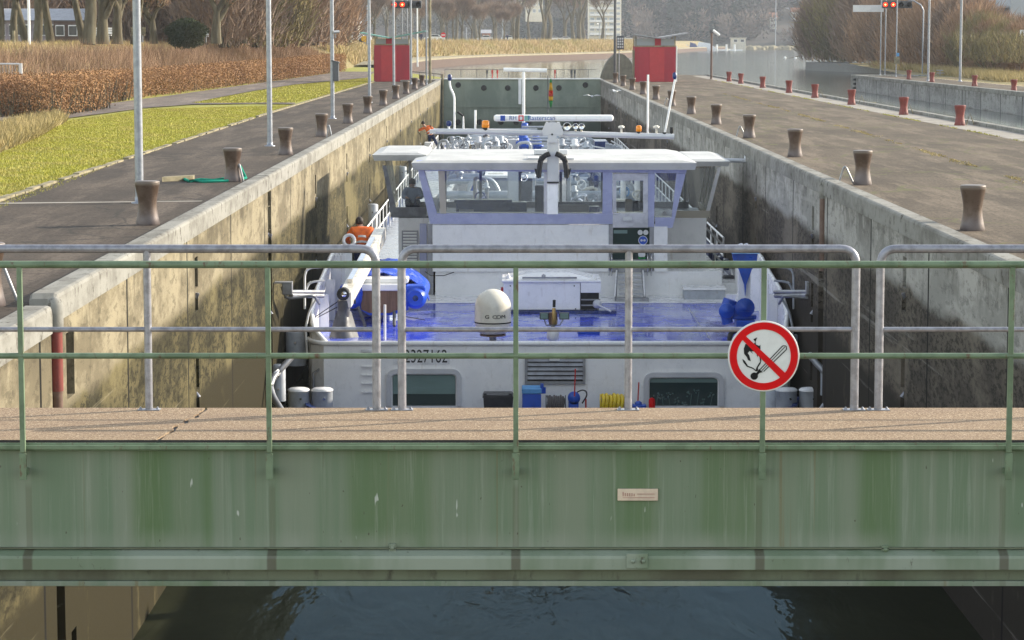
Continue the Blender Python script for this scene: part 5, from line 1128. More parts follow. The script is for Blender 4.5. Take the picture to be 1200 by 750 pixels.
# window band, leaning outwards to the roof
yb_, yt_ = 69.05, 67.95
def S(px_, py_):
    """point on the leaning front plane seen at that place of the photograph"""
    r_ = ray(px_, py_); zt_, zb2 = zat(197, yt_), zat(262.5, yb_); o0 = Vector((0, 0, CAMZ)); A = Vector((0, yb_, zb2)); nrm = Vector((0, zt_ - zb2, -(yt_ - yb_))).normalized()
    return o0 + r_ * ((A - o0).dot(nrm) / r_.dot(nrm)), nrm
def slab(pxs, th, name, mat, par, back=0.0):
    P_ = []
    for px_, py_ in pxs: p, nrm = S(px_, py_); P_.append(p + nrm * back)
    nrm = S(600, 230)[1]; return MB().prism(P_, nrm * th).build(name, mat, par)
nrm = S(600, 230)[1]
fw = MB()
def q_(pxs, th=.09, back=0.0):
    P_ = [S(*p)[0] + nrm * back for p in pxs]; fw.prism(P_, nrm * th)
q_([(512, 250.5), (718, 251), (718, 262.5), (508, 262.5)])
fw.build('window_sill_band', 'lilac_paint', ship)
fw = MB(); q_([(488, 190), (806, 192), (804, 203), (490, 200)]); fw.build('window_head_band', 'lilac_paint', ship)
for pp_, nm, mt_ in (([(490, 200.3), (497, 200.3), (512, 250), (508, 262.3), (504, 262.3)], 'window_post', 'lilac_paint'), ([(513.5, 200.3), (521, 200.3), (523, 250.2), (516, 250.2)], 'window_post', 'cream_wall'), ([(637.5, 201.7), (651.5, 202), (650, 250.5), (637.5, 250.5)], 'window_post', 'white_paint'),
    ([(706.5, 202.5), (717.5, 202.5), (717.5, 250.7), (706, 250.7)], 'window_post', 'lilac_paint'), ([(759.5, 203.2), (767.5, 203.2), (766.5, 266), (759.5, 266)], 'window_post', 'lilac_paint'), ([(767.8, 255.5), (791, 255.5), (788, 267), (767.8, 267)], 'window_sill_band', 'lilac_paint'), ([(793, 203.4), (803.5, 203.4), (791, 255.3), (787, 255.3)], 'window_post', 'lilac_paint')):
    fw = MB(); q_(pp_); fw.build(nm, mt_, ship)
for i, pp in enumerate(([(497, 200.5), (513.3, 200.6), (515.8, 250.2), (512, 250)], [(521.2, 200.6), (637.3, 201.6), (637.3, 250.4), (523.2, 250.2)], [(651.7, 202), (706.3, 202.4), (705.8, 250.6), (650.2, 250.6)], [(767.7, 203.6), (792.8, 203.6), (786.8, 255.3), (767.7, 255.3)])):
    slab(pp, .02, 'window_pane', 'glass', ship, .03)
# wheelhouse door
fw = MB(); q_([(718, 203), (759.3, 203.2), (759.3, 211), (718, 211)], .07, -.02); q_([(718, 211.2), (722.3, 211.2), (722.3, 249.5), (718, 249.5)], .07, -.02); q_([(753.8, 211.2), (759.3, 211.2), (759.3, 249.5), (753.8, 249.5)], .07, -.02); q_([(718, 249.7), (759.3, 249.7), (759.3, 266), (718, 266)], .07, -.02)
do = fw.build('wheelhouse_door', 'white_gel', ship); slab([(722.4, 211.2), (753.7, 211.2), (753.7, 249.5), (722.4, 249.5)], .02, 'door_pane', 'glass', do, .02)
p = S(718.5, 250)[0]; MB().tube([p + Vector((0, -.05, 0)), p + Vector((.16, -.06, 0))], .02, 6).build('handle', 'chrome', do)
p = S(735.5, 255)[0]; MB().box(p + Vector((-.12, -.045, -.08)), p + Vector((.12, -.03, .12))).build('door_notice', 'sign_white', do)
# inside floor, rear frame, consoles
b_ = MB(); b_.box((W(512), 69.3, zC), (W(788), 75.6, zC + .05)); b_.box((W(462), Yw + 2.7, zC - .018), (W(836), 75.6, zC + .03)); b_.build('cabin_floor', 'dark_grey', ship)
b_ = MB(); yr = 75.4; zR1 = zat(190, 69.2)
for x in (W(470), W(515), W(560), W(610), W(662), W(715), W(765), W(820)): b_.box((x - .04, yr - .05, zC + .03), (x + .04, yr + .05, -.45))
b_.box((W(465), yr - .05, zC + .03), (W(825), yr + .05, zC + .22)); b_.build('rear_frame', 'grey_steel', ship)
b_ = MB(); b_.box((xat(535, 71), 70.6, zC + .05), (xat(617, 71), 71.2, zat(236, 71)), .03); b_.box((xat(533, 71), 70.5, zat(236, 71)), (xat(600, 71), 71.1, zat(233, 71)), .01); b_.box((xat(690, 70.2), 69.8, zat(249, 70.2)), (xat(702, 70.2), 70.2, zat(241, 70.2)), .02); b_.build('console', 'navy_paint', ship)
b_ = MB(); b_.box((xat(690, 70.6), 70.4, zat(252, 70.6)), (xat(655, 70.6), 70.8, zat(240, 70.6)), .02); b_.box((xat(733, 70.2), 70.2, zC + .05), (xat(741, 70.2), 70.6, zat(234, 70.2)), .03); b_.build('cabinet', 'cream_wall', ship)
b_ = MB(); b_.box((xat(742, 70), 69.9, zC + .05), (xat(753, 70), 70.4, zat(236, 70)), .02); b_.box((xat(627, 70), 69.9, zC + .05), (xat(637, 70), 70.4, zat(218, 70)), .03); b_.build('seat', 'black_rubber', ship)
b_ = MB(); b_.box((xat(497 + 8, 70), 69.9, zC + .05), (xat(514, 70), 70.3, zat(232, 70)), .03); b_.box((xat(538, 69.8), 69.6, zat(248.5, 69.8)), (xat(555, 69.8), 69.8, zat(245.5, 69.8))); b_.build('appliance', 'silver_panel', ship)
o = MB().lathe(at(783, 251, 69.4), [(.17, -.06), (.165, 0), (.13, .09), (.06, .13), (0, .14)], 16).build('white_helmet', 'white_gel', loc=at(783, 251, 69.4)); tag(o, 'white safety helmet on the sill behind the rightmost wheelhouse pane', 'helmet')
# wing cabins
def wing(s_):
    m_ = (lambda px_: px_) if s_ < 0 else (lambda px_: px_)
    Yf = 71.75; Yt = 71.0
    if s_ < 0: bot = [(455, 243), (500, 243), (500, 255), (459, 255)]; po = [(448, 194), (452.5, 194), (463.5, 243), (457, 243)]; pane = [(453, 194), (492, 194), (500, 243), (463.5, 243)]; ex = [(456, 196, 464.5)]
    else: bot = [(788, 247.5), (832, 247), (828, 261), (785, 262)]; po = [(841, 196), (845, 196), (832, 247), (827.5, 247)]; pane = [(803, 198), (840.5, 196), (827.5, 246.5), (792, 247)]; ex = []
    def T(px_, py_, off=0):
        u = (py_ - 194) / (246 - 194); Y_ = Yt + (Yf - Yt) * u; return at(px_, py_, Y_ + off)
    MB().prism([T(*q) for q in bot], (0, .12, .0)).build('wing_band', 'grey_steel' if s_ < 0 else 'cream_wall', ship)
    MB().prism([T(*q) for q in po], (0, .12, .0)).build('wing_post', 'white_paint' if s_ > 0 else 'grey_steel', ship)
    MB().prism([T(q[0], q[1], .05) for q in pane], (0, .02, .0)).build('wing_pane', 'glass', ship)
    # outer side wall frame of the wing
    b_ = MB(); xo = T(*(po[0] if s_ < 0 else po[1])).x; xi = T(*(po[3] if s_ < 0 else po[2])).x
    for yy in (72.6, 73.8, 75.2): b_.prism([(xo, yy, -.42), (xi, yy, zat(246, Yf)), (xi - s_ * .06, yy, zat(246, Yf)), (xo - s_ * .06, yy, -.42)], (0, .07, 0))
    b_.prism([(xi, 71.8, zat(246, Yf) - .02), (xi - s_ * .06, 71.8, zat(246, Yf) - .02), (xi - s_ * .0, 71.8, zC - .02), (xi + s_ * .0 + .001, 71.8, zC - .02)], (0, 3.8, 0)); b_.build('wing_frame', 'cream_wall', ship)
wing(-1); wing(1)
# roof : a main slab and two wings, fascia below
ZRf = zat(188, 67.6); ZRb = zat(175.2, 75.3)
def roofslab(px0, px1, Y0, Y1, z0, z1, th, name='roof', cut=0.35):
    x0, x1 = xat(px0, Y0, 185), xat(px1, Y0, 185)
    b_ = MB(); b_.prism([(x0, Y0, z0), (x1, Y0, z0), (x1, Y0 + .001, z0 - .001), (x0, Y0 + .001, z0 - .001)], (0, 0, 0)); b_ = MB()
    vs = [(x0 + cut, Y0 + .12, z0), (x1 - cut, Y0 + .12, z0), (x1 - cut, Y1, z1), (x0 + cut, Y1, z1), (x0, Y0, z0 - .06), (x1, Y0, z0 - .06), (x1, Y1, z1 - .06), (x0, Y1, z1 - .06), (x0 + .05, Y0 + .1, z0 - th), (x1 - .05, Y0 + .1, z0 - th), (x1 - .05, Y1, z1 - th), (x0 + .05, Y1, z1 - th)]
    b_.add(vs, [(0, 1, 2, 3), (4, 5, 1, 0), (5, 6, 2, 1), (6, 7, 3, 2), (7, 4, 0, 3), (8, 9, 5, 4), (9, 10, 6, 5), (10, 11, 7, 6), (11, 8, 4, 7), (8, 11, 10, 9)])
    return b_.build(name, 'roof_white', ship)
roofslab(482, 817, 67.5, 75.6, ZRf, ZRb, .25)
roofslab(436, 500, 70.8, 75.5, zat(179.0, 70.9), zat(179.0, 70.9) + .01, .22, 'wing_roof', .25); roofslab(800, 856, 70.8, 75.4, zat(186.5, 70.9), ZRb - .06, .2, 'wing_roof', .25)
b_ = MB()
for q in (540, 602, 664, 726): b_.box((xat(q, 71) - .02, 67.8, ZRf - .0), (xat(q, 71) + .02, 75.4, ZRf + .012))
b_.box((xat(482, 67.5) + .4, 70.0, ZRf + .02), (xat(817, 67.5) - .4, 70.03, ZRf + .045)); 
b_ = MB(); x0 = xat(618, 68.6, 186); x1 = xat(672, 68.6, 186); b_.box((x0, 67.8, ZRf + .003), (x1, 68.8, ZRf + .06), .01); b_.build('mast_foot_plate', 'silver_panel', ship); MB().box((x0 + .2, 71, ZRf + .0), (x1 - .1, 71.6, ZRf + .13), .02).build('roof_hatch', 'silver_panel', ship)
# ---------------------------------------------------------------- mast, radar, lights
Ym = 67.35
mast = MB(); mast.box((xat(641, Ym), Ym - .12, zat(213, Ym)), (xat(655, Ym), Ym + .2, zat(163, Ym)), .02); mast = mast.build('mast', 'silver_panel', ship)
b_ = MB(); b_.box((xat(641, Ym), Ym - .13, zat(214.5, Ym)), (xat(654.6, Ym), Ym + .2, zat(213, Ym))); b_.build('mast_clamp', 'black_rubber', mast)
b_ = MB(); b_.box((xat(641, Ym + .1), Ym - .06, zat(251, Ym)), (xat(653.5, Ym + .1), Ym + .5, zat(214.6, Ym)), .01); b_.build('mast_trunk', 'white_paint', mast)
hb = [(640, 143.5), (656, 143.5), (660.5, 155), (659, 159), (652, 159), (653, 167), (642, 167), (643, 159), (637, 159), (635, 155)]
MB().prism([at(a, c_, Ym - .2) for a, c_ in hb], (0, .5, 0)).build('mast_head', 'silver_panel', mast)
MB().lathe(at(647, 157.5, Ym - .24), [(.025, 0), (.025, .04)], 10, 'y').build('head_socket', 'black_rubber', mast)
MB().tube([at(508, 154, Ym), at(560, 154, Ym), at(640, 156, Ym)], .075, 10).build('crossbar', 'silver_panel', mast)
MB().tube([at(655, 156.5, Ym), at(790, 160, Ym)], .075, 10).build('crossbar', 'silver_panel', mast)
MB().box(at(503.5, 156.5, Ym - .1), at(511, 151.5, Ym + .1), .01).build('crossbar_lamp', 'silver_panel', mast)
# curved black air horns
for s_ in (-1, 1):
    m_ = lambda a: 647.8 + s_ * a; b_ = MB(); Y = Ym - .25
    b_.tube(rounded([at(m_(5), 180.5, Y), at(m_(12), 182, Y), at(m_(15.5), 192, Y), at(m_(16.5), 208, Y)], .2, 6), [.06] * 4 + [.075] * 16 if False else .07, 10)
    b_.prism([at(m_(12.5), 200, Y - .03), at(m_(21.5), 197.5, Y - .03), at(m_(20.5), 203, Y - .03), at(m_(17.5), 209.5, Y - .03), at(m_(14.5), 208, Y - .03)], (0, .12, 0)); b_.build('horn', 'black_rubber', mast)
rs = MB(); a, c_ = at(578.5, 142.3, Ym - .15), at(718.5, 134.3, Ym + .15); rs.box((a.x, Ym - .16, a.z), (c_.x, Ym + .12, c_.z), .06); rs = rs.build('radar_scanner', 'white_paint', ship)
MB().lathe(at(647.5, 144, Ym - .02), [(.13, -.02), (.11, .06)], 12).build('turning_unit', 'grey_steel', rs)
zl = zat(138.2, Ym)
text('scanner_text', 'Rasterscan', .165, 'text_blue', (xat(634.5, Ym, 138), Ym - .163, zl), rs, sx=1.0)
MB().box((xat(586.5, Ym), Ym - .164, zl - .07), (xat(592, Ym), Ym - .161, zl + .07)).build('blue_mark', 'blue_deck_item', rs)
text('scanner_text', 'RH', .15, 'text_blue', (xat(601, Ym, 138), Ym - .163, zl), rs)
MB().box((xat(607.5, Ym), Ym - .164, zl - .075), (xat(613.5, Ym), Ym - .161, zl + .075)).build('red_mark', 'sign_red', rs)
MB().box((xat(608.8, Ym), Ym - .166, zl - .045), (xat(612.2, Ym), Ym - .1645, zl + .045)).build('white_mark', 'sign_white', rs)
MB().box((xat(614.5, Ym), Ym - .164, zl - .07), (xat(620.5, Ym), Ym - .161, zl + .07)).build('green_mark', 'teal_wall', rs)
def on_bar(name, px_, pyb, pyt, r_, mat, prof=None, par=None):
    Y = Ym; z0, z1 = zat(pyb, Y), zat(pyt, Y); h = z1 - z0; b_ = MB()
    b_.lathe((xat(px_, Y, pyb), Y, z0), [(rr * r_, hh * h) for rr, hh in (prof or [(1, 0), (1, 1)])], 12); return b_.build(name, mat, par or mast)
on_bar('amber_beacon', 569, 149.5, 141, .10, 'amber_glass', [(.9, 0), (1, .1), (.95, .85), (.6, 1)]); on_bar('beacon_foot', 569, 153, 149.7, .07, 'black_rubber'); on_bar('beacon_glint', 571, 152, 149.8, .05, 'chrome')
on_bar('amber_beacon', 748.5, 154, 147, .075, 'amber_glass', [(.9, 0), (1, .1), (.95, .85), (.6, 1)]); on_bar('beacon_foot', 748.5, 158, 154.2, .05, 'black_rubber')
for q in (728, 769): on_bar('antenna_dome', q, 156, 147, .085, 'cream_plastic', [(.35, 0), (.3, .6), (.95, .66), (1, .85), (.5, 1)])
on_bar('whip_antenna', 759, 157, 87.5, .028, 'white_paint'); on_bar('short_antenna', 557, 153, 129, .03, 'white_paint'); on_bar('small_light', 787, 160, 149, .045, 'black_rubber', [(.4, 0), (.4, .3), (1, .4), (1, 1)])
MB().tube([at(778.5, 159, Ym), at(791, 93, Ym)], .028, 8).build('whip_antenna', 'white_paint', mast); MB().lathe(at(778.5, 159, Ym), [(.05, 0), (.05, .09)], 8).build('antenna_foot', 'black_rubber', mast)
MB().lathe(at(790.5, 93, Ym), [(.03, 0), (.055, .05), (.055, .15), (0, .2)], 10).build('antenna_tip', 'navy_paint', mast)
MB().tube(rounded([at(532.5, 152, Ym), at(532.5, 112, Ym), at(527, 102, Ym), at(527, 92, Ym)], .12), .028, 8).build('bent_antenna', 'white_paint', mast)
MB().lathe(at(527, 92.5, Ym), [(.03, -.05), (.055, 0), (.055, .10), (0, .13)], 10).build('antenna_tip', 'navy_paint', mast)
on_bar('anemometer', 543, 153, 136, .03, 'silver_panel', [(1, 0), (.6, .9), (.2, 1)]); MB().tube([at(543, 136, Ym), at(536, 131, Ym)], .03, 6).build('vane', 'black_rubber', mast)
on_bar('blue_lamp', 526, 148, 141.5, .075, 'navy_paint', [(.6, 0), (1, .3), (1, .8), (.5, 1)]); on_bar('lamp_foot', 526, 153, 148, .03, 'white_paint')
for q, rr in ((664.5, .115), (674.5, .085), (681.5, .085)):
    p = at(q, 148, Ym); b_ = MB(); b_.lathe(p + Vector((0, -.1, 0)), [(0, .02), (rr * .8, .0), (rr, .0), (rr * .85, .16), (rr * .4, .24), (0, .26)], 16, 'y'); b_.tube([p, (p.x, p.y, zat(156, Ym))], .03, 6); b_.build('horn_speaker', 'chrome', mast)
for q in (618,): pass
for px_ in (616, 628): # blue tank-deck valve heads behind
    pass
# pole with lamp arm right of the wheelhouse
b_ = MB(); b_.tube([at(850, 188, 73), at(902, 188.5, 73)], .06, 8); b_.box(at(870, 190, 72.9), at(886, 187, 73.1)); b_.lathe(at(874, 187, 73), [(.05, 0), (.05, .12), (0, .16)], 8); b_.build('side_light_bar', 'silver_panel', ship)
# ---------------------------------------------------------------- stern deck gear
# crane : column, ring joint, long boom resting forward
Yc = 59.6; xc_ = xat(403, Yc, 370); cr = MB()
cr.tube([(xc_, Yc, SD + .3), (xc_, Yc, zat(352, Yc))], .15, 14); cr = cr.build('crane_column', 'dark_grey', ship)
MB().lathe((xc_, Yc, SD), [(.36, 0), (.34, .03), (.17, .62)], 4).build('crane_base', 'dark_grey', cr)
MB().lathe(at(402, 345, Yc - .24), [(.09, 0), (.14, 0), (.15, .05), (.15, .26), (.1, .27)], 16, 'y').build('slewing_ring', 'black_rubber', cr); MB().lathe(at(403, 345, Yc - .27), [(0, 0), (.06, 0), (.07, .03)], 12, 'y').build('ring_pin', 'chrome', cr)
A, B = at(405, 350, Yc), at(446, 274, 66.0); dv = (B - A).normalized(); up = Vector((0, 0, 1)); sd_ = dv.cross(up).normalized(); u2 = sd_.cross(dv)
def beam(a, c_, w_, h_, name, mat, par): P_ = [a + sd_ * w_ + u2 * h_, a - sd_ * w_ + u2 * h_, a - sd_ * w_ - u2 * h_, a + sd_ * w_ - u2 * h_]; return MB().prism(P_, c_ - a).build(name, mat, par)
bm_ = beam(A, B, .135, .17, 'crane_boom', 'cream_plastic', ship); beam(A + u2 * .22 + dv * .8, B + u2 * .22 - dv * 1.5, .06, .05, 'boom_ram', 'chrome', bm_); beam(A + u2 * .0 - dv * .12, A + dv * .30, .145, .18, 'boom_heel', 'cream_plastic', bm_)
MB().lathe(at(416, 356, Yc + .3), [(0, 0), (.02, .0), (.02, .1)], 6).build('boom_pin', 'black_rubber', bm_)
b_ = MB(); b_.tube([at(398, 352, Yc), at(345, 388, 59.0)], .012, 4); b_.tube([at(395, 360, Yc), at(372, 372, 59.2)], .012, 4); b_.tube([at(470, 370, 60.5), at(498, 375, 61)], .012, 4); b_.build('stay_wire', 'rope_dark', ship)
for (a, c_) in (((420, 360), (428, 383)), ((462, 365), (462, 382))): MB().tube([at(*a, 61.9), at(*c_, 61.5)], .04, 6).build('boat_cradle', 'dark_grey', ship)
b_ = MB(); MB().tube([at(451, 402, 59), at(451, 357, 59)], .03, 8).build('flag_staff', 'white_paint', ship)
# satellite dome
Yd = 58.55; xd = xat(577.5, Yd, 370); z0, z1, zb2 = zat(376.5, Yd), zat(338.5, Yd), zat(391.5, Yd); rd = 21.3 * 59 / 3000
sdm = thing('satellite_dome', 'cream satellite dome with black lettering on a short post at the stern rim', 'satellite dome', (xd, Yd, SD))
pf = [(rd, z0)]
zc_ = z1 - rd
for k in range(9): a = math.pi / 2 * k / 8; pf.append((rd * math.cos(a), zc_ + rd * math.sin(a)))
MB().lathe((xd, Yd, 0), pf, 32).build('radome', 'cream_plastic', sdm)
MB().lathe((xd, Yd, 0), [(rd + .004, z0 - .03), (rd + .008, z0 + .0)], 32).build('seal_band', 'black_rubber', sdm)
MB().lathe((xd, Yd, 0), [(.2, zb2), (rd * .75, zb2 + .03), (rd * .96, z0 - .14), (rd, z0 - .031)], 32).build('base_shell', 'cream_plastic', sdm)
MB().tube([(xd, Yd, SD), (xd, Yd, zb2)], .085, 12).build('post', 'grey_steel', sdm); MB().lathe((xd, Yd, 0), [(.3, zb2 - .035), (.3, zb2 - .004)], 16).build('mounting_plate', 'bollard_rust', sdm)
# curved lettering : each glyph placed on the shell
for ch_, dx in (('G', -.125), ('C', .045), ('O', .14), ('M', .245)):
    text('letter', ch_, .115, 'text_black', (xd + dx, Yd - math.sqrt(rd * rd - dx * dx) - .004, zat(369.5, Yd)), sdm, rot=(math.pi / 2, 0, math.asin(dx / rd)), sx=1.35, ext=.004)
# engine hatch with pitched lid
Yh = 64.8; X_ = lambda q: xat(q, Yh, 350); zt_ = zat(331, Yh); hx = MB(); hx.box((X_(590), Yh, SD + .1), (X_(680), Yh + 1.6, zt_), .02); hx = hx.build('engine_hatch', 'white_paint', ship)
b_ = MB(); b_.box((X_(588), Yh - .06, zt_ + .002), (X_(704), Yh + 1.7, zt_ + .06), .015); b_.box((X_(594), Yh - .03, zat(369, Yh)), (X_(678), Yh - .003, zat(366, Yh))); b_.build('hatch_rim', 'white_paint', hx)
b_ = MB(); zz = zt_ + .065; b_.add([(X_(592), Yh, zz), (X_(698), Yh, zz), (X_(698), Yh + 1.6, zz), (X_(592), Yh + 1.6, zz), (X_(622), Yh + .3, zat(319, Yh + .4)), (X_(668), Yh + .3, zat(319, Yh + .4)), (X_(668), Yh + 1.3, zat(319, Yh + .4)), (X_(622), Yh + 1.3, zat(319, Yh + .4))], [(0, 1, 5, 4), (1, 2, 6, 5), (2, 3, 7, 6), (3, 0, 4, 7), (4, 5, 6, 7), (0, 3, 2, 1)]); b_.build('hatch_lid', 'white_paint', hx)
b_ = MB(); b_.box((X_(612), Yh - .03, zat(326.5, Yh)), (X_(676), Yh + .01, zat(324.5, Yh))); b_.lathe((X_(637), Yh - .02, zat(325, Yh)), [(.05, 0), (.05, .06), (0, .09)], 8); b_.build('hatch_latch', 'grey_steel', hx)
for q in (596, 696): MB().lathe((X_(q), Yh + .15, zt_ + .06), [(.07, 0), (.075, .04), (.03, .1), (0, .17)], 10).build('hatch_knob', 'white_gel', hx)
for q in ((598, 335), (673, 335), (674.5, 362)): MB().lathe(at(q[0], q[1], Yh - .012), [(.018, 0), (.018, .01)], 8, 'y').build('bolt', 'black_rubber', hx)
b_ = MB(); b_.box((X_(680) + .01, Yh - .04, zat(343, Yh)), (X_(704), Yh + 1.6, zt_), .01); b_.build('louvre_hood', 'white_paint', hx)
b_ = MB(); b_.box((X_(680) + .01, Yh + .05, SD + .1), (X_(702), Yh + 1.5, zat(343, Yh) - .003))
b_.build('louvre_box', 'black_rubber', hx); b_ = MB()
for q in (350.5, 357, 364): b_.box((X_(681), Yh - .03, zat(q + 1.3, Yh)), (X_(703.5), Yh + .04, zat(q, Yh)))
b_.build('louvre_slat', 'grey_steel', hx); MB().box((X_(587), Yh + .1, zat(345, Yh)), (X_(589.8), Yh + .4, zat(338, Yh))).build('red_cover', 'red_paint', hx)
p = at(700, 357, Yh - .15); b_ = MB(); b_.lathe(p, [(0, 0), (.1, .02), (.12, .12), (.05, .2)], 12, 'y'); b_.tube([p, at(716, 365, Yh - .3)], .025, 6); b_.box(at(704, 370.5, Yh - .4), at(720, 368.5, Yh - .2)); b_.build('pump', 'silver_panel', hx)
b_ = MB(); b_.box((X_(580), Yh - .1, SD + .015), (X_(722), Yh + .1, SD + .09)); b_.build('base_frame', 'navy_paint', hx)
# blue locker
b_ = MB(); Y = 60.2; b_.box((xat(677.5, Y, 390), Y, SD + .012), (xat(703, Y, 390), Y + 1.1, zat(388, Y)), .02); tag(b_.build('blue_locker', 'blue_deck_item', loc=(xat(690, Y, 390), Y, SD)), 'low bright blue deck locker behind the stern rim right of the searchlight', 'locker')
# searchlight with two square lamps
Y = 58.4; sl = MB(); sl.tube([at(648, 404, Y), at(648, 372, Y)], .055, 10); sl = sl.build('searchlight', 'grey_steel', ship)
MB().lathe(at(648, 399, Y), [(.10, 0), (.14, .05), (.14, .18), (.1, .24)], 12).build('swivel', 'silver_panel', sl); MB().lathe(at(648, 403, Y), [(.08, 0), (.08, .08)], 12).build('swivel_foot', 'blue_deck_item', sl)
for a, c_ in ((632.5, 643), (655.5, 667)):
    q = MB(); q.box(at(a, 374.5, Y - .05), at(c_, 366, Y + .12), .012); q = q.build('square_lamp', 'black_plastic', sl); MB().box(at(a + 1, 373.5, Y - .06), at(c_ - 1, 367.2, Y - .053)).build('lens', 'blind', q)
MB().tube([at(638, 374.5, Y), at(640, 381, Y), at(656, 381, Y), at(660, 374.5, Y)], .018, 6).build('yoke', 'grey_steel', sl)
MB().tube([at(650, 379, Y - .1), at(649, 372, Y - .14), at(649.2, 361, Y - .1)], [.07, .05, .04], 10).build('brass_horn', 'brass', sl); MB().tube([at(649.3, 360, Y - .1), at(649.5, 351.5, Y - .1)], .035, 10).build('grip', 'black_rubber', sl); MB().lathe(at(648, 380, Y), [(.09, 0), (.11, .1), (.09, .28)], 12).build('lamp_hub', 'bollard_rust', sl)
# white bench locker at the right
Y = 68.2; b_ = MB(); b_.box((xat(802, Y, 350), Y, SD + .012), (xat(850, Y, 350), Y + .7, zat(340, Y)), .015); o = b_.build('bench_locker', 'bollard_grey', ship); MB().box((xat(800.5, Y, 350), Y - .05, zat(340, Y) + .002), (xat(851, Y, 350), Y + .75, zat(337.2, Y)), .01).build('lid', 'white_paint', o)
b_ = MB(); b_.box((xat(842, 70, 330), 70, SD + .012), (xat(872, 70, 330), 71.2, zat(331.5, 70)), .015); b_.build('side_locker', 'white_paint', ship); MB().box((xat(852, 66, 350), 66.2, SD + .012), (xat(912, 66, 350), 66.4, SD + .35)).build('deck_sill', 'white_paint', ship)
# blue anchor winch / davit at right
Y = 60.6; P = lambda a, c_, o_=0: at(a, c_, Y + o_)
dv_ = MB(); dv_.prism([P(863.5, 354), P(881, 354), P(879, 345), P(865.5, 345)], (0, .4, 0)); dv_.prism([P(865.8, 345), P(879, 345), P(880, 308), P(866, 308)], (0, .35, 0)); dv_ = dv_.build('davit_column', 'white_paint', ship)
MB().prism([P(858, 297.5, -.15), P(888, 297.5, -.15), P(886.5, 309, -.15), P(881, 316, -.15), P(874.5, 334, -.15), P(873.5, 347, -.15), P(872.3, 334, -.15), P(866, 316, -.15), P(860.5, 309, -.15)], (0, .14, 0)).build('davit_head', 'blue_deck_item', dv_)
MB().box(P(858, 297.3, -.2), P(888, 295.5, .3), .01).build('head_plate', 'sheet_blue', dv_)
b_ = MB(); 
for q in (868.5, 875): b_.lathe(P(q, 290, -.1), [(0, 0), (.085, .0), (.1, .03), (.06, .16), (0, .18)], 12, 'y')
b_.tube([P(872, 290), P(872, 296)], .03, 6); b_.build('work_lamp', 'chrome', dv_)
b_ = MB(); b_.lathe(P(873.5, 361, -.3), [(.12, 0), (.2, .02), (.2, .55), (.12, .57)], 8, 'y'); b_.build('winch_drum', 'blue_deck_item', dv_)
b_ = MB(); b_.tube([P(851, 366, .1), P(856, 351, .1)], .17, 10); b_.tube([P(849, 364, .0), P(853, 379, .0)], .13, 10); b_.box(P(849, 372, -.05), P(866, 356, .3), .04); b_.lathe(P(852, 365, -.32), [(0, 0), (.05, 0), (.05, .05), (.15, .05), (.19, .09), (.19, .14), (.13, .16), (.13, .34)], 16, 'y'); b_.lathe(P(873.5, 361, -.42), [(0, 0), (.06, 0), (.06, .06), (.23, .06), (.23, .11), (.16, .115)], 16, 'y'); b_.box(P(864, 366, -.38), P(883, 364.8, -.3), .005); b_.build('winch_motor', 'blue_deck_item', dv_)
b_ = MB(); b_.box((P(862, 380).x, Y - .25, SD + .012), (P(884, 380).x, Y + .4, zat(374, Y)), .03); b_.box((P(858, 380).x, Y - .1, zat(374, Y) + .003), (P(886, 380).x, Y + .3, zat(369, Y)), .02); b_.build('winch_base', 'blue_deck_item', dv_)
MB().tube(rounded([at(858, 408, 58.6), at(854, 396, 58.7), at(858, 388, 58.9), at(868, 386, 59)], .15), .06, 8).build('hawse_pipe', 'black_rubber', ship)
b_ = MB(); b_.tube([at(806, 360, 66.5), at(822, 384, 60.5)], .012, 4); b_.tube([at(825, 386, 60.3), at(837, 405, 58.4)], .012, 4); b_.build('stay_wire', 'chrome', ship)
# stair rail beyond the right wing
b_ = MB(); b_.tube([at(822, 262, 74), at(850, 290, 74)], .035, 6); b_.tube([at(822, 262, 74), at(822, 300, 74)], .03, 6); b_.tube([at(824, 283, 74), at(850, 312, 74)], .03, 6); b_.tube([at(838, 278, 74), at(838, 306, 74)], .025, 6); b_.build('side_stair_rail', 'white_paint', ship)
MB().box(at(849, 330, 73), at(861, 322, 73.5), .03).build('deck_box', 'dark_grey', ship)
b_ = MB(); 
for i in range(5): b_.box(at(824 + i * 6, 305 + i * 3, 76 - i * .5), at(829 + i * 6, 290 + i * 3, 76.6 - i * .5), .04)
b_.build('mooring_gear', 'navy_paint', ship)
MB().tube([at(498, 318, Yw - .2), at(505, 323, Yw - .2), at(520, 323, Yw - .2), at(532, 319, Yw - .2)], .012, 5).build('slack_cable', 'black_rubber', ship)
c9 = at(409, 282, 65.0); b_ = MB(); b_.tube([(c9.x + .14 * math.cos(a), c9.y + .05 * math.sin(a), c9.z + .14 * math.sin(a)) for a in [2 * math.pi * k / 20 for k in range(21)]], .045, 8, False); tag(b_.build('lifebuoy', 'white_gel', loc=c9), 'white lifebuoy beside the person in orange on the left side deck', 'lifebuoy')
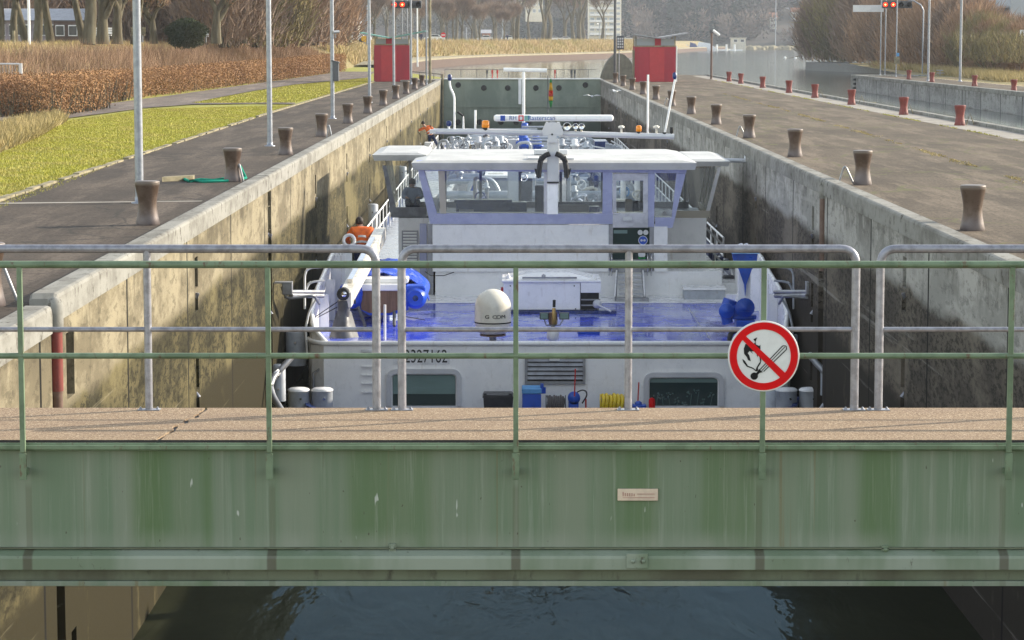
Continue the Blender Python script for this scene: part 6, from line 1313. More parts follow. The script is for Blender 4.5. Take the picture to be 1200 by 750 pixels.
# ---------------------------------------------------------------- workboat in its cradle
Yr = 62.0
rb = thing('inflatable_boat', 'blue inflatable workboat with brown transom under a blue tarpaulin on the stern deck', 'boat', (xat(447, Yr, 350), Yr, SD))
def T_(px_): return xat(px_, Yr, 350)
for s_, cx in ((-1, 411.5), (1, 487)):
    zc_ = zat(349, Yr); x = T_(cx); tb = MB(); R0 = .27
    prof = [(x, Yr - .12, zc_), (x, Yr, zc_), (x, Yr + 2.6, zc_ + .02), (x - s_ * .25, Yr + 3.5, zc_ + .15), (x - s_ * .65, Yr + 4.1, zc_ + .3)]
    tb.tube(prof, [.19, R0, R0, .25, .16], 20); tb = tb.build('side_tube', 'blue_rubber', rb)
    MB().lathe((x, Yr - .14, zc_ + .0), [(0, -.0), (.07, 0), (.07, .02)], 14, 'y').build('end_cap', 'navy_paint', tb)
    b_ = MB(); b_.box((x - .28, Yr - .02, zc_ + .0), (x + .24 if s_ > 0 else x + .28, Yr + .5, zc_ + .30), .06); b_.build('tube_shoulder', 'blue_rubber', tb)
b_ = MB(); b_.prism([(T_(423), Yr + .05, zat(341, Yr)), (T_(467), Yr + .05, zat(341, Yr)), (T_(467), Yr + .05, zat(363, Yr)), (T_(457), Yr + .05, zat(367, Yr)), (T_(433), Yr + .05, zat(367, Yr)), (T_(423), Yr + .05, zat(363, Yr))], (0, .06, 0)); b_.build('transom', 'wood', rb)
b_ = MB(); b_.prism([(T_(419), Yr + .12, zat(341, Yr)), (T_(478), Yr + .12, zat(341, Yr)), (T_(478), Yr + .12, zat(364, Yr)), (T_(458), Yr + .12, zat(370, Yr)), (T_(432), Yr + .12, zat(370, Yr)), (T_(419), Yr + .12, zat(362, Yr))], (0, 3.2, 0)); b_.build('keel', 'blue_rubber', rb)
b_ = MB(); b_.box((T_(421), Yr + .0, zat(341, Yr)), (T_(474), Yr + .3, zat(333, Yr)), .03); b_.box((T_(424), Yr + .2, zat(333, Yr)), (T_(478), Yr + .9, zat(327, Yr)), .03); b_.build('bench', 'white_paint', rb)
b_ = MB(); nx_, ny_ = 16, 12; vs = []
rr_ = random.Random(2)
for j in range(ny_ + 1):
    for i in range(nx_ + 1):
        u, v = i / nx_ * 2 - 1, j / ny_; y = Yr + .75 + v * 3.1; hw = (T_(500) - T_(396)) / 2 * (1 - .35 * v ** 2) + .04
        ridge = zat(313, Yr + 1) - zat(344, Yr); z = zat(344, Yr) + ridge * (1 - abs(u) ** 2.2) * (.75 + .3 * math.sin(v * 2.6)) + rr_.uniform(-.045, .045)
        vs.append((T_(448) + u * hw, y + rr_.uniform(-.05, .05), z - (.25 if abs(u) == 1 else 0)))
fs = [(j * (nx_ + 1) + i, j * (nx_ + 1) + i + 1, (j + 1) * (nx_ + 1) + i + 1, (j + 1) * (nx_ + 1) + i) for j in range(ny_) for i in range(nx_)]
b_.add(vs, fs); tp = b_.build('tarpaulin', 'tarp', rb); tp.modifiers.new('s', 'SOLIDIFY').thickness = .02
# ---------------------------------------------------------------- small gear standing on the low stern deck
Y = 57.0; XX = lambda q: xat(q, Y, 470)
bn = thing('plastic_crate', 'black plastic lidded crate against the stern bulkhead left of the blue case', 'crate', (XX(583), Y, LD))
b_ = MB(); zt_ = zat(464, Y); b_.prism([(XX(568), Y - .25, LD + .003), (XX(600), Y - .25, LD + .003), (XX(601.5), Y - .28, zt_), (XX(566.5), Y - .28, zt_)], (0, .6, 0)); b_.build('body', 'black_plastic', bn)
MB().prism([(XX(565.5), Y - .3, zt_), (XX(602), Y - .3, zt_), (XX(600), Y - .3, zat(461, Y)), (XX(567), Y - .3, zat(461, Y))], (0, .66, 0)).build('lid', 'black_plastic', bn)
for q in (567, 596): MB().box((XX(q), Y - .28, zat(461, Y)), (XX(q + 3.5), Y - .1, zat(459, Y)), .01).build('lid_clip', 'black_plastic', bn)
bc = thing('blue_case', 'blue metal case with paler lid beside the black crate', 'case', (XX(623), Y, LD))
b_ = MB(); b_.box((XX(612), Y - .25, LD + .003), (XX(634), Y + .3, zat(460, Y)), .012); b_.build('body', 'blue_deck_item', bc); MB().box((XX(611.5), Y - .27, zat(460, Y) + .003), (XX(634.5), Y + .32, zat(453.5, Y)), .02).build('lid', 'sheet_blue', bc)
b_ = MB(); b_.box((XX(633), Y - .2, zat(460, Y)), (XX(637), Y - .1, zat(448.5, Y)), .01); b_.lathe((XX(638), Y - .15, zat(460, Y)), [(.03, 0), (.03, .14)], 8); b_.build('handle', 'blue_deck_item', bc)
def reel(px0, px1, pyt, mat, label, n, frame):
    x0, x1 = XX(px0), XX(px1); r_ = (zat(pyt, Y) - (LD + .05)) / 2; zc_ = LD + .05 + r_; o = thing('hose_reel', label, 'hose reel', ((x0 + x1) / 2, Y, LD)); b_ = MB()
    for i in range(n):
        x = x0 + (x1 - x0) * (i + .5) / n; rr = r_ * (.92 + .08 * math.sin(i * 2.4)); tr_ = (x1 - x0) / n * .52
        pts = [(x + .01 * math.sin(k), Y + rr * .93 * math.cos(2 * math.pi * k / 20), zc_ + rr * .93 * math.sin(2 * math.pi * k / 20)) for k in range(21)]; b_.tube(pts, tr_, 7, False)
    b_.build('hose', mat, o); b_ = MB()
    for x in (x0 - .02, x1 + .02): b_.lathe((x, Y, zc_), [(0, -.01), (r_ * 1.0, -.01), (r_ * 1.0, .01), (0, .01)], 20, 'x')
    b_.box((x0 - .03, Y - r_, LD + .002), (x1 + .03, Y + r_, LD + .045)); b_.build('drum', frame, o)
reel(641, 661.5, 463, 'grey_hose', 'reel wound with dark grey hose beside the blue case', 8, 'dark_grey')
reel(704.5, 731, 461.5, 'yellow_hose', 'coil of bright yellow hose on the stern deck left of the right window', 6, 'yellow_hose')
rl = thing('cable_drum', 'round blue drum with a red rod standing at the stern vent grille', 'drum', (XX(672), Y, LD)); zc_ = zat(466, Y)
b_ = MB(); b_.lathe((XX(672.5), Y - .1, zc_), [(.0, -.02), (.14, -.02), (.14, .14), (0, .14)], 20, 'y'); b_.box((XX(666), Y - .12, LD + .003), (XX(678), Y + .12, zc_ - .08), .01); b_.build('drum', 'blue_deck_item', rl)
MB().tube([(XX(673), Y - .16, zc_ + .05), (XX(674), Y - .16, zat(431, Y))], .016, 6).build('red_rod', 'red_paint', rl); MB().tube(rounded([(XX(676), Y - .1, zat(459, Y)), (XX(684), Y - .1, zat(455, Y)), (XX(689), Y - .1, zat(461, Y)), (XX(682), Y - .1, zat(472, Y))], .1), .016, 6).build('lever', 'black_rubber', rl)
rd_ = MB(); rd_.tube([(XX(686.5), Y, LD), (XX(686.5), Y, zat(468, Y))], .02, 6); rd_.tube([(XX(686.5), Y, zat(468, Y)), (XX(686.5), Y, zat(464, Y))], .01, 6); tag(rd_.build('red_cone', 'red_paint', loc=(XX(686.5), Y, LD)), 'small red rod standing right of the blue drum', 'rod')
r2 = thing('hand_pump', 'blue hand pump with upright red handle left of the right stern window', 'pump', (XX(748), Y, LD)); MB().tube([(XX(747.5), Y, zat(472, Y)), (XX(748.5), Y, zat(448, Y))], .016, 6).build('red_handle', 'red_paint', r2)
b_ = MB(); b_.box((XX(741), Y - .1, LD + .003), (XX(757), Y + .15, zat(474, Y)), .02); b_.lathe((XX(748), Y, zat(474, Y)), [(.08, 0), (.08, .05), (.03, .08)], 10); b_.build('body', 'blue_deck_item', r2)
b_ = MB(); b_.lathe((XX(764), Y, LD), [(.07, 0), (.075, .1), (.07, .36), (.03, .40)], 12); tag(b_.build('gas_bottle', 'sign_red', loc=(XX(764), Y, LD)), 'small red bottle under the left edge of the right stern window', 'bottle')
b_ = MB(); b_.tube([(XX(330), 56, LD + .03), (XX(342), 55.6, LD + .06), (XX(355), 55.4, LD + .04), (XX(362), 55.6, LD + .03)], .05, 7); tag(b_.build('yellow_rope', 'yellow_hose', loc=(XX(345), 56, LD)), 'yellow rope lying before the left twin bollards of the barge', 'rope')
# ---------------------------------------------------------------- tank deck pipework beyond the wheelhouse
rr_ = random.Random(9)
def pipe(pts, r_, mat='pipe_grey', n=8): return MB().tube(rounded(pts, .5) if len(pts) > 2 else pts, r_, n).build('deck_pipe', mat, ship)
for i, (x, z_) in enumerate([(-2.6, .8), (-1.8, .9), (-1.0, .75), (0.2, 1.0), (1.2, .8), (2.2, .95), (3.2, .7), (4.2, .9)]): pipe([(x, 80, SD + z_), (x, 158, SD + z_)], .11 + .05 * (i % 3 == 0))
for k, y in enumerate((84, 92, 99, 106, 112, 118, 125, 133, 141, 150)):
    pipe([(XC - 3.6, y, SD + .3), (XC - 3.6, y, SD + 1.3 + .1 * (k % 3)), (XC + 3.8, y, SD + 1.3 + .1 * (k % 3)), (XC + 3.8, y, SD + .3)], .10 + .05 * (k % 2))
for k, (x, y, h) in enumerate([(-1.6, 92, 1.9), (-1.2, 96, 2.1), (2.2, 95, 2.0), (0.0, 108, 2.2)]):
    pipe([(x, y, SD), (x, y, SD + h), (x + .9, y + .4, SD + h + .15), (x + 1.3, y + .4, SD + h - .9)], .09)
def valve(x, y, z_, mat):
    b_ = MB(); b_.lathe((x, y, z_), [(.0, -.35), (.10, -.35), (.10, -.2), (.20, -.18), (.20, -.1), (.12, -.08), (.12, .1), (.18, .12), (.18, .2), (.06, .25), (.05, .45), (0, .46)], 12); b_.lathe((x, y, z_ + .42), [(.0, 0), (.14, 0), (.14, .04), (0, .04)], 12); return b_.build('valve', mat, ship)
for k in range(34): valve(rr_.uniform(XC - 3.4, XC + 3.4), rr_.uniform(84, 140), SD + rr_.uniform(1.0, 1.7), rr_.choice(['pipe_grey', 'silver_panel', 'pipe_grey', 'dark_grey', 'blue_deck_item']))
b_ = MB()
for k in range(26):
    x, y, z_ = rr_.uniform(XC - 4, XC + 4), rr_.uniform(100, 150), SD; w_ = rr_.uniform(.2, .7); b_.box((x - w_, y - .3, z_ + .02), (x + w_, y + .3, z_ + rr_.uniform(.8, 1.7)), .03)
b_.build('tank_hatches', 'silver_panel', ship)
def vt(px_, py_, Y_, mat, s_=1.0):
    p = at(px_, py_, Y_); b_ = MB(); b_.lathe(p, [(.0, -.5 * s_), (.18 * s_, -.5 * s_), (.2 * s_, -.1 * s_), (.35 * s_, -.08 * s_), (.35 * s_, .05 * s_), (.2 * s_, .1 * s_), (.22 * s_, .45 * s_), (0, .5 * s_)], 12); b_.build('valve', mat, ship)
for px_, py_, Y_, s_ in ((613, 167, 121, 1.0), (616, 171, 119, .8), (628, 166, 123, .8), (631, 171, 121, .7)): vt(px_, py_, Y_, 'blue_deck_item', s_)
r8 = random.Random(21)
def wheel(c_, r_, ax):
    u = Vector(ax).normalized(); a1 = u.orthogonal().normalized(); a2 = u.cross(a1); b_ = MB(); b_.tube([c_ + (a1 * math.cos(2 * math.pi * k / 12) + a2 * math.sin(2 * math.pi * k / 12)) * r_ for k in range(13)], .025, 5, False); b_.tube([c_ - a1 * r_, c_ + a1 * r_], .018, 4); b_.tube([c_, c_ - u * .3], .03, 5); return b_
gear_mats = ['pipe_grey', 'silver_panel', 'chrome', 'bollard_grey', 'white_paint', 'grey_steel', 'dark_grey', 'pipe_grey', 'bollard_grey']
for k in range(95):
    px_ = r8.choice((r8.uniform(512, 606), r8.uniform(512, 606), r8.uniform(658, 696))); py_ = r8.uniform(164, 175); Y_ = r8.uniform(112, 134); c_ = at(px_, py_, Y_); kind = r8.random(); mt = r8.choice(gear_mats)
    if kind < .3: o9 = wheel(c_, r8.uniform(.14, .26), (r8.uniform(-.6, .6), -1, r8.uniform(-.3, .8))).build('hand_wheel', mt, ship)
    elif kind < .43:
        dx = r8.uniform(.3, .7) * r8.choice((-1, 1)); MB().tube(rounded([c_ + Vector((0, 0, -1.2)), c_ + Vector((0, 0, .1)), c_ + Vector((dx, r8.uniform(-.5, .5), r8.uniform(-.1, .3))), c_ + Vector((dx * 1.15, 0, -1.0))], .25), r8.uniform(.06, .13), 8).build('deck_pipe', mt, ship)
    elif kind < .85: vt(px_, py_ + 1, Y_, mt, r8.uniform(.35, .65))
    else: w9 = r8.uniform(.12, .35); MB().box((c_.x - w9, c_.y - .2, SD + .3), (c_.x + w9, c_.y + .2, c_.z + r8.uniform(-.1, .2)), .03).build('valve_box', mt, ship)
for k in range(60):
    px_ = r8.choice((r8.uniform(526, 634), r8.uniform(654, 704), r8.uniform(724, 752))); py_ = r8.uniform(203, 238); Y_ = r8.uniform(84, 100); c_ = at(px_, py_, Y_); kind = r8.random(); mt = r8.choice(gear_mats + ['navy_paint', 'sheet_blue', 'cream_plastic'])
    if c_.z < SD + .2: c_.z = SD + r8.uniform(.2, 1.0)
    if kind < .3: wheel(c_, r8.uniform(.12, .2), (r8.uniform(-.6, .6), -1, r8.uniform(-.3, .8))).build('hand_wheel', mt, ship)
    elif kind < .55:
        dx = r8.uniform(.3, .8) * r8.choice((-1, 1)); MB().tube(rounded([Vector((c_.x, c_.y, SD + .1)), c_ + Vector((0, 0, .1)), c_ + Vector((dx, r8.uniform(-.5, .5), 0)), Vector((c_.x + dx * 1.1, c_.y, SD + .1))], .15), r8.uniform(.05, .1), 8).build('deck_pipe', mt, ship)
    elif kind < .85: vt(px_, py_, Y_, mt, r8.uniform(.3, .55))
    else: w9 = r8.uniform(.12, .3); MB().box((c_.x - w9, c_.y - .2, SD + .1), (c_.x + w9, c_.y + .2, c_.z + .1), .03).build('valve_box', mt, ship)
for k in range(7): z9 = r8.uniform(-1.9, -1.1); x9 = r8.uniform(-2.6, 1); MB().tube([(x9, 118 + k * 2, SD + 2.2 + .06 * k), (x9 + r8.uniform(1.5, 3), 118 + k * 2, SD + 2.2 + .06 * k)], .05, 6).build('deck_pipe', 'bollard_grey', ship)
b_ = MB(); b_.box(at(697, 176, 130), at(710, 163, 133), .04); b_.build('deck_house', 'navy_paint', ship)
for q in (712, 716, 720, 724, 728): MB().box(at(q - 2, 178, 128), at(q + 1.2, 167 + (q - 712) * .3, 129), .03).build('locker', 'bollard_grey', ship)
b_ = MB(); b_.tube([at(692, 171, 124), at(709, 174, 124)], .04, 6); b_.tube([at(716, 165, 128), at(730, 173, 128)], .04, 6); b_.tube([at(727, 170, 126), at(733, 178, 126)], .07, 6); b_.build('gangway_rail', 'white_paint', ship)
MB().tube([at(518, 169, 145), at(533, 167, 145)], .09, 6).build('gangway_rail', 'white_paint', ship); b_ = MB(); b_.box(at(497, 174, 146), at(507, 166, 147), .05); b_.build('bow_locker', 'white_paint', ship)
# white box top seen through the panes (tank-deck container) and grey block
b_ = MB(); b_.box((xat(570, 95), 93, SD + .03), (xat(627, 95), 96, zat(205, 95)), .03); b_.build('dry_store', 'bollard_grey', ship)
MB().box((xat(569, 95), 92.8, zat(205, 95) + .004), (xat(596, 95), 96.2, zat(202, 95))).build('store_roof', 'white_paint', ship)
# forward mast with flag
Yf = 165.0; fm = MB(); fm.tube([(at(613.5, 85, Yf).x, Yf, SD), at(613.5, 84, Yf)], .10, 8); fm = fm.build('forward_mast', 'white_paint', ship)
MB().tube([at(590, 81.5, Yf), at(641, 82.5, Yf)], .12, 8).build('yard', 'white_paint', fm); MB().box(at(607.5, 122, Yf - .1), at(611, 92, Yf + .1), .01).build('mast_panel', 'silver_panel', fm)
MB().lathe(at(615, 148, Yf - .3), [(0, -.25), (.2, -.2), (.24, 0), (.2, .2), (0, .25)], 12).build('blue_ball', 'blue_deck_item', fm)
MB().tube([at(642, 89, Yf + 2), (at(642, 89, Yf + 2).x, Yf + 2, SD)], .03, 6).build('flag_pole', 'dark_grey', fm)
fl = thing('flag', 'limp green, yellow and red flag hanging before the lock gate', 'flag', at(645.5, 92, Yf + 2))
def fold(y0, y1, w0, w1, mat, name):
    b_ = MB(); n = 8; vs = []
    for j in (0, 1, 2):
        u = j / 2; py_ = y0 + (y1 - y0) * u; w_ = w0 + (w1 - w0) * u
        for i in range(n + 1): vs.append(at(645.5 + (i / n - .5) * w_, py_, Yf + 2 + .12 * math.sin(i * 2.1)))
    b_.add(vs, [(j * (n + 1) + i, j * (n + 1) + i + 1, (j + 1) * (n + 1) + i + 1, (j + 1) * (n + 1) + i) for j in range(2) for i in range(n)], True); o = b_.build(name, mat, fl); o.modifiers.new('s', 'SOLIDIFY').thickness = .015
fold(92, 97, 1.2, 2.4, 'flag_green', 'green_top'); fold(97, 106, 2.4, 4.6, 'flag_yellow', 'yellow_band'); fold(106, 113, 4.6, 5.2, 'flag_red', 'red_band'); fold(113, 118, 5.2, 4.6, 'flag_yellow', 'yellow_band'); fold(118, 126, 4.6, 1.6, 'flag_green', 'green_tip')
# ================================================================ TREES
def tree_mesh(seed, H, trunk_r, levels=5, spread=.55, first=.25, lean=0.0, ntw=2500, tw=1.1, wd=.035, fork=3, upb=.5):
    """leafless tree: tapered trunk and limbs, then a cloud of twigs at the branch ends; returns (wood, twigs V, F)"""
    rr_ = random.Random(seed); b_ = MB(); tips = []
    def grow(p, d, L, r_, lv):
        n = 3; pts = [p]; q = p
        for i in range(n):
            d = (d + Vector((rr_.gauss(0, .11), rr_.gauss(0, .11), upb * .12))).normalized(); q = q + d * L / n; pts.append(q)
            if lv >= levels - 3: tips.append((q, d, lv))
        b_.tube(pts, [r_ * (1 - .4 * i / n) for i in range(n + 1)], 7 if lv < 2 else 4 if lv < 4 else 3, False)
        if lv >= levels: return
        k = fork if lv else fork + 1
        for j in range(k):
            a = rr_.uniform(0, 6.28); t = Vector((math.cos(a), math.sin(a), 0)); nd = (d * (1 - spread * .5) + t * spread * rr_.uniform(.7, 1.3) + Vector((0, 0, upb * .3))).normalized()
            base = pts[-1] if j < 2 else pts[rr_.choice((2, 3))]; grow(base, nd, L * rr_.uniform(.62, .82), r_ * (.62 if lv else .55), lv + 1)
    grow(Vector((0, 0, 0)), Vector((lean, 0, 1)).normalized(), H * first, trunk_r, 0)
    C = np.array([tuple(t[0]) for t in tips]); D0 = np.array([tuple(t[1]) for t in tips]); idx = rng.integers(0, len(C), ntw)
    C2 = C[idx] + rng.normal(size=(ntw, 3)) * tw * .25; D = D0[idx] + rng.normal(size=(ntw, 3)) * .55; D[:, 2] += .25
    V, F = slivers(C2, D, tw * rng.uniform(.5, 1.3, ntw), wd); return b_, V, F
def tree_thing(name, label, cat, mb, V, F, mat_t, group, mat_w='bark'):
    r_ = thing(name, label, cat, (0, 0, 0), group); mb.build('trunk', mat_w, r_); npmesh('crown', V, F, mat_t, r_); return r_
GA, GB, GC = 'bare trees on the left bank', 'bare trees along the far shore', 'leafless bushes on the right bank'
def place_many(proto, places, group, lab):
    for i, (x, y, z, s_, rz) in enumerate(places):
        r_ = proto if i == 0 else dup(proto, (x, y, z)); r_.location = (x, y, z); r_.rotation_euler = (0, 0, rz); r_.scale = (s_, s_, s_) if isinstance(s_, (int, float)) else s_
        r_['group'] = group; r_['label'] = lab(i)
# big trunks on the left bank, crowns mostly above the frame
tA = tree_thing('bare_tree', 'x', 'tree', *tree_mesh(3, 16, .38, 5, .55, .33, .06, 5000, 1.3, .04), 'twigs', GA)
tB = tree_thing('bare_tree', 'x', 'tree', *tree_mesh(8, 15, .30, 5, .45, .36, -.12, 5000, 1.2, .04), 'twigs', GA)
tC = tree_thing('bare_tree', 'x', 'tree', *tree_mesh(15, 14, .42, 5, .6, .16, .0, 6000, 1.2, .04, fork=3), 'twigs_red', GA)
def BX(px_, Y, py_=48): return (xat(px_, Y, py_), Y, 2.45 + (.25 if Y > 150 else 0))
plA = [(*BX(-2, 160), 1.0, .3), (*BX(60, 166), .8, 2.5), (*BX(104, 155), 1.1, .0)]
where = {'A': ['thick trunk cut by the left frame edge on the bank', 'thin straight trunk before the low grey roofed building', 'thick pale trunk before the right window of the grey roofed building']}
place_many(tA, plA, GA, lambda i: 'bare tree, ' + where['A'][i])
wB = ['slim trunk right of the left frame edge', 'slim dark trunk beside the white lamp column', 'leaning dark trunk in front of the grey roofed building', 'dark leaning trunk left of the thick pale one', 'dark trunk just right of the nearest lamp pole']
place_many(tB, [(*BX(17, 164), .85, .0), (*BX(31, 168), .95, 1.0), (*BX(44, 158), 1.0, 3.3), (*BX(99, 164), .9, .8), (*BX(156, 160), .75, 3.9)], GA, lambda i: 'bare tree, ' + wB[i])
wC = ['several dark stems forking low beside the white bench', 'forked stems in front of the pink bench', 'low forked tree before the teal house', 'dense dark tree behind the bank bend', 'broad brown tree right of the dark shrub', 'brown spreading tree above the second lamp pole', 'brown tree between the second and third lamp poles', 'forked tree beyond the grey billboard']
place_many(tC, [(*BX(120, 158), 1.0, .4), (*BX(137, 162), .95, 2.1), (*BX(180, 172), .7, 4.0), (*BX(253, 185), 1.0, 1.2), (*BX(285, 200), .95, 5.0), (*BX(322, 215), .9, 2.9), (*BX(356, 240), .9, .2), (*BX(408, 300), 1.1, 3.4)], GA, lambda i: 'bare tree, ' + wC[i])
# brown thicket trees behind them
def bush_mesh(seed, H, Rr, n, L, wd, stems=9):
    rr_ = random.Random(seed); b_ = MB()
    for i in range(stems):
        a = rr_.uniform(0, 6.28); q = rr_.uniform(.1, .8) * Rr; b_.tube([(rr_.uniform(-.3, .3), rr_.uniform(-.3, .3), 0), (math.cos(a) * q * .5, math.sin(a) * q * .5, H * .4), (math.cos(a) * q, math.sin(a) * q, H * rr_.uniform(.65, .9))], [.09, .06, .02], 4, False)
    u = rng.random(n) ** .5; th = rng.uniform(0, 6.283, n); zz = rng.random(n) ** .8
    lob = 1 + .25 * np.sin(th * 3 + seed) + .15 * np.sin(th * 7 + seed * 2); rad = Rr * lob * np.sqrt(np.clip(1 - (zz * 1.02 - .35) ** 2 / .5, .05, 1)) * u
    C = np.stack([rad * np.cos(th), rad * np.sin(th), zz * H * (1 + .1 * np.sin(th * 5 + seed)) * .92], 1) + rng.normal(size=(n, 3)) * .12 * Rr * .3
    D = C * np.array([.5 / Rr, .5 / Rr, 0]) + rng.normal(size=(n, 3)) * .35 + np.array([0, 0, .9]); V, F = slivers(C, D, L * rng.uniform(.5, 1.4, n), wd); return b_, V, F
bush = {}
for k, (mt, sd_) in enumerate((('twigs_red', 1), ('twigs', 2), ('twigs_olive', 3), ('twigs_red', 4))): bush[k] = tree_thing('leafless_bush', 'x', 'bush', *bush_mesh(sd_, 6, 3.6, 5200, 1.25, .085), mt, GC)
ORD2 = ORD + ['fourteenth', 'fifteenth', 'sixteenth', 'seventeenth', 'eighteenth', 'nineteenth', 'twentieth', 'twenty first', 'twenty second', 'twenty third', 'twenty fourth', 'twenty fifth', 'twenty sixth', 'twenty seventh', 'twenty eighth', 'twenty ninth', 'thirtieth']
used = {k: False for k in bush}
def put_bush(k, x, y, z, s_, rz, label, group):
    r_ = bush[k] if not used[k] else dup(bush[k], (x, y, z)); used[k] = True; r_.location = (x, y, z); r_.rotation_euler = (0, 0, rz); r_.scale = s_ if isinstance(s_, tuple) else (s_, s_, s_); r_['label'] = label; r_['group'] = group
lb = [(175, 200, 1.2, 1), (205, 215, 1.0, 0), (262, 195, 1.1, 1), (300, 205, 1.25, 2), (330, 225, 1.3, 1), (352, 250, 1.3, 0), (305, 240, 1.5, 0), (240, 225, 1.1, 1), (380, 330, 1.2, 1), (8, 240, 1.5, 1), (70, 250, 1.6, 1), (130, 245, 1.5, 0), (370, 300, 1.4, 0), (280, 260, 1.7, 2)]
for i, (px_, Y, s_, k) in enumerate(lb): put_bush(k, xat(px_, Y, 48), Y, 2.4, s_, i * 1.3, 'leafless brown bush on the left bank, %s from the left' % ORD2[sorted(range(len(lb)), key=lambda q: lb[q][0]).index(i)], 'leafless bushes on the left bank')
rbs = [(975, 400, 1.7, 1), (990, 380, 2.0, 1), (1008, 370, 2.0, 2), (1026, 350, 1.8, 1), (1043, 330, 1.5, 0), (1060, 300, 1.3, 1), (1075, 285, 1.2, 3), (1092, 275, 1.2, 0), (1108, 262, 1.1, 3), (1125, 255, 1.1, 1), (1140, 248, 1.0, 0), (1152, 240, .85, 2), (1166, 235, .75, 3), (1180, 228, .72, 2), (1196, 222, .70, 0), (1075, 330, 1.6, 1), (1110, 310, 1.35, 0), (1135, 300, 1.3, 3), (1050, 360, 1.9, 0), (1000, 400, 2.2, 0), (1022, 395, 2.4, 1), (1212, 225, .8, 3), (1175, 260, .85, 0), (1195, 250, .8, 1)]
o_ = sorted(range(len(rbs)), key=lambda q: rbs[q][0])
for i, (px_, Y, s_, k) in enumerate(rbs): put_bush(k, xat(px_, Y, 80), Y, QZ, s_, i * 2.1, 'leafless bush of the right bank thicket, %s from its left end' % ORD2[o_.index(i)], GC)
# round dark shrub by the bench
n = 9000; r_ = thing('round_shrub', 'round dark evergreen shrub beside the grey bench on the bank', 'shrub', (xat(222, 172), 172, 2.6)); P3 = rng.normal(size=(n, 3)); P3 /= np.linalg.norm(P3, axis=1, keepdims=True); P3 *= rng.random(n)[:, None] ** .25
C = np.stack([P3[:, 0] * 1.35 * (1 + .12 * np.sin(P3[:, 2] * 6)) + xat(222, 172), P3[:, 1] * 1.2 + 172, P3[:, 2] * .95 + 3.4], 1) + rng.normal(size=(n, 3)) * .06
V, F = slivers(C, P3 + rng.normal(size=(n, 3)) * .5, .13, .08); npmesh('foliage', V, F, 'evergreen', r_); MB().tube([(xat(222, 172), 172, 2.4), (xat(222, 172), 172, 3.3)], .12, 6).build('stem', 'bark', r_)
# trees along the far shore
tD = tree_thing('bare_tree', 'x', 'tree', *tree_mesh(21, 17, .34, 6, .46, .17, 0, 4200, 1.5, .04, fork=2, upb=.8), 'twigs', GB)
tE = tree_thing('bare_tree', 'x', 'tree', *tree_mesh(27, 20, .42, 6, .26, .22, 0, 4500, 1.4, .045, fork=2, upb=1.1), 'twigs', GB)
def shoreY(px_):
    ys = [p[1] for p in foot]; 
    for y in range(320, 1100, 4):
        x = np.interp(y, ys, [p[0] for p in foot]) - 9
        if 600 + x / y * 3000 > px_: return y
    return 900
fs_ = [(438, 1), (462, .9), (515, 1.0), (520, .8), (541, 1.05), (562, .9), (578, 1), (590, .8), (602, 1.0), (428, .8), (486, .9), (552, .85), (530, .9)]
pl = [(xat(q, shoreY(q), 50), shoreY(q) + (i * 7) % 24, 2.6, s_ * .9, i * 1.7) for i, (q, s_) in enumerate(fs_)]; so = sorted(range(len(fs_)), key=lambda q: fs_[q][0])
place_many(tD, pl, GB, lambda i: 'bare spreading tree on the far shore, %s from the left' % ORD2[so.index(i)])
pp = [(640, 1.0), (643.5, .8), (673, .9), (680, 1.1), (636, .9), (686, .9), (606, 1)]; pl = [(xat(q, shoreY(q), 50), shoreY(q) + 10, 2.6, s_ * 1.5, i * 2.2) for i, (q, s_) in enumerate(pp)]
so2 = sorted(range(len(pp)), key=lambda q: pp[q][0]); place_many(tE, pl, GB, lambda i: 'tall narrow bare tree near the pale tower blocks, %s from the left' % ORD2[so2.index(i)])
# second row, denser, behind the road
pl = [(xat(q, 720, 50), 720 + (i * 37) % 90, 3.0, (1.7 + .2 * (i % 3), 1.6, 1.6), i * .9) for i, q in enumerate(range(424, 716, 22))]
for i, (x, y, z, s_, rz) in enumerate(pl): r_ = dup(tD if i % 2 else tE, (x, y, z), 'hazy bare tree behind the far shore road, %s from the left' % ORD2[i], rz); r_.scale = s_; r_['group'] = 'bare trees behind the far shore road'
# wooded hillside : terrain and a far wood on it
def hillz(x, y):
    px_ = 600 + x / y * 3000
    prof = np.interp(px_, [-200, 200, 430, 560, 620, 655, 690, 730, 800, 1000, 1100, 1500], [60, 55, 48, 30, 22, 16, 30, 60, 75, 60, 50, 50])
    t_ = np.clip((y - 1190) / 330, 0, 1); return LZ + .3 + prof * t_ ** 1.2 + (y > 1190) * 1.2
xs = np.linspace(-700, 1100, 120); ys = np.linspace(1185, 1900, 26); V = []
for y in ys:
    for x in xs: V.append((x, y, hillz(x, y) + (rng.normal() * 1.2 if y > 1200 else 0)))
nx_ = len(xs); F = [(j * nx_ + i, j * nx_ + i + 1, (j + 1) * nx_ + i + 1, (j + 1) * nx_ + i) for j in range(len(ys) - 1) for i in range(nx_ - 1)]; struct(npmesh('hillside', V, F, 'hill_wood'), 'hazy wooded hillside beyond the lake')
CLEAR = [(776, 785, 1420), (788, 816, 1440), (902, 910, 1250), (917, 924, 1300), (928, 937, 1280), (944, 951, 1280), (931, 962, 1200)]
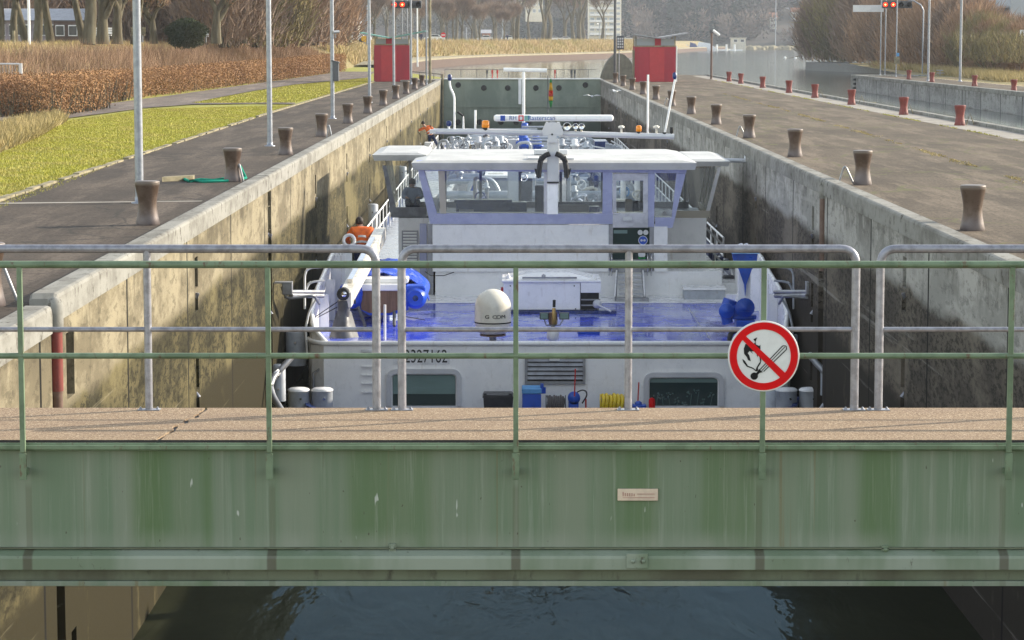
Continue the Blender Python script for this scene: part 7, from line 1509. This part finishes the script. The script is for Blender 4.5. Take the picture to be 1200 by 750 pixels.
def wood(name, n, x0, x1, y0, y1, mat, H, W, per, label, conical, lim=None):
    Cs, Ds, Ls = [], [], []
    for i in range(n):
        y = rng.uniform(y0, y1); px_ = rng.uniform(x0, x1)
        if any(a_ - 5 < px_ < b2_ + 5 and Yh_ - 75 < y < Yh_ + 6 for a_, b2_, Yh_ in CLEAR): continue
        x = (px_ - 600) / 3000 * y; z = hillz(x, y); h = H * rng.uniform(.6, 1.3); w_ = W * rng.uniform(.7, 1.3)
        if conical: u = rng.random(per) ** 1.0; rad = w_ * (1 - u) * np.sqrt(rng.random(per)); zz = z + u * h
        else: q = rng.normal(size=(per, 3)); q /= np.linalg.norm(q, axis=1, keepdims=True); q *= rng.random(per)[:, None] ** .4; rad = None
        th = rng.uniform(0, 6.283, per)
        if conical: C = np.stack([x + rad * np.cos(th), y + rad * np.sin(th), zz], 1); D = np.stack([np.cos(th), np.sin(th), rng.normal(size=per) * .3 - .2], 1)
        else: C = np.stack([x + q[:, 0] * w_, y + q[:, 1] * w_, z + h * .55 + q[:, 2] * h * .5], 1); D = q + rng.normal(size=(per, 3)) * .4 + np.array([0, 0, .5])
        Cs.append(C); Ds.append(D)
    C = np.concatenate(Cs); D = np.concatenate(Ds); V, F = slivers(C, D, rng.uniform(1.2, 2.8, len(C)), 1.0); return tag(npmesh(name, V, F, mat), label, 'wood', kind='stuff')
wood('far_wood', 420, 690, 1000, 1200, 1560, 'far_twigs', 11, 5.5, 170, 'brown leafless wood covering the far hillside', False)
wood('far_wood', 300, 695, 990, 1200, 1520, 'conifer', 17, 4.2, 200, 'dark blue green conifers scattered through the hillside wood', True)
wood('far_wood', 240, 380, 690, 1230, 1650, 'far_olive', 10, 6, 130, 'hazy wood behind the far shore trees at the middle', False)
wood('far_wood', 150, 150, 400, 1230, 1500, 'far_twigs', 12, 7, 120, 'hazy wood behind the left bank', False)
wood('far_wood', 60, 600, 700, 1215, 1260, 'conifer', 9, 3.5, 150, 'dark conifers at the foot of the tower blocks', True)
# ================================================================ BUILDINGS
def building(name, label, px0, px1, pyt, pyb, Y, depth, wall, nw=0, nh=0, roof=None, win='window_dark', roofh=0.0, overh=.4, cat='building', wf=.55, group=None):
    x0, x1 = xat(px0, Y, 40), xat(px1, Y, 40); z1, z0 = zat(pyt, Y), zat(pyb, Y); r_ = thing(name, label, cat, ((x0 + x1) / 2, Y, z0), group)
    MB().box((x0, Y, z0 - 3), (x1, Y + depth, z1)).build('wall', wall, r_)
    for i in range(nw):
        for j in range(nh):
            cw, chh = (x1 - x0) / nw, (z1 - z0) / nh; a, c_ = x0 + cw * (i + .5), z0 + chh * (j + .55); w_ = MB().box((a - cw * wf / 2, Y - .06, c_ - chh * .27), (a + cw * wf / 2, Y - .004, c_ + chh * .27)).build('window', 'white_gel', r_)
            MB().box((a - cw * wf * .42, Y - .09, c_ - chh * .22), (a + cw * wf * .42, Y - .064, c_ + chh * .22)).build('pane', win, w_)
    if roof:
        if roofh: MB().prism([(x0 - overh, Y - overh, z1 + .01), (x0 - overh, Y + depth / 2, z1 + roofh), (x0 - overh, Y + depth + overh, z1 + .01)], (x1 - x0 + 2 * overh, 0, 0)).build('roof', roof, r_)
        else: MB().box((x0 - overh, Y - overh, z1 + .004), (x1 + overh, Y + depth + overh, z1 + .35)).build('roof', roof, r_)
    return r_
building('park_building', 'long low building with grey roof behind the trunks at far left', -40, 96, 24, 49, 195, 9, 'lilac_wall', 14, 1, 'roof_grey', roofh=.95, overh=.5)
building('park_building', 'small brown wing with two white framed windows by the grey roofed building', 63, 93, 25, 49, 193.5, 1.2, 'brown_wall', 2, 1, wf=.7)
building('teal_house', 'small teal and cream house behind the round dark shrub', 187, 212, 28, 49, 205, 7, 'teal_wall', 2, 1, 'navy_paint', roofh=.7)
building('cream_house', 'cream house wall seen between trunks left of the nearest lamp pole', 140, 152, 30, 49, 215, 6, 'cream_wall', 1, 1, 'roof_tile', roofh=.8)
building('apartment_tower', 'tall pale apartment tower with balconies right of the narrow bare trees', 690, 728, -30, 44, 1060, 16, 'tower_wall', 5, 12, 'tower_wall', win='shed_grey', wf=.7)
b_ = MB()
for j in range(8): z_ = zat(41 - j * 7.5, 1058); b_.box((xat(690, 1058), 1057, z_), (xat(718, 1058), 1059.9, z_ + .9))
tag(b_.build('balcony_row', 'white_gel', loc=(xat(700, 1058), 1058, 5)), 'stacked white balconies on the pale apartment tower', 'balconies')
building('apartment_tower', 'white apartment block with stepped corner behind the far shore trees', 616, 636, -30, 17, 1100, 12, 'tower_wall', 3, 6, 'tower_wall', win='shed_grey')
hs = [(776, 785, 4, 12, 1420, 'cream_wall', 'roof_tile', 'pointed orange roofed house high on the hillside left of the pale block'), (788, 816, 2, 11, 1440, 'cream_wall', 'roof_tile', 'long pale house high on the wooded hillside'), (902, 910, 20, 27, 1250, 'tower_wall', 'roof_tile', 'small white house left of the dark conifer on the far shore'), (917, 924, 14, 21, 1300, 'cream_wall', 'roof_grey', 'dark roofed house uphill of the small white one'), (928, 937, 14, 25, 1280, 'cream_wall', 'roof_tile', 'yellowish house directly left of the tall conifer'), (944, 951, 15, 24, 1280, 'cream_wall', 'roof_grey', 'yellowish house directly right of the tall conifer'), (931, 962, 41, 47.5, 1200, 'tower_wall', 'roof_tile', 'long red roofed boathouse on the far shore at right'), (858, 874, 45, 51, 1100, 'cream_wall', 'cream_wall', 'pale flat roofed kiosk on the far shore beside the jetty')]
for (a, c_, t0, t1, Y, wl, rf, lab) in hs: building('hillside_house', lab, a, c_, t0, t1, Y, 8, wl, 2, 1, rf, roofh=2.2 if rf != 'cream_wall' else 0, group='houses across the lake')
building('cream_house', 'pinkish house behind the road left of the left red hut', 404, 420, 28, 46, 640, 8, 'cream_wall', 2, 1, 'roof_grey', roofh=2)
building('cream_house', 'house with reddish wall behind the far shore at middle left', 565, 574, 39, 50, 700, 8, 'roof_tile', 2, 1, 'roof_grey', roofh=1)
# grey billboard behind the trees, road signs, parked cars
b_ = MB(); Y = 330; r_ = thing('billboard', 'grey blank billboard on two posts behind the third lamp pole', 'billboard', (xat(382, Y), Y, 2.4)); MB().box((xat(375, Y), Y, zat(43, Y)), (xat(386, Y), Y + .1, zat(28, Y)), .01).build('panel', 'shed_grey', r_)
for q in (373, 387): MB().box((xat(q, Y) - .1, Y - .02, 2.3), (xat(q, Y) + .1, Y + .15, zat(27, Y))).build('post', 'pole_steel', r_)
def car(px_, Y, mat, label, flip=1):
    x = xat(px_, Y, 50); z = 2.65; r_ = thing('parked_car', label, 'car', (x, Y, z), 'cars parked along the far shore road')
    pr_ = [(-2.1, .35), (-2.1, .75), (-1.6, .9), (-.95, 1.0), (-.45, 1.42), (.75, 1.42), (1.4, 1.0), (2.0, .9), (2.1, .6), (2.1, .35)]
    MB().prism([(x + flip * a, Y - .8, z + c_) for a, c_ in pr_], (0, 1.6, 0)).build('body', mat, r_)
    MB().prism([(x + flip * a, Y - .815, z + c_) for a, c_ in ((-.85, 1.02), (-.42, 1.34), (.70, 1.34), (1.2, 1.02))], (0, 1.63, 0)).build('window', 'window_dark', r_)
    for q in (-1.3, 1.3): MB().lathe((x + q, Y - .84, z + .33), [(0, 0), (.33, .0), (.33, 1.68), (0, 1.68)], 14, 'y').build('wheel', 'black_rubber', r_)
for i, (q, Y, mt, l_) in enumerate([(366, 300, 'white_gel', 'white parked car low behind the bank left of the third lamp pole'), (413, 380, 'white_gel', 'white parked car seen over the bank right of the third lamp pole'), (420, 420, 'silver_panel', 'silver parked car behind the yellow sign'), (509, 520, 'white_gel', 'white parked car on the far shore road right of the brown mast'), (597, 640, 'white_gel', 'white parked car at the middle of the far shore road'), (569, 610, 'silver_panel', 'silver parked car below the reddish house'), (650, 740, 'white_gel', 'white parked van between the narrow bare trees'), (662, 760, 'silver_panel', 'silver parked car right of the narrow bare trees'), (722, 900, 'white_gel', 'white parked car right of the blue boat covers'), (735, 900, 'silver_panel', 'silver parked car just left of the right red hut')]): car(q, Y, mt, l_, 1 if i % 2 else -1)
def road_sign(px_, pyt, pyb, Y, mat, r_, label, poleh=True):
    p = at(px_, (pyt + pyb) / 2, Y); o = thing('road_sign', label, 'road sign', (p.x, Y, 2.6)); MB().lathe((p.x, Y - .05, p.z), [(0, 0), (r_, 0), (r_, .04), (0, .04)], 20, 'y', False).build('disc', mat, o); MB().tube([(p.x, Y, 2.5), (p.x, Y, p.z)], .05, 6).build('post', 'pole_steel', o); return o
road_sign(427, 41, 50, 330, 'flag_yellow', .4, 'bright yellow round sign left of the left red hut'); o = road_sign(519.5, 38, 44, 500, 'sign_red', .5, 'round no entry sign, red with a white bar, among the far shore trees'); p = at(519.5, 41, 500); MB().box((p.x - .38, 499.9, p.z - .09), (p.x + .38, 499.94, p.z + .09)).build('white_bar', 'sign_white', o)
tall_post(489, 300, QZ, zat(8, 300), .10, 'pale cylinder topped post behind the left signal', 'white_paint'); tall_post(430, 330, 2.4, zat(6, 330), .10, 'thin curved street lamp post left of the left red hut', 'pole_steel', 'street_lamp'); tall_post(408, 300, 2.4, zat(15, 300), .09, 'thin pale post right of the third lamp pole', 'kerb_stone')
tall_post(546.5, 560, 2.4, zat(32, 560), .14, 'thin pale post among the far shore trees', 'pole_steel'); tall_post(589, 620, 2.4, zat(22, 620), .16, 'pale lamp post on the far shore at the middle', 'pole_steel')
for q, l_ in ((702.5, 'left'), (709.5, 'right')):
    x = xat(q, 870, 40); r_ = thing('street_lamp', l_ + ' twin headed street lamp above the blue boat covers', 'street lamp', (x, 870, 2.5)); MB().tube([(x, 870, 2.5), (x, 870, zat(28, 870))], .15, 6).build('post', 'pole_steel', r_); MB().lathe((x - .6, 870, zat(28.5, 870)), [(0, -.5), (.4, 0), (0, .5)], 10).build('lamp_globe', 'white_gel', r_)
x = xat(1082, 240, 20); r_ = thing('street_lamp', 'curved lamp post rising over the right bank bushes', 'street lamp', (x, 240, QZ)); MB().tube([(x, 240, QZ), (x, 240, zat(12, 240)), (x - .25, 240, zat(6, 240)), (x - .9, 240, zat(1, 240)), (x - 1.6, 240, zat(-1, 240))], .07, 8).build('post', 'pole_steel', r_)
tall_post(973, 385, QZ, zat(12, 385), .12, 'slim dark post before the left end of the right bank thicket', 'pole_steel'); tall_post(909, 1190, LZ, zat(0, 1190), .25, 'thin pale mast on the far shore', 'pole_steel')
# people walking on the far shore
for q, l_ in ((493.5, 'dark dressed person walking on the far shore road right of the left red hut'), (591, 'dark dressed person walking on the far shore road, left one of a pair'), (594.5, 'dark dressed person walking on the far shore road, right one of a pair')):
    Y = 480 if q < 500 else 600; x = xat(q, Y, 48)
    person(l_, (x, Y, 2.62), dict(pelvis=(0, 0, .93), waist=(0, 0, 1.08), chest=(0, 0, 1.34), neck=(0, 0, 1.5), head=(0, 0, 1.58), lsh=(-.19, 0, 1.4), lel=(-.24, .05, 1.12), lwr=(-.22, -.1, .9), rsh=(.19, 0, 1.4), rel=(.24, -.05, 1.12), rwr=(.22, .1, .9), lhip=(-.1, 0, .9), lkn=(-.11, -.15, .5), lan=(-.11, -.1, .08), ltoe=(-.11, -.25, .04), rhip=(.1, 0, .9), rkn=(.11, .05, .48), ran=(.11, .3, .1), rtoe=(.11, .18, .04)), jacket='navy_cloth', stripes=False)
# boats and jetty across the lake
Y = 1060; b_ = MB(); b_.box((xat(790, Y), Y, LZ - .3), (xat(868, Y), Y + 2.5, LZ + .55)); tag(b_.build('jetty', 'white_gel', loc=(xat(830, Y), Y, LZ)), 'long white floating jetty on the far side of the lake', 'jetty')
def boat(px0, px1, pyt, mat, label, Yb=1055):
    x0, x1 = xat(px0, Yb), xat(px1, Yb); zt_ = zat(pyt, Yb); r_ = thing('moored_boat', label, 'boat', ((x0 + x1) / 2, Yb, LZ), 'boats moored at the jetty'); L = x1 - x0
    MB().prism([(x0 + L * .05, Yb, LZ - .3), (x1 - L * .12, Yb, LZ - .3), (x1, Yb, LZ + 1.1), (x0, Yb, LZ + 1.0)], (0, 3, 0)).build('hull', 'white_gel', r_)
    MB().prism([(x0 + L * .02, Yb + .1, LZ + 1.02), (x1 - L * .05, Yb + .1, LZ + 1.12), (x1 - L * .35, Yb + 1, zt_ - .6), (x0 + L * .15, Yb + 1, zt_)], (0, 2.6, 0)).build('cover', mat, r_)
boat(796, 808, 51, 'sheet_blue', 'boat under a light blue cover at the left end of the jetty'); boat(806, 817, 49.5, 'navy_paint', 'boat under a dark blue cover at the jetty'); boat(814, 838, 49, 'silver_panel', 'boat under a long pale cover at the jetty'); 
for q, l_ in ((840.5, 'left'), (851.5, 'middle'), (861, 'right')): tall_post(q, 1056, LZ, zat(52, 1056), .45, l_ + ' white post standing on the jetty', 'white_gel', 'mooring_post')
for q, l_, mt in ((699, 'left', 'sheet_blue'), (705, 'middle', 'sheet_blue'), (711, 'right', 'white_gel')):
    Yb = 880; x0, x1 = xat(q - 3.4, Yb), xat(q + 3.4, Yb); r_ = thing('covered_boat', l_ + ' covered boat laid up ashore beside the right mast', 'boat', (x0, Yb, 2.2), 'boats laid up ashore'); MB().prism([(x0, Yb, zat(56, Yb)), (x1, Yb, zat(56, Yb)), (x1 + .1, Yb, zat(51, Yb)), (x0 - .1, Yb, zat(51, Yb))], (0, 3, 0)).build('hull', 'white_gel', r_); MB().prism([(x0, Yb + .1, zat(51, Yb)), (x1, Yb + .1, zat(51, Yb)), ((x0 + x1) / 2, Yb + .1, zat(47.5, Yb))], (0, 2.8, 0)).build('cover', mt, r_)
b_ = MB()
for q in (920, 932): p = at(q, 67.5, 610); tag(MB().lathe((p.x, p.y, LZ + .1), [(0, -.2), (.3, -.1), (.35, .1), (.15, .35), (0, .4)], 10).build('buoy', 'white_gel', loc=(p.x, p.y, LZ)), ('left' if q < 925 else 'right') + ' white buoy floating on the lake', 'buoy')
# rocks and breakwater on the far shore
b_ = MB(); rr_ = random.Random(4)
for k in range(240):
    q = rr_.uniform(862, 985); Y = 1175 + rr_.uniform(-8, 8); x = xat(q, Y); s_ = rr_.uniform(.8, 2.4); b_.lathe((x, Y, LZ), [(0, -.5), (s_, 0), (s_ * .8, s_ * .6), (0, s_ * .9)], 5, 'z', False)
tag(b_.build('shore_rocks', 'kerb_stone'), 'dark rocks lining the far shore at right', 'rocks', kind='stuff')
# ---- industrial building and silos at the right
Y = 400; r_ = thing('industrial_shed', 'grey industrial hall with a blue band behind the right bank bushes', 'building', (xat(1180, Y), Y, QZ)); MB().box((xat(1178, Y), Y, QZ), (xat(1260, Y), Y + 20, zat(-30, Y))).build('wall', 'shed_grey', r_); MB().box((xat(1178, Y), Y - .1, zat(26, Y)), (xat(1260, Y), Y - .01, zat(21, Y))).build('blue_band', 'blue_awning', r_)
MB().box((xat(1157, Y), Y + 2, QZ), (xat(1168, Y), Y + 10, zat(10, Y))).build('side_tower', 'sheet_blue', r_); MB().box((xat(1138, Y), Y + 1, zat(9, Y)), (xat(1180, Y), Y + 11, zat(6.5, Y))).build('canopy', 'roof_grey', r_); MB().box((xat(1150, Y + 20), Y + 20, QZ), (xat(1200, Y + 20), Y + 30, zat(22, Y))).build('annexe', 'silver_panel', r_)
o = MB().box(at(1196, 42, 214), at(1206, 35, 214.3)).build('white_board', 'sign_white', loc=at(1200, 42, 214)); tag(o, 'white board at the right frame edge over the bushes', 'board'); MB().tube([at(1200, 42, 214.15), (at(1200, 42, 214.15).x, 214.15, QZ)], .06, 6).build('post', 'pole_steel', o).location = -Vector(o.location)
Y = 226
for q, l_ in ((1095, 'left'), (1112, 'right')):
    r_ = thing('picnic_table', l_ + ' grey picnic table before the right bank thicket', 'table', (xat(q, Y), Y, QZ)); MB().box((xat(q, Y), Y, zat(83, Y)), (xat(q + 7, Y), Y + .8, zat(82, Y))).build('table_top', 'roof_grey', r_)
    MB().box((xat(q + 3, Y), Y + .3, QZ), (xat(q + 4, Y), Y + .4, zat(83, Y) - .002)).build('leg', 'roof_grey', r_); MB().box((xat(q - 2, Y), Y - .5, zat(86, Y)), (xat(q + 8, Y), Y - .2, zat(85, Y))).build('seat', 'roof_grey', r_)
n = 16000; y = rng.uniform(190, 300, n); C = np.stack([36.2 + (y - 190) * .05 + rng.random(n) ** 1.5 * 4, y, np.full(n, QZ)], 1); D = rng.normal(size=(n, 3)) * .4; D[:, 2] = 1; V, F = slivers(C, D, rng.uniform(.3, 1.0, n), .07); tag(npmesh('rough_grass', V, F, 'dry_grass'), 'rough green and tan grass at the foot of the right bank thicket', 'grass', kind='stuff')
n = 7000; y = rng.uniform(205, 240, n); C = np.stack([40 + rng.random(n) * 8, y, 1.0 + rng.random(n) * 2.3], 1); D = rng.normal(size=(n, 3)) * .5; D[:, 2] = 1; V, F = slivers(C, D, rng.uniform(.5, 1.1, n), .08); o = npmesh('climber_growth', V, F, 'twigs_olive'); tag(o, 'yellow green growth over the bushes at the right frame edge', 'growth', kind='stuff')
x = xat(1004, 217); tag(MB().box(at(1000, 14, 225), at(1035, 6, 225.3), .02).build('pale_sign_board', 'silver_panel', loc=at(1010, 14, 225)), 'pale blue grey board left of the right signal', 'board')
# ================================================================ haze : one closed box of pale even air
hz = MB(); hz.box((-1200, -40, -8), (1500, 1960, 95)); hm = bpy.data.materials.new('haze'); hm.use_nodes = True; t = hm.node_tree; t.nodes.clear(); out = N(t, 'ShaderNodeOutputMaterial'); pv = N(t, 'ShaderNodeVolumePrincipled'); pv.inputs['Color'].default_value = (0.86, 0.91, 1.0, 1); pv.inputs['Density'].default_value = 0.00016; pv.inputs['Anisotropy'].default_value = 0.2
t.links.new(pv.outputs[0], out.inputs['Volume']); MATS['haze'] = hm; o = hz.build('haze', 'haze'); o['kind'] = 'stuff'; o['label'] = 'thin pale haze over the water and far shore'; o['category'] = 'haze'
